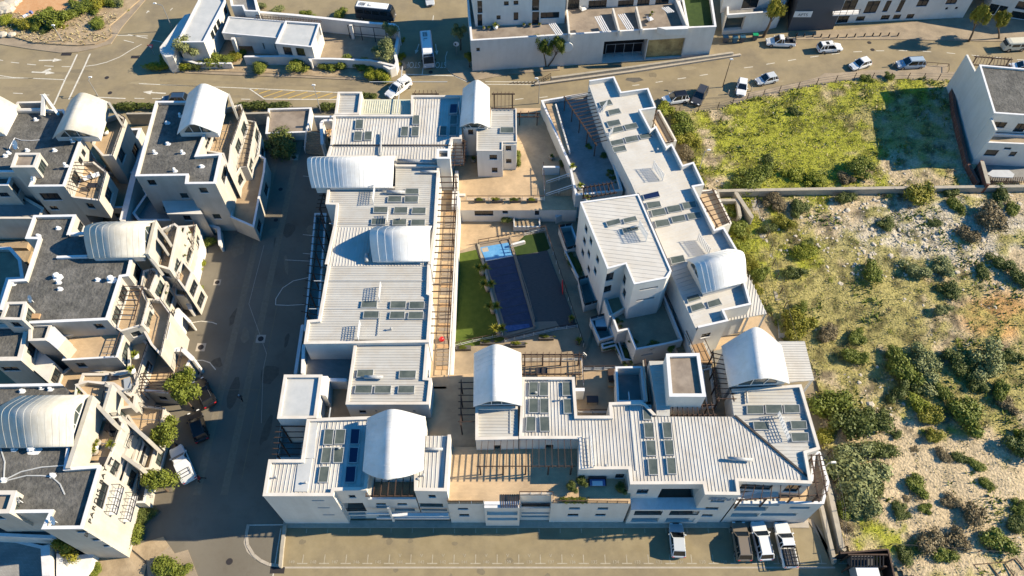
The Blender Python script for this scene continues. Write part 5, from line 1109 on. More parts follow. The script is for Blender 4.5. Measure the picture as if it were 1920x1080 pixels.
# terraces
framewall(L4, D2([(485,118),(360,505)]), 12.0, 8.6, .5); framewall(L4, D2([(500,150),(605,265)]), 10.8, 8, .4); framewall(L4, D2([(592,60),(548,205)]), 10.6, 8, .35); framewall(L4, D2([(600,60),(690,160)]), 9.4, 7, .35)
u1_ = Block(L4, D2([(400,60),(470,40),(580,55),(555,205),(500,160)]), 8.8, 0, 'paving', ph=.6, pw=.2); brail(L4, D2([(575,62),(548,200)]), 8.6, .7)
framewall(L4, D2([(560,62),(600,75)]), 9.4, 8, .3)
u2 = Block(L4, D2([(515,235),(640,225),(660,270),(600,420),(545,545),(520,490),(400,495)]), 8.8, 0, 'paving', ph=.7, pw=.25); brail(L4, D2([(520,232),(640,226)]), 8.8, .8); brail(L4, D2([(652,270),(600,420)]), 8.6, .7)
u3 = Block(L4, D2([(600,410),(655,250),(720,310),(680,420),(610,590)]), 6.2, 0, 'paving_brown', ph=.5, pw=.25)
framewall(L4, D2([(645,228),(785,350)]), 7.4, 3, .4); framewall(L4, D2([(600,400),(750,505)]), 6.8, 3, .4); framewall(L4, D2([(705,330),(655,440)]), 6.6, 3, .35)
u4 = Block(L4, D2([(640,170),(700,165),(880,185),(850,330),(800,510),(745,515),(690,470),(760,340),(700,260)]), 3.2, 0, 'paving', ph=.5, pw=.2)
framewall(L4, D2([(740,340),(700,480)]), 5.2, .5, .3); wq = Block(L4, D2([(700,320),(745,330),(770,370),(735,480),(690,460)]), 4.6, 0, 'paving', ph=.5, pw=.2); wq.win(2, D2([(752,425)])[0], w=2.2, h=1.8)
Block(L4, D2([(625,480),(660,440),(690,470),(650,600),(600,600)]), 5.8, 0, 'paving_brown', ph=.6, pw=.2)
Block(L4, D2([(670,520),(800,520),(770,690),(700,690),(640,640)]), 2.4, 0, 'paving_grey', ph=.7, pw=.2, cop='coping_white')
Block(L4, D2([(640,100),(730,110),(720,180),(640,190)]), 5.0, 0, 'paving', ph=.3)
Block(L4, D2([(440,0),(640,0),(720,-20),(740,60),(690,120),(600,60),(420,50)]), 5.4, 0, 'paving', ph=.2)
for c_ in ((118,95),(222,76),(268,84),(75,405),(280,545),(20,570),(255,800)): flue(L4, D2([c_])[0], 11.15, .22, .24)
flue(L4, D2([(180,405)])[0], 11.15, .6, .5); dish(L4, D2([(305,795)])[0], 11.15, .5); dish(L4, D2([(95,665)])[0], 11.3, .4); dish(L4, D2([(122,688)])[0], 11.3, .35)
b = MB()
for P_ in (D2([(20,570),(110,525),(220,500),(352,490)]), D2([(40,570),(140,545),(220,545),(275,550),(320,590),(345,645)]), D2([(0,390),(25,470),(20,560)])):
    pp = WP(P_, 11.2)
    for a2,e2 in zip(pp,pp[1:]): b.bar((*a2,11.19),(*e2,11.19),.12,.08)
b.build('pipe','flat_pale',L4)
ls = bld('service_annex','low white structures in deep shade south of the lettered house','annex',(60,1030),3)
Block(ls, D2([(-150,750),(240,765),(300,880),(-150,860)]), 5.0, 0, 'membrane', ph=.3, cop='coping_white')
Block(ls, D2([(-150,860),(60,880),(230,920),(300,900),(340,1100),(-150,1200)]), 2.6, 0, 'paving_grey', ph=.3, cop='coping_white')
Block(ls, D2([(215,920),(265,915),(268,1080),(225,1080)]), 4.2, 0, 'coping_white', ph=0); Block(ls, D2([(300,960),(332,960),(345,1200),(300,1200)]), 3.4, 0, 'coping_white', ph=0)
Block(ls, D2([(345,975),(500,960),(480,1030),(360,1200)]), 1.6, 0, 'coping_white', ph=0)
slab('garden_bed', D2([(485,960),(690,940),(780,1020),(740,1200),(480,1200)]), .15, 'soil'); slab('garden_bed', D2([(690,925),(870,870),(900,920),(790,1010)]), .12, 'soil')
slab('pavement', D2([(875,880),(930,960),(1000,940),(1060,1100),(790,1100),(780,1010)]), .1, 'pavement')

for bk in [q for q in BLOCKS if q.root in (L1,L2,L3,L4)]:
    n_ = len(bk.P)
    for i in range(n_):
        p, q = Vector(bk.P[i]), Vector(bk.P[(i+1)%n_]); L_ = (q-p).length; dv = (q-p).normalized(); nx_, ny_ = dv.y, -dv.x
        if L_ < 2.2 or not (nx_ > .6 or (ny_ < -.9 and p.x > -62)) or i in bk.h: continue
        k = max(1, int(L_/3.1)); zt_ = bk.zf-.35
        for st in range(3):
            z1 = zt_-2.9*st; z0 = z1-(1.7 if nx_ > .6 else 1.1)
            if z0 < max(.4, bk.zb): break
            for m_ in range(k):
                if (m_+st+i)%4 == 3 or (ny_ < -.9 and (m_+st)%2): continue
                u = (m_+.5)/k*L_; w_ = min(2.1, L_/k*.68) if nx_ > .6 else 1.1
                bk.h.setdefault(i, []).append((u-w_/2,u+w_/2,z0,z1,'window',.2,'glass_green' if (m_+i)%3 else 'glass',2 if w_ < 1.6 else 3))
# ================================================================= NORTH BUILDINGS
T1 = bld('walled_white_house','white flat roofed house with walled yard and gate grid between the two streets','house',(480,60),5)
ta = Block(T1, A2([(150,382),(395,380),(590,5),(560,-60),(330,-60),(345,5)]), 4.9, 0, 'flat_pale', ph=.3, pw=.25, cop='coping_white')
for c_ in ((475,315),(500,265),(528,215),(592,95)): ta.win(1, A2([c_])[0], w=1.2, h=1.5, mull=1)
tb_ = Block(T1, A2([(618,150),(1140,192),(1050,342),(558,297)]), 4.0, 2.6, 'flat_pale', ph=.12, pw=.15, cop='coping_white')
Block(T1, WP(A2([(640,150),(1140,190),(1100,262),(600,228)]),3.9), 3.8, 0, 'wall', ph=0, world=True)
for a2 in ((655,345),): x,y = W(*A2([a2])[0],3.8); MB().box(x-.3,y-.3,0,x+.3,y+.3,3.8).build('column','wall',T1)
tw1 = Block(T1, WP(A2([(800,330),(1050,345),(1060,330),(820,300)]),3.7), 3.7, 0, 'wall', ph=0, world=True)
tw1.win(0, A2([(905,345)])[0], A2([(950,445)])[0], kind='slot', depth=.6, back='dark'); tw1.win(0, A2([(1012,358)])[0], A2([(1050,450)])[0], kind='slot', depth=.6, back='dark')
MB().box(W(440,69,3.6)[0],W(440,69,3.6)[1],1.6,W(467,70,3.6)[0],W(440,69,3.6)[1]+.2,3.6).build('wall','wall',T1)
tc = Block(T1, A2([(1130,188),(1440,210),(1368,425),(1038,393)]), 4.3, 0, 'flat_pale', ph=.3, pw=.25, cop='coping_white')
for c_ in ((1150,460),(1265,468)): tc.win(2, A2([c_])[0], w=1.5, h=1.7, mull=1)
tc.win(1, A2([(1430,320)])[0], w=3.0, h=2.0, kind='garage', depth=.3, back='grey')
Block(T1, A2([(620,-60),(850,-60),(885,105),(760,100),(740,55),(640,55)]), 5.0, 0, 'paving_grey', ph=.8, cop='coping_white')
Block(T1, C1([(808,240),(812,265),(838,290),(875,285),(898,225),(962,68),(935,75)]), 3.4, 0, 'wall', ph=0)
slab('yard_paving', A2([(480,470),(560,300),(640,310),(1100,360),(1440,200),(1960,230),(2160,300),(2120,540),(1100,500),(500,500)]), .1, 'paving_dull')
gw = 'white perimeter walls of the walled house'
pw1 = A2([(765,100),(1200,135),(1940,212)])+G4([(740,245),(770,270),(785,310)])
pw2 = G4([(785,330),(775,400),(755,500),(755,560),(770,620),(750,670),(700,690),(640,655)])
wallrun('perimeter_wall','long white perimeter wall curving round the east corner of the walled house', 'perimeter wall', pw1, 3.0, 0, .45, group=gw)
wallrun('perimeter_wall','low rounded white wall at the street corner of the walled house yard', 'perimeter wall', pw2, 1.7, 0, .45, group=gw)
wallrun('perimeter_wall','low white front wall of the walled house facing the street', 'perimeter wall', A2([(760,510),(1100,508),(1338,512),(1360,550)]), 1.9, 0, .35, group=gw)
wallrun('perimeter_wall','low white front wall behind the rounded shrubs', 'perimeter wall', A2([(1365,528),(1560,530),(1900,545),(2100,590)]), 1.9, 0, .35, group=gw)
wallrun('perimeter_wall','low white front wall near the round shrubs at the west end of the walled house', 'perimeter wall', A2([(145,510),(330,570),(640,570)]), 1.2, 0, .35, group=gw)
pergola('row of thin bars along the north wall of the walled house', A2([(860,140)])[0], A2([(1455,190)])[0], A2([(1450,205)])[0], A2([(862,158)])[0], 4.2, 3.0, 24, group='dark timber pergolas', slat=.07, rail=.06, posts=False, over=.1)
gg = thing('gate','dark steel grid gate in the yard wall of the walled house','gate',(*W(*A2([(1690,330)])[0],0),0))
P = WP(A2([(1688,225),(1800,240),(1920,255)])+G4([(650,280)]),3.0); 
for p in P: MB().bar((*p,.1),(*p,3.0),.12).build('post','frame_dark',gg)
for z_ in (1.2,2.9): MB().bar((*P[0],z_),(*P[-1],z_),.08).build('bar','frame_dark',gg)
x,y = P[0]; MB().box(x+.3,y-.2,0,x+.8,y+.2,3).build('pillar','wall',gg)
# T2
T2 = bld('street_apartment_building','white apartment block above a long street wall with garage openings and railed terraces','apartment building',(1100,40),8)
t2 = Block(T2, C3([(147,262),(118,-60),(1400,-60),(1480,-20),(1545,175)]), 6.6, 0, 'flat_brown', ph=.5, pw=.3, cop='coping_white')
t2r = Block(T2, C3([(1495,-60),(1690,-60),(1725,172),(1540,180)]), 6.4, 0, 'turf_dark', ph=.8, pw=.3, cop='coping_white')
i6 = 7
def t2open(blk, i, a, b_, **k): blk.win(i, C3([a])[0], C3([b_])[0], **k)
t2open(t2, 4, (1005,268), (1262,385), kind='garage', depth=2.2, back='dark'); t2open(t2, 4, (1290,258), (1522,366), kind='garage', depth=.5, back='gold_panel')
t2open(t2, 4, (182,308), (205,328), kind='window')
up = Block(T2, WP(C3([(175,170),(135,-80),(600,-80),(700,60),(745,68),(748,150)]),6.1), 13.5, 5.5, 'flat_pale', ph=.3, world=True)
for c_, w_, h_ in (((205,130),.8,2.4),((205,45),.8,2.4),((325,112),.7,.8),((375,22),.8,.8),((437,105),.8,1.6),((437,18),.8,.8),((563,118),1.2,2.6),((563,30),1.2,2.4),((655,98),3.2,1.2)): up.win(5, C3([c_])[0], w=w_, h=h_, mull=1 if w_<2 else 3)
up2 = Block(T2, WP(C3([(760,62),(1500,20),(1500,-120),(760,-120)]),6.1), 13, 5.5, 'flat_pale', ph=.3, world=True)
for c_, w_, h_ in (((808,28),2,2.6),((960,40),3.2,2.4),((1140,45),2.8,2.8),((1255,25),2.2,2),((1375,18),2.4,2.6)): up2.win(0, C3([c_])[0], w=w_, h=h_, mull=3)
for k, P_ in enumerate(([(765,70),(780,225)],[(1060,60),(1100,205)],[(1210,50),(1245,195)],[(1465,0),(1535,170)])): 
    p,q = WP(C3(P_),7); MB().bar((*p,6.6),(*q,6.6),.3,1.3).build('party_wall','wall',T2)
for P_, n in ((C3([(650,155),(700,225)]),8),(C3([(945,108),(1000,208)]),10),(C3([(1095,95),(1155,190)]),9),(C3([(1375,50),(1415,82)]),4)):
    for k in range(4):
        a2, b2 = W(P_[0][0]+k*3.6, P_[0][1]-k*.6, 8.6), W(P_[1][0]+k*3.6, P_[1][1]-k*.6, 8.6); MB().bar((*a2,8.6),(*b2,8.6),.16,.14).build('slat','coping_white',T2)
for c_ in ((230,182),(265,180),(305,165),(488,160),(528,162),(590,160),(1300,100),(1315,85)):
    x,y = W(*C3([c_])[0],6.4); pt = thing('potted_plant',f'{dict(zip((230,265,305,488,528,590,1300,1315),("first","second","third","fourth","fifth","sixth","seventh","eighth")))[c_[0]]} small pot from the left on the street terrace of the north block','potted plant',(x,y,6.1),'pots on the street terrace')
    MB().tube((x,y,6.1),(x,y,6.5),.2,.28).build('pot','pot',pt); FLQ.append((pt,x,y,6.5))
Block(T2, C3([(1345,175),(1540,165),(1545,185),(1400,190)]), 7.2, 6, 'coping_white', ph=0)
gp = W(*C3([(1010,385)])[0],0); gq = W(*C3([(1240,372)])[0],0); gy = min(gp[1],gq[1])+.35
for k in range(5): xx = gp[0]+(gq[0]-gp[0])*k/4; MB().bar((xx,gp[1]+.5+(gq[1]-gp[1])*k/4,0),(xx,gp[1]+.5+(gq[1]-gp[1])*k/4,3.0),.08).build('gate_post','grey',T2)
for z_ in (1.0,2.9): MB().bar((gp[0],gp[1]+.5,z_),(gq[0],gq[1]+.5,z_),.07).build('gate_bar','grey',T2)
lf = thing('ramp_wall','low white stepped ramp walls at the foot of the long street wall','wall',(*W(*C3([(160,350)])[0],0),0))
for a2,b2,z_ in (((160,345),(410,343),1.2),((170,378),(560,380),.5),((240,350),(240,385),1.2)): p,q = WP(C3([a2,b2]),z_); MB().bar((*p,z_/2),(*q,z_/2),.3,z_).build('wall_panel','wall',lf)
sdsh = thing('round_sign','white round mirror dish fixed on the long street wall','mirror',(*W(*C3([(768,295)])[0],4.3),4.3)); x,y,z = sdsh.location
MB().tube((x,y-.35,z),(x,y-.2,z),.95,k=20).build('disc','white_plastic',sdsh); MB().bar((x,y-.2,z),(x+.7,y+.4,z-.2),.1).build('bracket','grey',sdsh)
# ramp channel in the street
wallrun('ramp_wall','low wall along the sunken ramp channel in the street','ramp wall', C3([(665,500),(1200,428),(1830,338)]), .9, 0, .35, m='concrete', cop='concrete')
wallrun('kerb_wall','low striped kerb wall south of the sunken ramp channel','low wall', C3([(560,540),(700,522),(1200,455),(1880,350)]), .35, 0, .35, m='concrete', cop='kerb')
sheet('ramp_channel_shade', C3([(665,503),(1200,432),(1830,342),(1860,352),(1200,452),(680,520)]), .01, 'asphalt_patch_shade')  # dark flat sheet painting the shade of the sunken floor
for i in range(9): line(C3([(395+24*i,540),(425+24*i,528-.5*i)]), .22, m='iron')
rail('small dark slatted barrier at the mouth of the ramp channel', C3([(600,535),(660,500)]), 0, 1.0, m='frame_dark', gap=.4)
line(C3([(240,525),(640,528)]), .15); line(C3([(240,542),(560,545)]), .15)
# T3 / T4
T3 = bld('shopfront_building','white two storey building with balcony plants and dark shopfronts near the parked flatbed','building',(1440,30),6)
t3_ = Block(T3, WP(C4([(-80,195),(-85,-60),(330,-60),(225,155),(130,180)]),0), 4.2, 0, 'paving_grey', ph=.9, cop='coping_white', world=True)
t3_.win(4, C3([(1735,115)])[0], C3([(1890,190)])[0], kind='garage', depth=.8, back='glass_green')
Block(T3, WP(C4([(-85,60),(-85,-120),(310,-120),(270,30)]),3.5), 9, 3, 'flat_pale', ph=.3, world=True).win(3, C4([(80,20)])[0], w=3, h=2)
T3b = bld('dark_building','dark grey gable end wall with a small white plate between two white street buildings','building',(1500,30),5)
kb_ = Block(T3b, WP(C4([(290,175),(300,-100),(460,-100),(545,165)]),0), 7.5, 0, 'membrane', ph=.3, wall='grey_dark', world=True)
x,y = W(*C4([(368,82)])[0],3.2); MB()
pl = MB(); P_ = WP(C4([(290,175),(545,165)]),0); yy = P_[0][1]-.12; pl.box(x-1.6,yy,3.1,x+1.6,yy+.08,4.3); pl.build('plate','frame_white',T3b); tpl = text('APTS', x, yy-.03, 3.35, .8, 'text_black', rot=(R(90),0,0), parent=T3b)
T4 = bld('street_apartment_building','long white apartment facade with dark windows along the top right street','apartment building',(1680,20),5)
ft = C4([(540,165),(560,132),(870,118),(1275,100),(1330,-150),(440,-150)])
t4 = Block(T4, WP(ft,0), 9.5, 0, 'flat_pale', ph=.3, world=True)
for e_, cs in ((1, (((590,120),2.6,2.6),((700,105),1.6,1.0),((840,98),1.6,1.0),((620,40),3.6,3.0),((765,40),2.4,2.6),((850,35),1.0,2.4))),(2,(((905,95),1.4,1.0),((980,92),1.4,1.0),((905,35),2.4,2.6),((1052,15),2.0,1.6),((1130,5),3.0,1.6),((1185,48),.5,.5),((1240,45),.5,.5),((1295*0+1215,5),2,1.4)))):
    for c_, w_, h_ in cs: t4.win(e_, C4([c_])[0], w=w_, h=h_, mull=2)
MB().prism(WP(C4([(545,85),(690,80),(690,55),(545,60)]),4), 3.8, 4.0).build('balcony_slab','coping_white',T4)
rail('', C4([(545,85),(690,80)]), 4.0, 1.0, parent=T4, m='frame_dark', topm='frame_dark')
T5 = bld('street_apartment_building','white apartment corner at the far top right beyond the palm trees','apartment building',(1890,20),5)
t5_ = Block(T5, WP(C4([(1400,75),(1530,100),(1900,160),(1900,-150),(1390,-150)]),0), 9, 0, 'flat_pale', ph=.3, world=True)
for e_, cs in ((0,(((1440,55),1.6,2.4),((1495,60),1.4,2.0))),(1,(((1585,85),4,1.4),((1495*0+1600,30),4,1.6)))):
    for c_, w_, h_ in cs: t5_.win(e_, C4([c_])[0], w=w_, h=h_)
# R1
R1 = bld('corner_house','tall white house with gravel roof and brick yard wall beside the vacant plot','house',(1880,180),8)
r1 = Block(R1, E5([(525,160),(849,188),(1100,205),(1100,535),(849,525),(632,510)]), 8.6, 0, 'membrane', ph=.25, pw=.25, cop='coping_white')
r1.win(4, E5([(672,595)])[0], w=1.9, h=1.2, mull=2) ; r1.win(3, E5([(800,615)])[0], w=2.6, h=1.8)
ter = Block(R1, E5([(578,722),(600,655),(1100,675),(1100,745)]), 5.0, 0, 'paving_dull', ph=.5, pw=.2, cop='coping_white')
for c_, w_, h_ in (((612,797),1.9,1.3),((730,765),1.1,.4),((768,805),1.0,1.0)): ter.win(3, E5([c_])[0], w=w_, h=h_, mull=1)
wc = W(*E5([(632,512)])[0],8.6); wb = W(*E5([(578,722)])[0],5.0)
MB().prism([(wb[0],wb[1]),(wb[0]+.3,wb[1]),(wc[0]+.3,wc[1]),(wc[0],wc[1])], 0, 7.6).build('side_wall','wall',R1)
ntop = W(*E5([(436,165)])[0],7.8); nb_ = W(*E5([(525,160)])[0],8.6)
MB().prism([(nb_[0]-.02,nb_[1]-.3),(nb_[0]+.3,nb_[1]-.3),(nb_[0]+.3,nb_[1]+4.2),(nb_[0]-.02,nb_[1]+4.2)], 0, 7.2).build('side_wall','wall',R1)
Block(R1, [(nb_[0]+.3,nb_[1]+.2),(nb_[0]+12,nb_[1]+.2),(nb_[0]+12,nb_[1]+4),(nb_[0]+.3,nb_[1]+4)], 3.5, 0, 'flat_pale', ph=.2, world=True)
wallrun('brick_wall','red brick yard wall with tan coping at the foot of the tall corner house','brick wall', E5([(545,858),(590,1020)]), 2.2, 0, .5, m='face_brick', cop='concrete')
wallrun('brick_wall','long red brick plinth wall along the shaded west side of the corner house','brick wall', E5([(335,330),(350,480),(440,860),(520,1010)]), 1.3, 0, .4, m='face_brick', cop='face_brick')
slab('yard_paving', E5([(545,850),(1100,870),(1100,1020),(590,1020)]), .15, 'paving_grey')
x,y = W(*E5([(700,955)])[0],1.0); pg2 = thing('shade_canopy','pale rounded canopy in the shaded brick walled yard','canopy',(x,y,0))
MB().prism(WP(E5([(580,950),(620,920),(740,920),(780,950),(770,975),(620,970)]),1.9),1.8,1.9).build('canopy_roof','flat_pale',pg2)
for c_ in ((600,950),(750,960)): x,y = W(*E5([c_])[0],1.8); MB().bar((x,y,0),(x,y,1.8),.1).build('post','timber_dark',pg2)
for i in range(22): 
    p,q = WP(E5([(590+13*i,972),(600+13*i,1015)]),.9); MB().bar((*p,.9),(*q,.9),.08,.1).build('slat','timber_dark',pg2)
pergola('dark lattice pergola behind the roof of the tall corner house', E5([(490,100)])[0], E5([(765,122)])[0], E5([(765,170)])[0], E5([(455,160)])[0], 6.5, 0, 12, group='dark timber pergolas')
wallrun('boundary_wall','long low concrete boundary wall between the two vacant plots','boundary wall', [(1345,358),(1500,355),(1700,352),(1930,349),(2100,347)], 1.4, 0, .45, m='concrete', cop='concrete')
wallrun('boundary_wall','concrete wall running south from the long boundary wall','boundary wall', E1([(-60,65),(30,200)]), 1.8, 0, .5, m='concrete', cop='concrete')
wallrun('boundary_wall','short concrete wall leg near the diagonal wing','boundary wall', C6([(1115,680),(1130,765)]), 1.6, 0, .4, m='concrete', cop='concrete')
wallrun('boundary_wall','low concrete wall linking the diagonal wing to the long boundary wall','boundary wall', C6([(1010,635),(1020,680),(1115,680)]), 1.6, 0, .4, m='concrete', cop='concrete')
slab('path', E1([(15,60),(45,60),(90,240),(150,440),(215,700),(215,880),(180,880),(170,700),(110,440),(55,240)]), .16, 'concrete')
slab('path', E2([(160,460),(190,470),(225,700),(272,900),(270,960),(245,960),(200,700)]), .16, 'concrete')
for b_ in BLOCKS: b_.build()
# ================================================================= VEHICLES
def lerp(a,b,t): return a+(b-a)*t
def ring(x, w, zb, zm, zt, tw=.9):
    return [(x,-w*.9,zb),(x,-w,zb+.12),(x,-w,zm),(x,-w*tw,zt),(x,w*tw,zt),(x,w,zm),(x,w,zb+.12),(x,w*.9,zb)]
def wheel(root, x, y, r, wd=.22):
    s = 1 if y > 0 else -1
    t = MB().tube((x,y-s*wd,r),(x,y,r),r,k=14); w_ = lift(t,'wheel','tyre',root)
    lift(MB().tube((x,y-.01*s,r),(x,y+.015*s,r),r*.6,k=10),'rim','rim',w_)
def lift(mb, name, m, root, smooth=False):
    o0 = ORG[root.name]; ORG[root.name] = Vector((0,0,0)); o = mb.build(name, m, root, smooth); ORG[root.name] = o0; return o
def car(kind, paint, front, rear, label, cat='car', name='parked_car', roof=None, extra=None, z0=0, group='cars parked along the streets'):
    f, r_ = Vector(W(*front,.8+z0)), Vector(W(*rear,.8+z0)); c = (f+r_)/2; d = f-r_
    root = thing(name, label, cat, (c.x,c.y,z0+.01), group); root.rotation_euler = (0,0,math.atan2(d.y,d.x))
    D = dict(hatch=(3.95,.86,1.48),suv=(4.5,.92,1.66),sedan=(4.5,.88,1.45),pickup=(5.2,.92,1.72),wagon=(4.9,.92,1.66),bakkie=(4.9,.88,1.68))[kind]; L, w, Hh = D; h = L/2
    P = 'paint_'+paint; rp = 'paint_'+(roof or paint)
    bz = .95 if kind in ('suv','pickup','wagon','bakkie') else .86
    pk = kind == 'pickup'
    st = [(-h,.82,.35,.62,bz-.12),(-h+.12,.95,.28,.66,bz-.02),(-h+.7,1,.25,.7,bz),(0,1,.22,.68,bz),(h-1.25,1,.22,.68,bz-.02),(h-.55,.98,.24,.62,bz-.14),(h-.12,.88,.28,.55,bz-.26),(h,.74,.33,.5,bz-.38)]
    lift(MB().loft([ring(x,w*k,zb,zm,zt) for x,k,zb,zm,zt in st]),'body',P,root,False)
    if kind in ('hatch',): g = [(-h+.12,.80,.0),(-h+.55,.76,1),(h-1.95,.76,1),(h-1.15,.86,0)]
    elif kind == 'sedan': g = [(-h+.75,.82,0),(-h+1.3,.74,1),(h-2.1,.74,1),(h-1.3,.86,0)]
    elif kind in ('suv','wagon'): g = [(-h+.1,.82,0),(-h+.45,.76,1),(h-2.0,.76,1),(h-1.25,.88,0)]
    elif pk: g = [(-.45,.84,0),(-.3,.76,1),(h-2.15,.76,1),(h-1.4,.88,0)]
    else: g = [(.1,.84,0),(.2,.76,1),(h-2.1,.76,1),(h-1.4,.88,0)]
    rings = [[(x,-w*k,lerp(bz-.03,Hh-.05,t)),(x,w*k,lerp(bz-.03,Hh-.05,t))] for x,k,t in g]
    mb = MB(); P4 = g
    lo = lambda x,k: [(x,-w*k,bz-.04),(x,w*k,bz-.04)]
    prof_ = [(x, lerp(bz-.02,Hh-.05,t), k) for x,k,t in g]
    n = len(prof_); V = [(x,-w*(k+.05 if z<Hh-.1 else k),z) for x,z,k in prof_]+[(x,w*(k+.05 if z<Hh-.1 else k),z) for x,z,k in prof_]
    mb.v = V; mb.f = [(0,1,2,3),(7,6,5,4),(0,4,5,1),(1,5,6,2),(2,6,7,3),(3,7,4,0)]
    cabin = lift(mb,'cabin_glass','car_glass',root)
    x0, x1 = g[1][0], g[2][0]; kk = g[1][1]
    rb = MB().loft([[(x0-.06,-w*kk,Hh-.06),(x1+.05,-w*kk,Hh-.06),(x1+.05,w*kk,Hh-.06),(x0-.06,w*kk,Hh-.06)],[(x0+.02,-w*(kk-.05),Hh),(x1-.08,-w*(kk-.05),Hh),(x1-.08,w*(kk-.05),Hh),(x0+.02,w*(kk-.05),Hh)]])
    lift(rb,'roof_panel',rp,root)
    pl = MB()
    for s_ in (-1,1):
        for (xa,za,ka),(xb,zb_,kb_) in ((prof_[0],prof_[1]),(prof_[3],prof_[2])): pl.bar((xa,s_*w*(ka+.05),za),(xb,s_*w*kb_,zb_),.08)
        xm = (g[1][0]+g[2][0])/2-.05; pl.bar((xm,s_*w*.895,bz-.02),(xm,s_*w*.775,Hh-.05),.09)
        if kind in ('suv','wagon','hatch'): pl.bar((g[1][0]+.35,s_*w*.88,bz-.02),(g[1][0]+.3,s_*w*.77,Hh-.05),.1)
    lift(pl,'pillars',P,root)
    for s_ in (-1,1):
        lift(MB().box(h-1.55,s_*w*.98-.02 if s_>0 else -w*.98-.18,bz+.02,h-1.4,s_*w*.98+.18 if s_>0 else -w*.98+.02,bz+.14),'mirror',P,root)
        lift(MB().box(h-.3,s_*w*.62-.17,bz-.36,h-.04,s_*w*.62+.17,bz-.24),'headlight','white_plastic',root)
        lift(MB().box(-h-.015,s_*w*.72-.12,bz-.28,-h+.1,s_*w*.72+.12,bz-.1),'taillight','sign_red',root)
        for x in (h-.85,-h+.85): wheel(root, x, s_*(w+.01), .34 if kind in ('suv','pickup','wagon','bakkie') else .31)
    lift(MB().box(h-.05,-w*.4,.42,h+.015,w*.4,.58),'grille','dark',root)
    if pk:
        bx0, bx1 = -h+.08, -.55
        if extra == 'canopy':
            lift(MB().loft([[(bx0,-w*.92,bz),(bx1,-w*.92,bz),(bx1,w*.92,bz),(bx0,w*.92,bz)],[(bx0+.1,-w*.78,Hh+.06),(bx1-.02,-w*.78,Hh+.06),(bx1-.02,w*.78,Hh+.06),(bx0+.1,w*.78,Hh+.06)]]),'canopy',P,root)
            for s_ in (-1,1): lift(MB().quad(*[(x,s_*w*q,z) for x,q,z in ((bx0+.5,.905,bz+.2),(bx1-.35,.905,bz+.2),(bx1-.35,.83,Hh-.12),(bx0+.5,.83,Hh-.12))]),'side_window','car_glass',root)
        elif extra == 'canopy_rack':
            lift(MB().loft([[(bx0,-w*.94,bz),(bx1,-w*.94,bz),(bx1,w*.94,bz),(bx0,w*.94,bz)],[(bx0+.05,-w*.84,Hh+.16),(bx1+.35,-w*.84,Hh+.1),(bx1+.35,w*.84,Hh+.1),(bx0+.05,w*.84,Hh+.16)]]),'canopy',P,root)
            b = MB()
            for yy in (-w*.75,w*.75): b.bar((bx0+.1,yy,Hh+.25),(bx0+1,yy,Hh+.25),.05)
            for xx in (bx0+.1,bx0+.55,bx0+1): b.bar((xx,-w*.75,Hh+.25),(xx,w*.75,Hh+.25),.05)
            lift(b,'roof_rack','dark',root)
        else:
            lift(MB().box(bx0,-w*.8,bz-.02,bx1,w*.8,bz+.012),'load_bed','dark',root); b = MB()
            if extra == 'cage':
                for yy in (-w*.8,-w*.27,w*.27,w*.8): b.bar((bx0,yy,bz+.62),(bx1,yy,bz+.62),.06)
                for q in range(6): xx = lerp(bx0,bx1,q/5); b.bar((xx,-w*.8,bz+.62),(xx,w*.8,bz+.62),.06)
                for q in (0,.5,1):
                    for yy in (-w*.8,w*.8): b.bar((lerp(bx0,bx1,q),yy,bz),(lerp(bx0,bx1,q),yy,bz+.62),.06)
                lift(b,'load_cage','dark',root); lift(MB().box(bx0+.1,-w*.7,bz+.02,bx1-.1,w*.7,bz+.25),'load','grey_dark',root)
            else:
                b.box(bx0+.1,-w*.5,bz,bx0+.5,w*.5,bz+.35); b.box(bx1-.7,-w*.6,bz,bx1-.3,w*.2,bz+.5); lift(b,'load','grey_dark',root)
    if extra == 'sunroof': lift(MB().box((x0+x1)/2-.25,-w*.42,Hh,(x0+x1)/2+.35,w*.42,Hh+.015),'sunroof','car_glass',root)
    if extra == 'rails' or kind in ('suv','wagon'):
        for s_ in (-1,1): lift(MB().bar((x0+.1,s_*w*.68,Hh+.04),(x1-.1,s_*w*.68,Hh+.04),.05),'roof_rail','grey_dark',root)
    return root
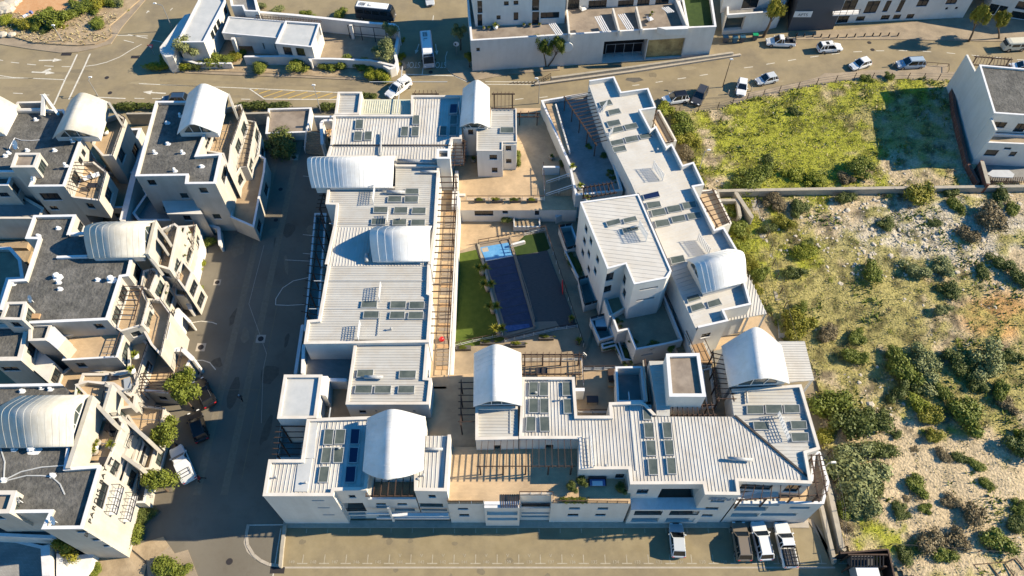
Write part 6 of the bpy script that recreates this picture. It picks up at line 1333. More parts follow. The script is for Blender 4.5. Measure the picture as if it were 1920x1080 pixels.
def bus(front, rear, L, w, Hh, paint, label, cat, roofm=None, vw=False, group=None, name='minibus'):
    f, r_ = Vector(W(*front,Hh)), Vector(W(*rear,Hh)); c = (f+r_)/2; d = f-r_; h = L/2
    root = thing(name, label, cat, (c.x,c.y,.01), group); root.rotation_euler = (0,0,math.atan2(d.y,d.x))
    P = 'paint_'+paint
    rg = []
    for x, k, top in ((-h,.92,Hh-.12),(-h+.2,1,Hh),(h-1.0,1,Hh),(h-.45,.97,Hh-.25 if not vw else Hh-.1),(h-.08,.94,1.25),(h,.9,.9)):
        rg.append([(x,-w*k,.4),(x,-w*k,top*.6),(x,-w*k*.96,top-.15),(x,-w*k*.85,top),(x,w*k*.85,top),(x,w*k*.96,top-.15),(x,w*k,top*.6),(x,w*k,.4)])
    lift(MB().loft(rg),'body',P,root)
    if roofm: lift(MB().loft([[(-h+.25,-w*.8,Hh),(h-1.05,-w*.8,Hh),(h-1.05,w*.8,Hh),(-h+.25,w*.8,Hh)],[(-h+.3,-w*.75,Hh+.06),(h-1.1,-w*.75,Hh+.06),(h-1.1,w*.75,Hh+.06),(-h+.3,w*.75,Hh+.06)]]),'roof_panel',roofm,root)
    # windscreen lies on the sloping nose
    a, b_ = rg[3], rg[4]
    lift(MB().quad((h-.42,-w*.84,Hh-.28),(h-.42,w*.84,Hh-.28),(h-.05,w*.84,1.32),(h-.05,-w*.84,1.32)),'windscreen','car_glass',root) if not vw else lift(MB().quad((h-.40,-w*.84,Hh-.2),(h-.40,w*.84,Hh-.2),(h-.04,w*.84,1.3),(h-.04,-w*.84,1.3)),'windscreen','car_glass',root)
    if not vw: lift(MB().quad((h-1.25,-w*.74,Hh+.07),(h-1.25,w*.74,Hh+.07),(h-.45,w*.8,Hh-.2),(h-.45,-w*.8,Hh-.2)),'upper_windscreen','car_glass',root)
    n = max(3, int(L/1.3))
    for s_ in (-1,1):
        for i in range(n-1):
            xa, xb = -h+.3+i*(L-1.2)/(n-1), -h+.3+(i+.86)*(L-1.2)/(n-1)
            lift(MB().quad((xa,s_*(w+.012),Hh*.56),(xb,s_*(w+.012),Hh*.56),(xb,s_*(w*.985+.012),Hh*.83),(xa,s_*(w*.985+.012),Hh*.83)),'side_window','car_glass',root)
        for x in (h-1.0,-h+1.1): wheel(root, x, s_*(w+.02), .4)
        lift(MB().box(h-.55,s_*(w+.12)-.1,1.5,h-.4,s_*(w+.12)+.1,1.85),'mirror','dark',root)
        lift(MB().box(h-.06,s_*w*.65-.14,.62,h+.02,s_*w*.65+.14,.8),'headlight','white_plastic',root)
    if roofm:
        b = MB(); 
        for yy in (-.4,.1): b.bar((-h+.9,yy,Hh+.2),(-h+1.9,yy,Hh+.2),.05)
        for xx in (-h+.9,-h+1.25,-h+1.6,-h+1.9): b.bar((xx,-.5,Hh+.2),(xx,.3,Hh+.2),.05)
        lift(b,'roof_ladder','dark',root)
        b = MB().bar((-h+2.5,-.4,Hh+.12),(-h+2.5,.2,Hh+.12),.05).bar((-h+2.5,-.4,Hh+.12),(-h+3.1,-.4,Hh+.12),.05); lift(b,'roof_aerial','dark',root)
    return root
car('pickup','white',(727,178),(766,151),'white double cab pickup with canopy turning out of the junction','pickup','pickup_truck',extra='canopy',group=None)
bus((804,116),(796,48),7.4,1.05,2.75,'silver_blue','white roofed minibus waiting at the STOP marking of the side street','minibus','white_plastic')
bus((742,14),(662,6),7.2,1.05,2.8,'charcoal','dark minibus with white roof parked beyond the walled house','minibus','white_plastic')
car('hatch','silver',(807,9),(803,-18),'pale car in the shaded side street at the top edge of the picture')
car('suv','navy',(300,186),(354,185),'dark blue car half hidden behind the northernmost gravel roof')
car('pickup','white',(1440,76),(1489,78),'white flatbed pickup with tools, standing under the tall street tree','pickup','pickup_truck',extra='load',group=None)
car('suv','white',(1576,86),(1537,89),'white car with dark sunroof driving right on the street','car','car',extra='sunroof',group=None)
car('hatch','white',(1596,124),(1632,113),'white hatchback parked left of the silver blue estate car in the kerb layby')
car('wagon','silver_blue',(1686,119),(1730,117),'silver blue estate car parked in the kerb layby by the small posts')
car('hatch','silver',(1420,151),(1456,143),'small silver hatchback right of the white car parked nose down')
car('hatch','white',(1389,178),(1394,146),'white car parked nose towards the fence between the silver hatchback and black off-roader')
car('suv','charcoal',(1303,194),(1321,163),'black off-roader with roof rack parked nose down near the fence','off-roader','parked_car')
car('suv','white',(1249,186),(1284,181),'white car with black roof parked beside the bright green bush',roof='black')
bus((1889,76),(1930,74),4.5,.86,1.98,'cream','cream classic camper van parked at the far right end of the street','van',vw=True,name='camper_van')
car('hatch','white',(1898,122),(1935,126),'white car partly hidden behind the lattice pergola of the corner house')
pk_ = 'vehicles parked in the bays in front of the long front building'
car('hatch','silver',(1268,984),(1273,1040),'silver hatchback parked alone in a bay under the facade',group=pk_)
car('suv','bronze',(1386,984),(1396,1044),'bronze car parked leftmost of the three close vehicles in the bays',group=pk_)
car('suv','white',(1422,983),(1436,1043),'white car parked between the bronze car and the caged pickup',group=pk_)
car('pickup','white',(1465,980),(1484,1062),'white double cab pickup with black cage over its load bed','pickup','pickup_truck',extra='cage',group=pk_)
cp = 'vehicles parked under the roadside trees of the estate road'
car('suv','black',(371,713),(393,757),'glossy black car parked nearest the round manhole on the estate road',group=cp)
car('suv','black',(362,772),(378,824),'black car parked in tree shade just above the white canopied pickup',group=cp)
car('pickup','white',(328,838),(355,900),'white pickup with tall canopy and roof rack below the two black cars','pickup','pickup_truck',extra='canopy_rack',group=cp)
# box truck roof and slatted stall at the bottom edge
tk = thing('box_truck','white roofed box truck parked at the bottom edge beside the dark slatted frame','truck',(*W(1628,1075,1),0))
x,y = W(1628,1078,2.4); MB().box(x-1.25,y-3.6,.6,x+1.25,y+1.0,2.4).build('cargo_box','grey',tk); MB().box(x-1.25,y-3.6,2.4,x+1.25,y+1.0,2.5).build('roof_panel','white_plastic',tk); MB().box(x-1.2,y+1.0,.5,x+1.2,y+2.2,1.9).build('cab','grey_dark',tk)
for sx in (-1.2,1.0):
    for dy in (-2.6,1.2): MB().tube((x+sx,y+dy,.45),(x+sx+.2,y+dy,.45),.45,k=12).build('wheel','tyre',tk)
MB().quad((x-1.05,y+2.21,1.15),(x+1.05,y+2.21,1.15),(x+1.05,y+2.21,1.75),(x-1.05,y+2.21,1.75)).build('windscreen','car_glass',tk)
sf = thing('slatted_canopy','black slatted shade frame behind the white roofed truck at the bottom edge','frame',(*W(1625,1048,0),0))
for i in range(11):
    p,q = WP([(1596+6*i,1042),(1596+6*i,1062)],2.8); MB().bar((*p,2.8),(*q,2.8),.12,.16).build('slat','dark',sf)
for a2,b2 in (((1590,1040),(1664,1040)),((1594,1062),(1660,1062))): p,q = WP([a2,b2],2.65); MB().bar((*p,2.65),(*q,2.65),.15).build('beam','timber_dark',sf)
for c_ in ((1592,1041),(1664,1041),(1594,1062),(1662,1062)): x,y = W(*c_,2.6); MB().bar((x,y,0),(x,y,2.6),.14).build('post','timber_dark',sf)
wallrun('screen_fence','black screen fence turning the corner behind the slatted frame','fence', E2([(258,965),(500,945),(540,1120)]), 2.6, 0, .1, m='dark', cop='timber_dark')
bf = thing('parking_barrier','thin dark parking frame lying at the bottom right corner','frame',(*W(1890,1065,0),0))
for a2,b2 in (((1824,1059),(1892,1053)),((1826,1059),(1850,1090)),((1855,1058),(1880,1090)),((1884,1056),(1908,1090)),((1905,1047),(1922,1068)),((1892,1053),(1905,1047))): p,q = WP([a2,b2],.3); MB().bar((*p,.3),(*q,.3),.1).build('bar','timber_dark',bf)
# ================================================================= PEOPLE
def person(px, label, top, trousers, hair, ang=0, run=False, z0=0):
    x, y = W(*px, z0+.9); s_ = .33 if run else .14
    V = [(0,0,.95),(0,0,1.2),(0,0,1.42),(0,0,1.52),(.02,0,1.66),(.02,0,1.76)]; Rr = [.15,.15,.14,.06,.1,.07]; E_ = [(0,1),(1,2),(2,3),(3,4),(4,5)]
    for s2, ph in ((1,1),(-1,-1)):
        n = len(V); V += [(0,.09*s2,.9),(s_*ph,.1*s2,.5),(s_*ph*(.6 if ph>0 else 1.8),.1*s2,.08 if ph>0 else .2),(s_*ph*(.6 if ph>0 else 1.8)+.14,.1*s2,.05 if ph>0 else .12)]; Rr += [.1,.065,.045,.04]; E_ += [(0,n),(n,n+1),(n+1,n+2),(n+2,n+3)]
        n = len(V); V += [(0,.19*s2,1.4),(-s_*ph*.6,.25*s2,1.14),(-s_*ph*.2+.15,.24*s2,.95)]; Rr += [.065,.045,.035]; E_ += [(2,n),(n,n+1),(n+1,n+2)]
    me = bpy.data.meshes.new('person'); me.from_pydata(V, E_, []); o = bpy.data.objects.new('person', me); COL.objects.link(o)
    me.materials.append(MATS[trousers])
    sk = o.modifiers.new('skin','SKIN'); sb_ = o.modifiers.new('sub','SUBSURF'); sb_.levels = sb_.render_levels = 1
    for i, v in enumerate(me.skin_vertices[0].data): v.radius = (Rr[i],Rr[i]); v.use_root = (i == 0)
    o.location = (x,y,z0); o.rotation_euler = (0,0,ang); tag(o, label, 'person', 'people out of doors'); ORG[o.name] = Vector((x,y,z0))
    b = MB(); rg = []
    for z, a, c in ((.92,.16,.2),(1.15,.15,.2),(1.36,.15,.24),(1.46,.1,.14)): rg.append([(a*math.cos(t*math.pi/5), c*math.sin(t*math.pi/5), z) for t in range(10)])
    lift(MB().loft(rg),'jacket',top,o,True)
    hd = []
    for z, r2 in ((1.6,.105),(1.7,.12),(1.78,.095),(1.82,.03)): hd.append([(r2*math.cos(t*math.pi/5)-.01, r2*math.sin(t*math.pi/5), z) for t in range(10)])
    lift(MB().loft(hd),'hair',hair,o,True)
    return o
person((374,897),'person in a dark red top running past the white canopied pickup','cloth_red','dark','dark',R(200),True)
person((451,746),'person in black and grey walking in the middle of the shaded estate road','grey_dark','dark','text_grey',R(100))
person((73,31),'person in white standing on the orange ground among the garden bushes','cloth_white','dark','dark',R(20),z0=.3)
# blanket by the person
bk_ = thing('picnic_blanket','white blanket with dark bags spread on the orange ground','blanket',(*W(*A1([(225,135)])[0],.34),.33))
MB().prism(WP(A1([(200,140),(255,112),(275,130),(215,160)]),.36),.33,.37).build('blanket','cloth_white',bk_); x,y = W(*A1([(278,112)])[0],.5); MB().loft([[(x-.3,y-.25,.33),(x+.3,y-.25,.33),(x+.3,y+.25,.33),(x-.3,y+.25,.33)],[(x-.2,y-.18,.8),(x+.2,y-.18,.8),(x+.2,y+.18,.8),(x-.2,y+.18,.8)]]).build('bag','cloth_blue',bk_)
ordinals = ['first','second','third','fourth','fifth','sixth','seventh','eighth','ninth','tenth','eleventh','twelfth','last']
# ================================================================= STREET FURNITURE
def lamp(base, h, arm, label, m='steel'):
    x, y = W(*base, 0); r = thing('street_lamp', label, 'street lamp', (x,y,0), 'street lamps')
    MB().tube((x,y,0),(x,y,h),.09,.05,k=8).build('pole',m,r); dx, dy = arm
    MB().tube((x,y,h-.05),(x+dx,y+dy,h+.25),.045,k=6).build('arm',m,r)
    MB().loft([[(x+dx-.3,y+dy-.13,h+.2),(x+dx+.3,y+dy-.13,h+.2),(x+dx+.3,y+dy+.13,h+.2),(x+dx-.3,y+dy+.13,h+.2)],[(x+dx-.2,y+dy-.08,h+.36),(x+dx+.2,y+dy-.08,h+.36),(x+dx+.2,y+dy+.08,h+.36),(x+dx-.2,y+dy+.08,h+.36)]]).build('lamp_head','white_plastic',r); return r
lamp((602,211),5.2,(-.2,.6),'white street lamp behind the gatehouse beside the yellow hatching')
lamp(A1([(1560,275)])[0],5.4,(-1.3,.2),'tall street lamp with side arm standing in shade west of the walled house')
lamp(A1([(568,380)])[0],3.2,(-.2,.3),'short lamp post at the edge of the corner garden')
lamp(A1([(880,862)])[0],3.4,(.2,.5),'slim lamp post behind the stained vault of the north west house')
lamp(C3([(583,665)])[0],4.6,(-.5,.7),'pale lamp post between the north terrace and the ramp channel')
lamp(C3([(1765,560)])[0],5.5,(.2,.3),'dark lamp post beside the white car parked nose down','timber_dark')
lamp(E2([(150,560)])[0],3.5,(.5,0),'lamp post on the path east of the south east terrace')
lamp(C6([(915,530)])[0],4.5,(.6,.1),'small lamp post at the east corner of the diagonal wing')
for i, c_ in enumerate(((340,205),(380,209),(430,209),(475,211),(520,214),(567,215),(617,212),(665,210),(718,208),(765,206),(806,205),(855,204),(907,205))):
    x, y = W(*C4([c_])[0], 0); o = MB().tube((x,y,.1),(x,y,.8),.13,.11,k=8).build('bollard','iron'); recenter(o)
    tag(o, f'{ordinals[i]} short black bollard counted from the flatbed pickup along the far pavement', 'bollard', 'row of black bollards')
for i, c_ in enumerate(((876,375),(924,378),(962,380),(1013,380))):
    x, y = W(*C4([c_])[0], 0); o = MB().tube((x,y,.1),(x,y,1.0),.09,k=6).build('bollard','kerb'); recenter(o); tag(o,['leftmost pale timber bollard beside the silver blue estate car','second pale timber bollard beside the silver blue estate car','third pale timber bollard beside the silver blue estate car','rightmost pale timber bollard beside the silver blue estate car'][i],'bollard','pale timber bollards')
for c_, l_ in (((1365,177),'pale timber bollard left of the white car parked nose down'),((1377,175),'pale timber bollard close beside the nose of the white car parked nose down'),((1408,171),'pale timber bollard right of the white car parked nose down'),((1277,193),'pale timber bollard below the white car with black roof'),((1289,196),'pale timber bollard between the white and black roofed car and the off-roader')):
    o_ = W(*c_,0); o = MB().tube((*o_,.05),(*o_,.95),.08,k=6).build('bollard','kerb'); recenter(o); tag(o,l_,'bollard','pale timber bollards by the parked cars')
# signs
sg = thing('stop_sign','triangular red sign on a short post at the shaded corner of the walled house','road sign',(*W(*A1([(1390,490)])[0],0),0)); x,y,_ = sg.location
MB().bar((x,y,0),(x,y,2.0),.07).build('post','steel',sg); MB().prism([(x-.5,y),(x+.5,y),(x,y+.04)],1.5,1.52)
MB().loft([[(x-.55,y-.06,2.1),(x+.55,y-.06,2.1),(x,y-.06,1.2)],[(x-.55,y-.02,2.1),(x+.55,y-.02,2.1),(x,y-.02,1.2)]]).build('plate','sign_red',sg); MB().loft([[(x-.35,y-.075,1.98),(x+.35,y-.075,1.98),(x,y-.075,1.4)],[(x-.35,y-.062,1.98),(x+.35,y-.062,1.98),(x,y-.062,1.4)]]).build('plate_face','white_plastic',sg)
sg = thing('round_sign','round white sign on a post beside the palm at the side street','road sign',(*W(*C3([(58,350)])[0],0),0)); x,y,_ = sg.location
MB().bar((x,y,0),(x,y,2.3),.07).build('post','steel',sg); MB().tube((x,y-.06,2.3),(x,y-.02,2.3),.5,k=16).build('disc','white_plastic',sg); MB().box(x-.3,y-.08,2.05,x-.0,y-.065,2.5).build('symbol','grey_dark',sg)
# bins
for i, (c_, m_, l_) in enumerate((((1360,72),'blue_bin','black refuse bin leftmost of the row by the shopfront'),((1378,73),'blue_bin','dark blue refuse bin in the middle of the row by the shopfront'),((1392,72),'blue_bin','dark blue refuse bin right of the middle by the shopfront'),((1416,68),'green_bin','refuse bin with bright green lid by the shopfront'))):
    x,y = W(*c_,.8); t = thing('wheelie_bin',l_,'bin',(x,y,.1),'refuse bins'); MB().loft([[(x-.35,y-.3,.1),(x+.35,y-.3,.1),(x+.35,y+.3,.1),(x-.35,y+.3,.1)],[(x-.45,y-.4,1.2),(x+.45,y-.4,1.2),(x+.45,y+.4,1.2),(x-.45,y+.4,1.2)]]).build('bin_body','grey_dark' if i!=1 else 'blue_bin',t); MB().box(x-.48,y-.43,1.2,x+.48,y+.43,1.3).build('lid',m_,t)
# fences of the vacant plots
def wirefence(label, pts, h=1.6, gap=3, m='timber_dark', strands=3):
    P = [Vector((*p,0)) for p in WP(pts,0)]; r = thing('fence',label,'fence',tuple(P[0])); w_ = MB()
    for a,e in zip(P,P[1:]):
        n = max(1,round((e-a).length/gap))
        for i in range(n+1 if e is P[-1] else n): p = a.lerp(e,i/n); MB().bar((p.x,p.y,0),(p.x,p.y,h),.09).build('post',m,r)
        for k in range(strands): z = h*(k+1)/strands-.05; w_.bar((a.x,a.y,z),(e.x,e.y,z),.025)
    w_.build('wire','grey_dark',r); return r
wirefence('long wire fence with timber posts along the street side of the vacant plot', [(1272,213),(1345,205),(1400,188),(1460,174),(1530,160),(1600,150),(1700,150),(1785,153)])
wirefence('curving wire fence on the narrow path east of the diagonal wing', E1([(48,150),(110,320),(160,560),(205,720)])+[(1500,700)], 1.9)
wirefence('wire fence down the bushy east boundary of the parking row', E2([(190,470),(255,760),(262,950)]), 1.9)
wirefence('post and wire fence crossing the scrub at the bottom of the vacant plot', E2([(500,930),(800,950),(1100,975)]), 1.2, 4)
rail('low timber rail round the kerb layby', C4([(1010,360),(1190,375),(1190,408)]), .1, .6, m='deck_grey', gap=2, mid=False)
wallrun('boundary_wall','long low wall bounding the parking row on the east side','boundary wall', F3([(955,660),(1035,995)]), .7, 0, .35, m='concrete', cop='concrete')
wallrun('boundary_wall','pale path wall along the bushy east edge of the south east block','boundary wall', F3([(940,345),(1010,600),(1075,900),(1090,920)]), 1.0, 0, .5, m='concrete', cop='concrete')
b = MB()
# ================================================================= COURTYARD THINGS
def dining(px, z, label, seats=4, m='frame_dark'):
    x,y = W(*px,z+.7); t = thing('garden_table',label,'table',(x,y,z)); MB().box(x-.7,y-.45,z+.68,x+.7,y+.45,z+.74).build('tabletop',m,t)
    for sx in (-.6,.6):
        for sy in (-.35,.35): MB().bar((x+sx,y+sy,z),(x+sx,y+sy,z+.68),.06).build('leg',m,t)
def chair(px, z, label, m='cushion', ang=0, group=None, long=False):
    x,y = W(*px,z+.4); t = thing('lounge_chair',label,'chair',(x,y,z),group); L = .9 if long else .45; c,s_ = math.cos(ang),math.sin(ang)
    f = lambda a,b_: (x+a*c-b_*s_, y+a*s_+b_*c)
    MB().prism([f(-L,-.4),f(L,-.4),f(L,.4),f(-L,.4)],z+.28,z+.42).build('seat',m,t)
    MB().prism([f(-L-.1,-.4),f(-L+.02,-.4),f(-L+.02,.4),f(-L-.1,.4)],z+.3,z+.85).build('backrest',m,t)
    for a in (-L+.05,L-.05):
        for b_ in (-.34,.34): MB().bar((*f(a,b_),z),(*f(a,b_),z+.28),.05).build('leg','frame_dark',t)
chair(H7([(38,500)])[0],6.5,'brown sun lounger on the small terrace west of the walled yard','timber_dark',R(90),long=True)
chair(H7([(38,590)])[0],6.5,'small brown bench beside the sun lounger','timber',R(90))
dining(D7([(770,365)])[0],6.5,'slim dark table on the brown terrace between the roofs')
chair(B3([(625,720)])[0],5.0,'blue grey reclining chair on the tan terrace of the middle white house','text_grey',R(110),long=True)
chair(B3([(520,660)])[0],5.0,'dark garden chair by the glazed doors of the middle white house','frame_dark',R(10))
dining(D2([(590,285)])[0],8.1,'dark table on the upper terrace of the lettered house'); chair(D2([(615,270)])[0],8.1,'dark chair on the upper terrace of the lettered house','frame_dark',R(200))
gb = thing('garden_bench','dark framed garden swing seat with blue and white covers on the shaded deck','bench',(*W(*G3([(1310,540)])[0],7.5),7.0)); x,y,_ = gb.location
MB().box(x-1.0,y-.4,7.3,x+1.0,y+.4,7.42).build('seat','frame_dark',gb); MB().box(x-1.0,y+.35,7.3,x+1.0,y+.45,8.0).build('backrest','frame_dark',gb); MB().box(x-.85,y-.42,7.42,x+.85,y+.3,7.55).build('cover','cloth_blue',gb); MB().box(x-.6,y-.45,7.55,x+.55,y+.1,7.6).build('towel','cloth_white',gb)
for sx in (-.95,.95): MB().bar((x+sx,y,7),(x+sx,y,7.3),.08).build('leg','frame_dark',gb)
rb_ = W(828,636,UC+1.0); bl_ = MB()
rgs = []
for k in range(1,8): a = math.pi*k/8; rgs.append([(rb_[0]+.36*math.sin(a)*math.cos(t*math.pi/6), rb_[1]+.36*math.sin(a)*math.sin(t*math.pi/6), UC+1.0-.36*math.cos(a)) for t in range(12)])
o = bl_.loft(rgs).build('beach_ball','paint_red',smooth=True); recenter(o); tag(o,'bright red ball resting on the boards of the pergola walkway','ball')
tw_ = thing('towel','red and white towel hanging over the fence by the dark pool deck','towel',(*W(*D4([(845,500)])[0],LC+.6),LC+.1)); x,y,_ = tw_.location
MB().box(x-.05,y-.9,LC+.2,x+.05,y+.9,LC+1.2).build('cloth','cloth_red',tw_)
wd = thing('log_pile','heap of cut firewood beside the curved entrance wall','firewood',(*W(*A5([(290,650)])[0],1.2),.8)); 
Block_ = MB().prism(WP(A5([(250,600),(325,590),(320,700),(248,700)]),1.0),0,1.0).build('bed','soil',wd)
for i in range(60):
    x,y = W(*A5([(252+random.random()*70, 592+random.random()*108)])[0],1.1); a = random.random()*3; MB().tube((x,y,1.05+random.random()*.3),(x+.5*math.cos(a),y+.5*math.sin(a),1.05+random.random()*.3),.09,k=6).build('log','kerb' if i%2 else 'timber',wd)
# ================================================================= VEGETATION
rng = np.random.default_rng(5)
def foliage_mesh(name, n, kind='bush', seed=0, lsz=.085):
    g = np.random.default_rng(seed); k = int(g.integers(8,17)) if kind != 'hedge' else 16
    if kind == 'hedge': C_ = np.stack([g.uniform(-.85,.85,k), g.uniform(-.18,.18,k), g.uniform(.25,.5,k)],1); Rd = g.uniform(.22,.34,k)
    elif kind == 'low': C_ = np.stack([g.normal(0,.42,k), g.normal(0,.42,k), g.uniform(.12,.3,k)],1); Rd = g.uniform(.24,.42,k)
    elif kind == 'tree': C_ = np.stack([g.normal(0,.36,k), g.normal(0,.36,k), g.uniform(.6,1.45,k)],1); Rd = g.uniform(.3,.5,k)
    else: C_ = np.stack([g.normal(0,.34,k), g.normal(0,.34,k), g.uniform(.3,.85,k)],1); Rd = g.uniform(.3,.52,k)
    i = g.integers(0,k,n); d = g.normal(size=(n,3)); d /= np.linalg.norm(d,axis=1)[:,None]; d[:,2] = np.where(d[:,2] < -.35, -d[:,2], d[:,2])
    out_ = np.where(g.random(n) < .14, g.uniform(1.0,1.38,n), g.uniform(.7,1.06,n)); p = C_[i]+d*(Rd[i]*out_)[:,None]; p[:,2] = np.maximum(p[:,2], .03)
    # leaf clumps: quads roughly facing outwards with jitter
    nn = d+g.normal(size=(n,3))*.65; nn /= np.linalg.norm(nn,axis=1)[:,None]
    t = np.cross(nn, g.normal(size=(n,3))); t /= np.linalg.norm(t,axis=1)[:,None]; b = np.cross(nn,t); s = (lsz*g.uniform(.6,1.5,n))[:,None]
    V = np.stack([p-t*s-b*s*.55, p+t*s*.2-b*s*.8, p+t*s*1.1+b*s*.1, p-t*s*.1+b*s*.8],1).reshape(-1,3)
    m = MB(); core = []
    for c_, r_ in zip(C_, Rd):
        rr = r_*.7; base = len(V)+0
        core.append((c_, rr))
    me = bpy.data.meshes.new(name); F = np.arange(4*n).reshape(-1,4).tolist(); Vl = V.tolist()
    for c_, rr in core:
        n0 = len(Vl); ph = [(-1,0,0),(1,0,0),(0,-1,0),(0,1,0),(0,0,-1),(0,0,1)]
        Vl += [[c_[0]+a*rr, c_[1]+b2*rr, max(.0,c_[2]+c2*rr)] for a,b2,c2 in ph]; q = n0
        F += [(q+1,q+3,q+5),(q+3,q,q+5),(q,q+2,q+5),(q+2,q+1,q+5),(q+3,q+1,q+4),(q,q+3,q+4),(q+2,q,q+4),(q+1,q+2,q+4)]
    me.from_pydata(Vl, [], F); me.materials.append(MATS['leaf_green']); me.update(); return me
FM = {k: [foliage_mesh(f'{k}_foliage', n_, k, s_*7+len(k), l_) for s_ in range(v_)] for k, n_, v_, l_ in (('bush',3600,7,.05),('low',2800,6,.048),('tree',4200,5,.052),('hedge',3000,2,.045))}
LM = dict(g='leaf_green', y='leaf_lime', d='leaf_dark', b='leaf_brown', o='leaf_olive', w='leaf_yellow')
CN = dict(g='green', y='bright lime', d='dark green', b='brown', o='grey olive', w='yellow green')
PLANTS = []
def setmat(o, m): o.material_slots[0].link = 'OBJECT'; o.material_slots[0].material = MATS[m]
def plant(px, r, c, place, kind='bush', z=0, h=None, wid=None):
    x, y = W(*px, z+ (r*.06*.5)); U = 540-px[1]; sc = (H-z)/abs(-math.cos(TH)*FP+math.sin(TH)*U)    # metres per pixel there
    R_ = r*sc; hh = h or R_*(1.0 if kind != 'low' else .8); PLANTS.append((x,y,R_,hh,c,place,kind,z,px,wid))
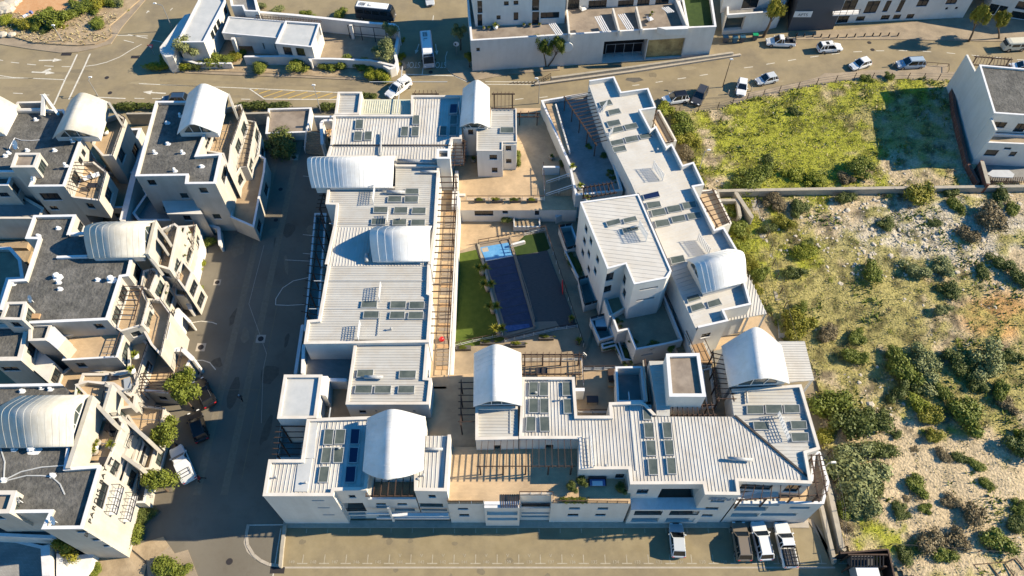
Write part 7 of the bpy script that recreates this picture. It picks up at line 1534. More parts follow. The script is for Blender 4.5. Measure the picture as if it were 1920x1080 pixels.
ALL = [
 ('the corner garden at top left', A1, [(55,190,75,'y'),(215,225,95,'w'),(500,190,135,'g'),(620,160,80,'g'),(870,215,85,'g'),(770,70,105,'g'),(890,40,90,'w'),(1070,30,60,'o'),(0,60,55,'y'),(430,260,60,'d'),(50,290,40,'o'),(120,240,60,'w'),(330,235,70,'g'),(560,240,60,'w'),(680,50,60,'g'),(850,110,60,'g'),(960,30,70,'g'),(1120,80,40,'y'),(280,180,50,'y'),(440,110,60,'g'),(980,120,40,'o')]),
 ('the verge before the walled house', A2, [(290,460,105,'o'),(400,510,70,'w'),(540,545,110,'g'),(690,500,75,'w'),(860,560,60,'w'),(900,610,85,'g'),(1240,580,112,'g'),(1500,600,60,'g'),(1635,580,105,'g'),(1815,600,80,'g'),(1880,665,75,'y'),(1990,680,80,'y'),(330,600,70,'d'),(70,555,80,'g')]),
 ('the ground behind the walled house', A2, [(915,55,50,'o'),(1070,90,60,'o'),(1330,130,60,'g'),(1620,140,65,'g')]),
 ('the gatehouse yard', A4, [(1045,432,118,'d')]),
 ('the roadside strip by the middle house', B2, [(930,420,65,'w'),(1040,400,85,'g'),(960,620,65,'y'),(915,890,65,'g'),(865,1010,50,'y')]),
 ('the bed at the lettered house', D2, [(710,865,58,'g'),(750,730,45,'d'),(760,770,50,'d'),(870,1030,75,'g'),(510,1055,50,'g'),(980,1050,50,'g')]),
 ('the beds at the left edge', B1, [(30,175,30,'y'),(90,180,32,'y'),(140,178,25,'w'),(140,290,28,'y')]),
 ('the corner north east of diagonal wing', C6, [(740,210,52,'y'),(835,300,75,'g'),(855,370,60,'w'),(850,440,50,'b'),(800,260,45,'w')]),
 ('the strip east of diagonal wing', C6, [(1060,740,45,'g'),(1120,830,60,'g'),(1140,930,55,'y'),(1080,720,40,'w'),(1175,1010,50,'w'),(1150,860,40,'w')]),
 ('the scrub between diagonal wing and path', F1, [(560,70,50,'w'),(600,140,55,'w'),(690,250,60,'g'),(650,200,50,'w'),(700,430,45,'w'),(740,470,35,'d'),(680,330,45,'w')]),
 ('the upper vacant plot', C4, [(690,945,80,'g'),(280,875,30,'d'),(185,905,35,'d'),(260,830,24,'d'),(600,825,22,'d'),(525,775,28,'g'),(330,630,35,'d'),(80,1030,80,'g'),(160,960,60,'g'),(620,1010,50,'b'),(735,445,35,'g'),(860,435,35,'g'),(1050,448,30,'g'),(450,1010,60,'y'),(330,980,60,'y'),(570,700,25,'g'),(1000,560,30,'d'),(230,690,30,'y')]),
 ('the plot by the long concrete wall', E1, [(165,115,58,'b'),(295,150,62,'d'),(215,230,65,'w'),(130,265,50,'d'),(545,100,55,'d'),(770,60,42,'b'),(960,85,88,'w'),(1130,65,52,'d'),(1165,135,58,'g'),(1375,220,92,'b'),(1245,310,66,'b'),(1430,85,72,'d'),(1500,165,50,'g'),(785,245,58,'d'),(850,265,40,'b'),(1060,240,36,'d'),(1240,55,36,'b')]),
 ('the middle of the lower plot', E1, [(350,350,34,'d'),(270,510,58,'d'),(710,520,72,'g'),(945,500,75,'o'),(1110,490,72,'o'),(1330,515,48,'d'),(1425,460,66,'d'),(1530,540,66,'d'),(1150,615,56,'d'),(1100,720,54,'o'),(730,280,34,'b'),(330,400,60,'y'),(1230,520,34,'b')]),
 ('the bushy belt beyond the biggest vault', E1, [(290,790,82,'w'),(270,860,60,'w'),(460,850,60,'b'),(625,875,60,'g'),(600,985,70,'g'),(1010,1000,95,'o'),(830,980,60,'g'),(1350,1000,115,'o'),(1200,1020,80,'d'),(1500,980,70,'d'),(880,1060,90,'g'),(300,720,50,'g')]),
 ('the belt beside the south east block', E2, [(220,210,100,'g'),(320,310,110,'d'),(185,370,55,'w'),(310,450,115,'o'),(350,570,125,'o'),(370,690,95,'o'),(275,730,62,'g'),(450,440,80,'d'),(440,300,75,'d'),(250,560,70,'d'),(300,840,40,'b'),(450,640,50,'d'),(160,250,40,'g')]),
 ('the lower right vacant plot', E2, [(700,70,80,'o'),(780,150,60,'g'),(560,150,60,'d'),(640,120,50,'d'),(1000,30,80,'o'),(950,110,60,'d'),(1075,150,66,'g'),(1100,210,50,'b'),(900,265,92,'g'),(650,620,58,'g'),(600,690,36,'b'),(815,700,55,'b'),(990,610,40,'g'),(855,480,44,'d'),(945,520,42,'g'),(775,470,40,'b'),(560,750,45,'d'),(690,740,42,'g'),(740,900,85,'b'),(850,890,62,'b'),(790,965,60,'g'),(590,970,60,'d'),(1070,900,80,'g'),(1020,920,50,'b'),(1180,420,90,'d'),(1170,370,50,'y'),(935,770,70,'b'),(1180,740,50,'g'),(540,365,34,'d'),(625,440,32,'b'),(820,600,22,'b'),(720,540,24,'b'),(1150,820,60,'d'),(660,210,60,'y'),(720,280,60,'w'),(730,370,50,'w')]),
 ('the shaded terrace below the tall block', B7, [(485,665,38,'d'),(608,815,38,'d'),(770,860,45,'d'),(900,880,40,'g')]),
 ('the grey northern roof terrace', C6, [(343,400,20,'g'),(425,440,26,'d'),(448,525,26,'d'),(475,560,24,'d')]),
]
for place, Kf, L_ in ALL:
    for (x_, y_, r_, c_) in L_:
        s_ = abs(Kf([(1,0)])[0][0]-Kf([(0,0)])[0][0]); zz = {'the shaded terrace below the tall block':5.4,'the grey northern roof terrace':7.0}.get(place, 0)
        rr = r_*s_; kind = 'low' if (c_ in 'bw' and rr < 14) or rr < 10 else 'bush'
        if r_ in (93,): kind = 'low'
        plant(Kf([(x_,y_)])[0], rr, c_, place, kind, z=zz)
for px, wid, place in ((A4([(90,190)])[0],9,'the verge between the northern white houses'),(A4([(915,180)])[0],8.5,'the verge west of the gatehouse'),(A5([(335,395)])[0],4,'the verge east of the gatehouse'),(A5([(690,290)])[0],3.5,'the verge behind the north ribbed roof'),(A7([(818,915)])[0],1,'x')):
    if place != 'x': plant(px, 14, 'd', place, 'hedge', wid=wid)
for px, r_ in ((A2([(80,605)])[0],20),): plant(px, r_, 'y', 'the corner bed of the walled house', 'hedge', wid=8)
plant(G4([(805,560)])[0], 9, 'y', 'the outer face of the rounded wall', 'low', h=1.2); plant(G4([(800,400)])[0], 7, 'y', 'the outer face of the rounded wall', 'low', h=1.2); plant(G4([(800,640)])[0], 8, 'w', 'the outer face of the rounded wall', 'low', h=1.2)
from collections import defaultdict
grp = defaultdict(list)
for p_ in PLANTS: grp[(p_[5], p_[4], 'large' if p_[2] > 2.6 else ('medium' if p_[2] > 1.5 else 'small'), 'hedge' if p_[6] == 'hedge' else '')].append(p_)
ordw = ['first','second','third','fourth','fifth','sixth','seventh','eighth','ninth','tenth']
for (place, c_, size, kn), L_ in grp.items():
    L_.sort(key=lambda q: q[8][0])
    for i, (x,y,R_,hh,c2,_,kind,z,px,wid) in enumerate(L_):
        me = FM[kind][rng.integers(0,len(FM[kind]))]; nm = 'hedge' if kind == 'hedge' else 'shrub'
        o = bpy.data.objects.new(nm, me); COL.objects.link(o); setmat(o, LM[c_])
        o.location = (x,y,z-.03); o.rotation_euler = (0,0,rng.uniform(0,6.28) if kind != 'hedge' else 0)
        q = 1.08; o.scale = (R_*q*rng.uniform(.9,1.1), R_*q*rng.uniform(.75,1.1), hh*rng.uniform(.62,.85)) if kind != 'hedge' else (wid/2, 1.7, 1.8)
        cn = CN[c_]; sh = {'bush':'rounded','low':'low spreading','hedge':'clipped','tree':''}[kind]
        lab = f'{size} {sh} {cn} {nm} in {place}' if len(L_) == 1 else f'{size} {cn} {nm}, {ordw[min(i,9)]} from left in {place}'
        tag(o, lab, nm, 'shrubs and hedges')
# trees
def tree(px, rpx, c, h, label, base=None, slender=.14, kind='tree', z=0, n=0):
    if base:
        bx, by = W(*base, z); by -= .9; U = 540-px[1]; zz = H+by*(-math.cos(TH)*FP+math.sin(TH)*U)/(math.sin(TH)*FP+math.cos(TH)*U); h = max(2.5, (zz-z)/.78); x, y = W(*px, zz)
    else: x, y = W(*px, z+h*.75); bx, by = x, y
    R_ = rpx*(H-h)/abs(-math.cos(TH)*FP+math.sin(TH)*(540-px[1])); r = thing('tree', label, 'tree', (bx,by,z), 'street and garden trees')
    b = MB(); top = Vector((x,y,z+h*.6)); p0 = Vector((bx,by,z)); mid = p0.lerp(top,.5)+Vector((.1,-.1,0)); b.tube(tuple(p0),tuple(mid),slender,slender*.75,k=8); b.tube(tuple(mid),tuple(top),slender*.75,slender*.45,k=8)
    for k in range(6): a = k*1.05; b.tube(tuple(mid.lerp(top,.4+.1*k)),(x+R_*.6*math.cos(a),y+R_*.6*math.sin(a),z+h*(.72+.04*(k%3))),slender*.35,slender*.12,k=5)
    b.build('trunk','bark',r)
    o = bpy.data.objects.new('crown', FM[kind][int(rng.integers(0,len(FM[kind])))]); COL.objects.link(o); setmat(o, LM[c]); o.parent = r
    o.location = (x-bx, y-by, h*.6-h*.42*.45); o.scale = (R_*1.05,R_*1.05,h*.42*1.05); o.rotation_euler = (0,0,float(rng.uniform(0,6))); return r
tree((342,742),31,'g',5.0,'large roadside tree directly beside the upper black car')
tree((345,712),20,'g',5.2,'upper lobe tree of the roadside pair beside the upper black car'); tree((312,815),26,'g',4.6,'roadside tree beside the lower black car')
tree((294,903),27,'g',4.6,'roadside tree between the canopied pickup and the lettered house')
tree(D2([(365,940)])[0],20,'w',4.5,'yellow green tree leaning over the south corner of the lettered house')
tree(C3([(612,300)])[0],15,'g',5.0,'left tree of the pair against the long street wall',base=C3([(630,408)])[0]); tree(C3([(705,300)])[0],14,'g',5.0,'right tree of the pair against the long street wall beside the round mirror',base=C3([(640,408)])[0])
tree(G4([(660,530)])[0],20,'o',4.2,'grey olive tree in the yard corner of the walled house'); tree(G4([(700,330)])[0],14,'o',4.0,'olive tree behind the gate of the walled house')
tree(A2([(240,430)])[0],22,'o',4.2,'grey olive tree hiding the corner of the walled house')
tree(C4([(215,60)])[0],16,'w',6.5,'tall yellow green tree with leaning trunk beside the flatbed pickup',base=C4([(148,190)])[0],slender=.3)
tree(C4([(1365,100)])[0],15,'w',6.0,'left yellow green tree of the pair near the camper van',base=C4([(1300,215)])[0],slender=.2); tree(C4([(1485,120)])[0],13,'w',5.4,'right yellow green tree of the pair near the camper van',base=C4([(1470,200)])[0],slender=.18)
tree(C3([(75,220)])[0],13,'o',4.5,'grey green palm-like tree at the west corner of the street building'); tree(C3([(135,375)])[0],8,'g',2.6,'small green tree at the foot of the street building corner')
# spiky rosette plants
def rosette_mesh():
    b = MB(); g = random.Random(3)
    for i in range(46):
        a = g.uniform(0,6.28); el = g.uniform(.15,1.35); L = g.uniform(.75,1.05); d = Vector((math.cos(a)*math.cos(el),math.sin(a)*math.cos(el),math.sin(el))); s_ = Vector((-math.sin(a),math.cos(a),0))*.05
        p0 = Vector((0,0,0)); p1 = d*L*.55; p2 = d*L+Vector((0,0,-.28*L*math.cos(el)))
        b.quad(tuple(p0-s_),tuple(p0+s_),tuple(p1+s_*1.3),tuple(p1-s_*1.3)); b.tri(tuple(p1-s_*1.3),tuple(p1+s_*1.3),tuple(p2))
    me = bpy.data.meshes.new('rosette'); me.from_pydata(b.v,[],b.f); me.materials.append(MATS['leaf_lime']); return me
RM = rosette_mesh()
def potplant(px, z, label, s=.9, pot='pot', tall=1.2, group='spiky plants in tall grey pots', m='leaf_yellow', twin=False):
    x, y = W(*px, z+tall); t = thing('potted_plant', label, 'potted plant', (x,y,z), group)
    MB().loft([[(x+k*r_*math.cos(a*math.pi/6),y+k*r_*math.sin(a*math.pi/6),zz) for a in range(12)] for k,r_,zz in ((1,.32,z),(1,.42,z+tall*.5),(1,.45,z+tall*.7))]).build('pot', pot, t, smooth=True)
    for dx in ((-.45,.5) if twin else (0,)):
        MB().tube((x+dx*.2,y,z+tall*.6),(x+dx,y,z+tall),.06,k=6).build('stem','bark',t)
        o = bpy.data.objects.new('leaf_crown', RM); COL.objects.link(o); setmat(o, m); o.parent = t; o.location = (dx,0,tall); o.scale = (s,s,s); o.rotation_euler = (0,0,random.random()*6)
for c_, l_ in (((300,372),'tall potted spiky plant nearest the shallow end of the pool'),((338,480),'second tall potted spiky plant along the west side of the pool'),((375,630),'third tall potted spiky plant along the west side of the pool'),((412,780),'tall potted spiky plant at the south west corner of the pool')): potplant(D4([c_])[0], LC, l_, 1.05, twin=True, tall=1.5)
for c_, l_ in (((905,710),'small spiky plant on the shaded side of the pool deck'),((955,860),'spiky plant in a dark pot beside the pool court steps')): potplant(D4([c_])[0], LC, l_, .75, tall=.6, pot='pot_dark', group='small spiky courtyard plants')
for c_, l_ in (((340,868),'yellow plant in a trough left of the vault north of the lawn rail'),((545,882),'low plant in a grey trough beneath the pool deck rail'),((735,835),'low plant in a grey trough right of centre beneath the pool deck rail'),((175,905),'leafy plant in a trough at the south west lawn corner')):
    x,y = W(*D4([c_])[0],LC+.4); t = thing('planter_trough',l_,'planter',(x,y,LC),'troughs along the pool court'); MB().box(x-1.0,y-.3,LC,x+1.0,y+.3,LC+.45).build('trough','pot_dark',t); FLQ.append((t,x,y,LC+.45))
for c_, z_, l_ in ((A7([(1370,985)])[0],7.0,'yellow green bush at the stair head of the grey terrace'),(A8([(1320,240)])[0],7.0,'yellow green bush above the stairs beside the grey terrace'),(A8([(1375,345)])[0],6.5,'lime bush in a box beside the cream roof corner'),(B3([(685,475)])[0],6.0,'small lime plant in a white pot on the middle house terrace'),(B3([(655,600)])[0],5.6,'lower lime plant in a white pot on the middle house terrace'),(A3([(785,380)])[0],8.0,'tall leafy plant on the balcony beside the stained vault'),(D2([(500,390)])[0],8.1,'leafy pots by the doors of the lettered house terrace'),(D2([(590,380)])[0],8.1,'spiky plant on the upper terrace of the lettered house'),(C3([(305,165)])[0],6.1,'small yellow potted bush on the street terrace')): potplant(c_, z_, l_, .8, pot='frame_white', tall=.7, group='potted terrace plants', m='leaf_lime')
for c_, z_, l_ in ((G3([(1100,590)])[0],7.0,'tall dark bush in a pot left of the garden swing seat on the front deck'),(G3([(1180,540)])[0],7.0,'small dark pot plant against the wall beside the garden swing seat'),(G3([(1500,600)])[0],7.0,'dark pot plant right of the garden swing seat on the front deck')):
    x,y = W(*c_,z_+.5); t = thing('potted_plant',l_,'potted plant',(x,y,z_),'dark pots on the front deck'); MB().tube((x,y,z_),(x,y,z_+.5),.3,.4,k=10).build('pot','pot_dark',t)
    o = bpy.data.objects.new('foliage', FM['bush'][0]); COL.objects.link(o); setmat(o,'leaf_dark'); o.parent = t; o.location = (0,0,.4); o.scale = (.7,.7,.8)
for c_, z_, l_ in ((B4([(750,230)])[0],8.2,'round pot on the walled terrace above the stained vault'),(B4([(905,665)])[0],8.1,'leafy pot high on the lettered house terrace wall'),(B4([(930,715)])[0],8.1,'middle leafy pot along the lettered house terrace wall'),(B4([(905,800)])[0],8.1,'lowest leafy pot along the lettered house terrace wall'),(B3([(405,645)])[0],4.1,'large pale pot below the glazed wall of the middle house'),(B3([(490,655)])[0],4.1,'second large pale pot below the glazed wall of the middle house'),(B3([(205,785)])[0],4.1,'brown pot in the planted corner of the tan terrace'),(A7([(365,905)])[0],5.0,'small pot in the brown yard beside the white cube tower'),(A7([(1160,880)])[0],5.0,'dark leafy pot at the foot of the stepped terrace wall')): potplant(c_, z_, l_, .55, tall=.6, pot='pot', group='terrace pots', m='leaf_green')
for c_, z_, l_, m_ in ((B4([(1110,570)])[0],8.1,'small dark chair on the tan upper terrace of the lettered house','frame_dark'),(B4([(1110,615)])[0],8.1,'second small dark chair on the tan upper terrace of the lettered house','frame_dark'),(A3([(655,730)])[0],7.8,'white chair on the barred balcony of the north west house','white_plastic'),(A3([(720,710)])[0],7.8,'pale chair at the corner of the barred balcony of the north west house','white_plastic'),(C3([(870,55)])[0],6.2,'white garden chair on the shaded street terrace','white_plastic'),(C3([(1300,120)])[0],6.2,'pale lounge chair on the sunny street terrace','cloth_white'),(A4([(570,400)])[0],7.9,'dark chair on the tan terrace below the clean vault','frame_dark')):
    chair(c_, z_, l_, m_, R(30))
for c_, z_, l_ in ((A7([(210,870)])[0],5.0,'small dark table under the bars beside the square tower'),(B4([(1010,895)])[0],8.1,'round looking table at the south end of the lettered house terrace'),(D7([(500,215)])[0],6.2,'dark table on the barred north terrace of the front building'),(A3([(690,790)])[0],7.8,'low pale table on the barred balcony of the north west house')): dining(c_, z_, l_)
fb_ = thing('flower_bed','green and yellow flowerbed planting on the south rail of the front deck','flowerbed',(*W(*G3([(1130,685)])[0],7.2),7.0))
for i in range(9):
    x,y = W(*G3([(1040+22*i,686)])[0],7.3); o = bpy.data.objects.new('foliage', FM['low'][i%3]); COL.objects.link(o); setmat(o,('leaf_green','leaf_lime','leaf_olive')[i%3]); o.parent = fb_; o.location = (x-fb_.location.x,y-fb_.location.y,.02); o.scale = (.42,.35,.6)
for (t,x,y,z) in FLQ:
    o = bpy.data.objects.new('foliage', FM['low'][random.randrange(4)]); COL.objects.link(o); setmat(o, random.choice(['leaf_green','leaf_lime','leaf_green'])); o.parent = t; l = Vector((x,y,z))-t.location; o.location = l-Vector((0,0,.03))
    big = t.get('category') == 'planter'; o.scale = (.75 if big else .25,.28 if big else .25,.5)
for i, (Kf, L_) in enumerate(((B2, [(700,420),(705,520),(660,620),(620,720),(520,830),(510,900),(755,290)]),)):
    for j_, c_ in enumerate(L_):
        x,y = W(*Kf([c_])[0],6.1); o = bpy.data.objects.new('shrub', FM['low'][i%3]); COL.objects.link(o); setmat(o, 'leaf_olive'); o.location = (x,y,5.6); o.scale=(.8,.6,.8); tag(o,f'{ordinals[j_]} straggly olive shrub in the narrow balcony planters of the middle white house','shrub','shrubs in the balcony planters')
hg = bpy.data.objects.new('hedge', FM['hedge'][0]); COL.objects.link(hg); setmat(hg,'leaf_green'); x,y = W(*A7([(818,915)])[0],UC+.5); hg.location = (x,y,UC); hg.rotation_euler = (0,0,R(90)); hg.scale = (1.5,.9,1.5); tag(hg,'narrow clipped green hedge against the right side of the white cube tower','hedge')
for c_, l_ in ((A8([(640,535)])[0],'low green plant in the walled bed below the upper courtyard'),(A8([(1170,110)])[0],'dark bush beside the railed stair landing')):
    x,y = W(*c_,LC+.8); o = bpy.data.objects.new('shrub', FM['low'][1]); COL.objects.link(o); setmat(o,'leaf_dark'); o.location=(x,y,LC+.6 if 'bed' in l_ else UC); o.scale=(1.3,.8,.8); tag(o,l_,'shrub')
for j,(c_,sx,sy,ang) in enumerate(((D5([(200,430)])[0],.9,2.6,R(20)),(D5([(395,905)])[0],1.9,.7,R(8)),(D5([(478,945)])[0],.8,1.8,R(20)))):
    x,y = W(*c_,LC+.9); o = bpy.data.objects.new('shrub', FM['low'][j]); COL.objects.link(o); setmat(o,'leaf_dark'); o.location=(x,y,LC+.55); o.scale=(sx,sy,.5); o.rotation_euler=(0,0,ang); tag(o,['dark ground planting filling the long raised planter below the tall block','dark planting in the west arm of the stepped white planter','dark planting in the south arm of the stepped white planter'][j],'shrub')
# ================================================================= VACANT PLOTS
lot = [(1236,196),(1262,212),(1330,208),(1348,205),(1400,189),(1462,174),(1530,160),(1600,150),(1700,150),(1788,153),(1800,180),(1815,250),(1845,340),(2100,345),(2600,500),(2900,1300),(1720,1100),(1665,1062),(1592,1044),(1572,1020),(1560,960),(1538,870),(1528,700),(1470,640),(1430,570),(1400,520),(1360,430),(1310,330)]
LP = WP(lot, 0)
def inside(px_, py_, P):
    r = np.zeros(px_.shape, bool)
    for i in range(len(P)):
        (x1,y1),(x2,y2) = P[i], P[(i+1)%len(P)]
        c = ((y1 > py_) != (y2 > py_)) & (px_ < (x2-x1)*(py_-y1)/((y2-y1) if y2 != y1 else 1e-9)+x1); r ^= c
    return r
def vnoise(x, y, sc, seed):
    g = np.random.default_rng(seed); T = g.random((256,256)); u = x*sc+1000; v = y*sc+1000; i = np.floor(u).astype(int); j = np.floor(v).astype(int); fu = u-i; fv = v-j; fu = fu*fu*(3-2*fu); fv = fv*fv*(3-2*fv)
    a = T[i%256,j%256]; b = T[(i+1)%256,j%256]; c = T[i%256,(j+1)%256]; d = T[(i+1)%256,(j+1)%256]
    return (a*(1-fu)+b*fu)*(1-fv)+(c*(1-fu)+d*fu)*fv
def fbm(x, y, sc, seed, o=5): return sum(vnoise(x,y,sc*2**k,seed+k)*.5**k for k in range(o))/sum(.5**k for k in range(o))
def proj(x, y):
    vz = -H; F = y*math.sin(TH)-vz*math.cos(TH); U = y*math.cos(TH)+vz*math.sin(TH); return 960+FP*x/F, 540-FP*U/F
BL = lambda X,Y,cx,cy,rx,ry: np.exp(-(((X-cx)/rx)**2+((Y-cy)/ry)**2))
def cover(x, y):
    X, Y = proj(x, y)
    green = .95*BL(X,Y,1500,320,150,60)+.75*BL(X,Y,1450,240,150,60)+.5*BL(X,Y,1650,165,180,35)+.6*BL(X,Y,1400,440,60,120)+.45*BL(X,Y,1500,470,60,50)+.7*BL(X,Y,1690,1030,60,25)+.45*BL(X,Y,1740,770,70,60)+.4*BL(X,Y,1600,990,60,40)
    olive = .21+.8*BL(X,Y,1580,580,200,130)+.5*BL(X,Y,1780,740,200,50)-.35*BL(X,Y,1760,920,160,90)-.3*BL(X,Y,1640,800,60,60)+.4*BL(X,Y,1850,720,100,60)+.5*BL(X,Y,1560,220,250,90)+.6*BL(X,Y,1450,540,60,140)
    rock = .9*BL(X,Y,1720,440,190,70)+.5*BL(X,Y,1850,420,120,70)+.3*BL(X,Y,1640,720,60,40)+.35*BL(X,Y,1620,1000,30,40)
    orange = .9*BL(X,Y,1870,590,90,55)+.45*BL(X,Y,1610,730,50,30)
    return green, olive, rock, orange
gs = .55; xs = np.arange(12, 150, gs); ys = np.arange(-30, 112, gs); GX, GY = np.meshgrid(xs, ys); GX = GX.ravel(); GY = GY.ravel()
inn = inside(GX, GY, LP)
g_, ol, rk, org = cover(GX, GY); n1 = fbm(GX,GY,.12,1); n2 = fbm(GX,GY,.5,9); n3 = fbm(GX,GY,1.1,17,3)
sand = np.array([.56,.45,.30]); cg = np.array([.33,.35,.03]); cgo = np.array([.36,.32,.10]); cr = np.array([.60,.54,.44]); cor = np.array([.60,.35,.14])
sm_ = lambda a, lo, hi: np.clip((a-lo)/(hi-lo),0,1)
colr = sand[None,:]*(.82+.36*n2)[:,None]
mix = lambda c, t, w_: c*(1-w_)[:,None]+t[None,:]*w_[:,None]
colr = mix(colr, cor, sm_(org+.5*(n1-.5),.3,.6)); colr = mix(colr, cr, sm_(rk+.9*(n2-.5),.35,.6)*.9); 
wo = sm_(ol+1.2*(n2-.5)+.6*(n1-.5),.28,.5); wgn = sm_(g_+1.1*(n2-.5)+.5*(n1-.5),.32,.55)
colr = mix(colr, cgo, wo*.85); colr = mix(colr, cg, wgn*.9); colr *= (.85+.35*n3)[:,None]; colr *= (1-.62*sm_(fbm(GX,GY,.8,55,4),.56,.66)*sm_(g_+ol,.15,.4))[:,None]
hz = .02+.9*np.maximum(0,n1-.42)+.35*n2*(.3+sm_(rk,.2,.7))+.18*n3; 
edge = np.zeros(len(GX)); 
idx = -np.ones(len(GX), int); idx[inn] = np.arange(inn.sum()); nx_ = len(xs); F = []
I = np.arange(len(GX)); ok = (I%nx_ < nx_-1) & (I+nx_+1 < len(GX)); I = I[ok]; q = np.stack([I,I+1,I+nx_+1,I+nx_],1); q = q[(inn[q]).all(1)]; Fq = idx[q]
V = np.stack([GX[inn],GY[inn],hz[inn]],1)
me = bpy.data.meshes.new('vacant_plot_ground'); me.from_pydata(V.tolist(), [], Fq.tolist()); ca = me.color_attributes.new('cover','FLOAT_COLOR','POINT')
cc = np.ones((inn.sum(),4),'f'); cc[:,:3] = colr[inn]; ca.data.foreach_set('color', cc.ravel()); me.polygons.foreach_set('use_smooth',[True]*len(me.polygons)); me.update()
m = mat('plot', (.4,.3,.2), .95, bump=.9, bs=3.5, bdist=.18); t = m.node_tree; at = t.nodes.new('ShaderNodeAttribute'); at.attribute_name = 'cover'
n = t.nodes.new('ShaderNodeTexNoise'); n.inputs['Scale'].default_value = 3.2; n.inputs['Detail'].default_value = 8; n.inputs['Roughness'].default_value = .7; t.links.new(t.nodes['Geometry'].outputs['Position'], n.inputs['Vector'])
r_ = t.nodes.new('ShaderNodeValToRGB'); r_.color_ramp.elements[0].position=.32; r_.color_ramp.elements[1].position=.7; r_.color_ramp.elements[0].color=(.50,.50,.46,1); r_.color_ramp.elements[1].color=(1.3,1.25,1.15,1); t.links.new(n.outputs['Fac'], r_.inputs[0])
mx = t.nodes.new('ShaderNodeMix'); mx.data_type='RGBA'; mx.blend_type='MULTIPLY'; mx.inputs[0].default_value=1; t.links.new(at.outputs['Color'], mx.inputs[6]); t.links.new(r_.outputs[0], mx.inputs[7]); t.links.new(mx.outputs[2], t.nodes['Principled BSDF'].inputs['Base Color'])
me.materials.append(m); o = bpy.data.objects.new('vacant_plot_ground', me); COL.objects.link(o); o['kind'] = 'structure'
def tufts(name, n, sel, m, size, seed, label, cat):
    g = np.random.default_rng(seed); x = g.uniform(14,125,n*6); y = g.uniform(-5,108,n*6); k = inside(x,y,LP); x = x[k]; y = y[k]; a = sel(x,y); k = g.random(len(x)) < a; x = x[k][:n]; y = y[k][:n]; N = len(x)
    z = .02+.9*np.maximum(0,fbm(x,y,.12,1)-.42)+.35*fbm(x,y,.5,9)*(.3+sm_(cover(x,y)[2],.2,.7)); s = size*g.uniform(.5,1.5,N); B = 5
    P0 = np.repeat(np.stack([x,y,z],1),B,0); S_ = np.repeat(s,B); a = g.uniform(0,6.28,N*B); d = np.stack([np.cos(a),np.sin(a),g.uniform(.3,1.5,N*B)],1)*S_[:,None]; w_ = np.stack([-np.sin(a),np.cos(a),0*a],1)*(S_*.35)[:,None]
    o0 = P0+np.stack([np.cos(a),np.sin(a),0*a],1)*(S_*g.uniform(0,.6,N*B))[:,None]
    V = np.stack([o0-w_,o0+w_,o0+d],1).reshape(-1,3); me = bpy.data.meshes.new(name); me.vertices.add(len(V)); me.vertices.foreach_set('co', V.astype('f').ravel()); me.loops.add(len(V)); me.polygons.add(len(V)//3)
    me.loops.foreach_set('vertex_index', np.arange(len(V),dtype='i')); me.polygons.foreach_set('loop_start', np.arange(0,len(V),3,dtype='i')); me.update(calc_edges=True); me.materials.append(MATS[m])
    o = bpy.data.objects.new(name, me); COL.objects.link(o); o['kind'] = 'stuff'; tag(o, label, cat); return o
tufts('grass', 16000, lambda x,y: sm_(cover(x,y)[0]+1.1*(fbm(x,y,.5,9)-.5)+.5*(fbm(x,y,.12,1)-.5),.3,.6), 'grass_green', .17, 11, 'fresh green grass tufts covering the upper vacant plot', 'grass')
tufts('grass', 16000, lambda x,y: .12+sm_(cover(x,y)[1]+1.2*(fbm(x,y,.5,9)-.5),.2,.5), 'grass', .17, 12, 'olive and yellowish grass tufts across both vacant plots', 'grass')
tufts('grass', 9000, lambda x,y: .15+.5*sm_(fbm(x,y,.3,31),.45,.65), 'grass_dry', .20, 13, 'dry straw tufts scattered over the sandy vacant plot', 'dry grass')
tufts('ground_cover', 5000, lambda x,y: sm_(fbm(x,y,.22,41),.56,.68), 'leaf_green', .34, 14, 'low dark weeds scattered between the shrubs of the vacant plots', 'weeds')
tufts('grass', 14000, lambda x,y: .1+sm_(cover(x,y)[1]+1.1*(fbm(x,y,.35,77)-.5),.25,.6), 'leaf_olive', .15, 15, 'grey green wiry tufts blending between the shrubs', 'grass')
g = np.random.default_rng(8); names = ('low',)
n_s = 0
while n_s < 150:
    x, y = g.uniform(18,110), g.uniform(12,100)
    if not inside(np.array([x]),np.array([y]),LP)[0] or fbm(np.array([x]),np.array([y]),.1,61)[0] < .47: continue
    cv_ = cover(np.array([x]),np.array([y])); k_ = 'gyowb'[int(g.integers(0,5))]; s_ = g.uniform(.25,.8)
    if n_s == 0: proto = []
    proto.append((x,y,s_,k_)); n_s += 1
V = []; F = []
low = FM['low'][0]; cv0 = np.empty(len(low.vertices)*3,'f'); low.vertices.foreach_get('co', cv0); cv0 = cv0.reshape(-1,3)[:2000]
for k_ in 'gyowb':
    Vs = []; 
    for (x,y,s_,kk) in proto:
        if kk != k_: continue
        a_ = g.uniform(0,6.28); q_ = cv0[:4*int(120+200*s_)]*s_*1.3; Vs.append(np.stack([x+q_[:,0]*math.cos(a_)-q_[:,1]*math.sin(a_), y+q_[:,0]*math.sin(a_)+q_[:,1]*math.cos(a_), .15+q_[:,2]*.8],1))
    if not Vs: continue
    VV = np.concatenate(Vs); me = bpy.data.meshes.new('scrub'); me.from_pydata(VV.tolist(), [], np.arange(len(VV)).reshape(-1,4).tolist()); me.materials.append(MATS[LM[k_]]); o = bpy.data.objects.new('scrub', me); COL.objects.link(o); o['kind'] = 'stuff'; tag(o, f'{CN[k_]} knee high scrub scattered between the shrubs of the vacant plots', 'scrub')
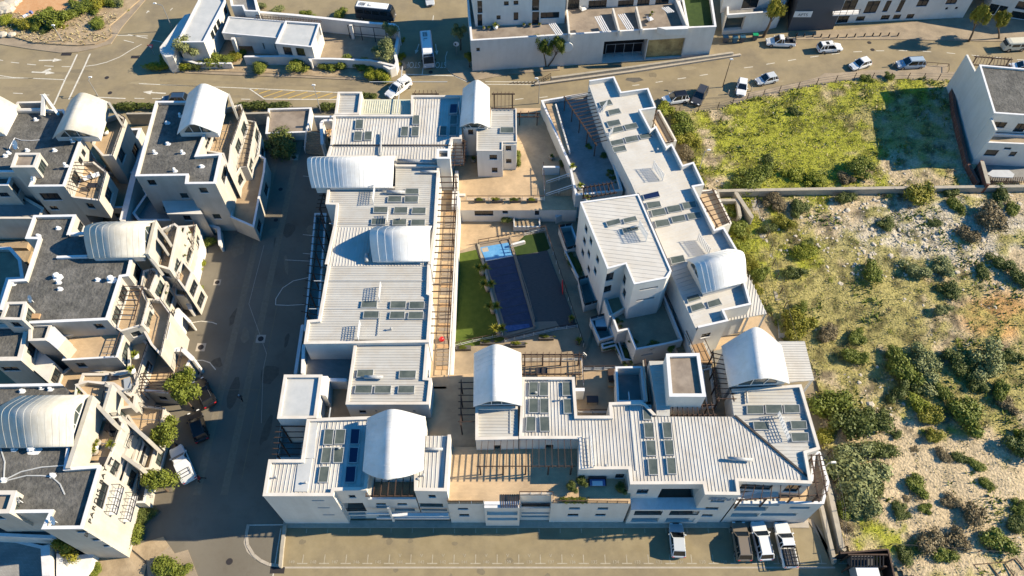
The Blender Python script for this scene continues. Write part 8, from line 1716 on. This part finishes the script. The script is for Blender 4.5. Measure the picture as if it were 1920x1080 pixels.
# loose stones
g = np.random.default_rng(21); V = []; F = []; cnt = 0
while cnt < 1300:
    x, y = g.uniform(20,120), g.uniform(5,100)
    if not inside(np.array([x]),np.array([y]),LP)[0]: continue
    rk_ = cover(np.array([x]),np.array([y]))[2][0]
    if g.random() > rk_*1.1+.03: continue
    s_ = g.uniform(.08,.34)*(1 if g.random()<.9 else 1.7); n0 = len(V); z = .25*rk_; a0 = g.uniform(0,6.28); el = g.uniform(.5,1.0)
    for k,(r2,zz) in enumerate(((1,-.1),(1.05,.15),(.6,.42))):
        for q_ in range(5): a = q_*1.2566+g.uniform(-.3,.3); lx, ly = math.cos(a)*s_*r2*g.uniform(.8,1.1), math.sin(a)*s_*r2*el; V.append((x+lx*math.cos(a0)-ly*math.sin(a0), y+lx*math.sin(a0)+ly*math.cos(a0), z+s_*zz+.1))
    for l in (0,5):
        for q_ in range(5): F.append((n0+l+q_, n0+l+(q_+1)%5, n0+l+5+(q_+1)%5, n0+l+5+q_))
    F.append(tuple(range(n0+10,n0+15))); cnt += 1
me = bpy.data.meshes.new('stones'); me.from_pydata(V,[],F); me.materials.append(MATS['rock']); o = bpy.data.objects.new('stones', me); COL.objects.link(o); o['kind']='stuff'; tag(o,'pale limestone rocks strewn over the vacant plot','stones')
for bi, (c_, s_) in enumerate((((25,310),.9),((105,312),.8),((40,60),1.5),((70,90),1.4),((100,40),1.5),((130,10),1.4),((20,100),1.2))):
    x,y = W(*A1([c_])[0],.4); rg = []
    for k,(r2,zz) in enumerate(((1,0),(1.1,.35),(.75,.75),(.2,.85))): rg.append([(x+s_*r2*math.cos(t*.785+k*.2)*random.uniform(.85,1.1), y+s_*.8*r2*math.sin(t*.785+k*.2)*random.uniform(.85,1.1), .25+s_*zz*.7) for t in range(8)])
    o = MB().loft(rg).build('boulder','rock'); recenter(o); tag(o, ['small pale boulder nearest the left edge at the corner garden kerb','second small pale boulder at the corner garden kerb','large pale boulder left of centre in the row edging the orange ground','large pale boulder lowest in the row edging the orange ground','large pale boulder third up in the row edging the orange ground','large pale boulder at the top of the row edging the orange ground','pale boulder at the left end of the row edging the orange ground'][bi],'boulder','boulders in the corner garden')
# garden ground cover
b = MB(); g = random.Random(4)
for i in range(700):
    x_,y_ = g.uniform(0,1050), g.uniform(120,400); 
    x,y = W(*A1([(x_,y_)])[0],.3)
    if not inside(np.array([x]),np.array([y]),WP(gl,.3))[0]: continue
    for k in range(4): a = g.uniform(0,6.28); s_ = g.uniform(.08,.25); b.tri((x-.1*math.sin(a),y+.1*math.cos(a),.3),(x+.1*math.sin(a),y-.1*math.cos(a),.3),(x+s_*math.cos(a),y+s_*math.sin(a),.3+s_*1.4))
o = b.build('ground_cover','grass_dry'); o['kind']='stuff'; tag(o,'dry low plants on the sandy edge of the corner garden','ground cover')
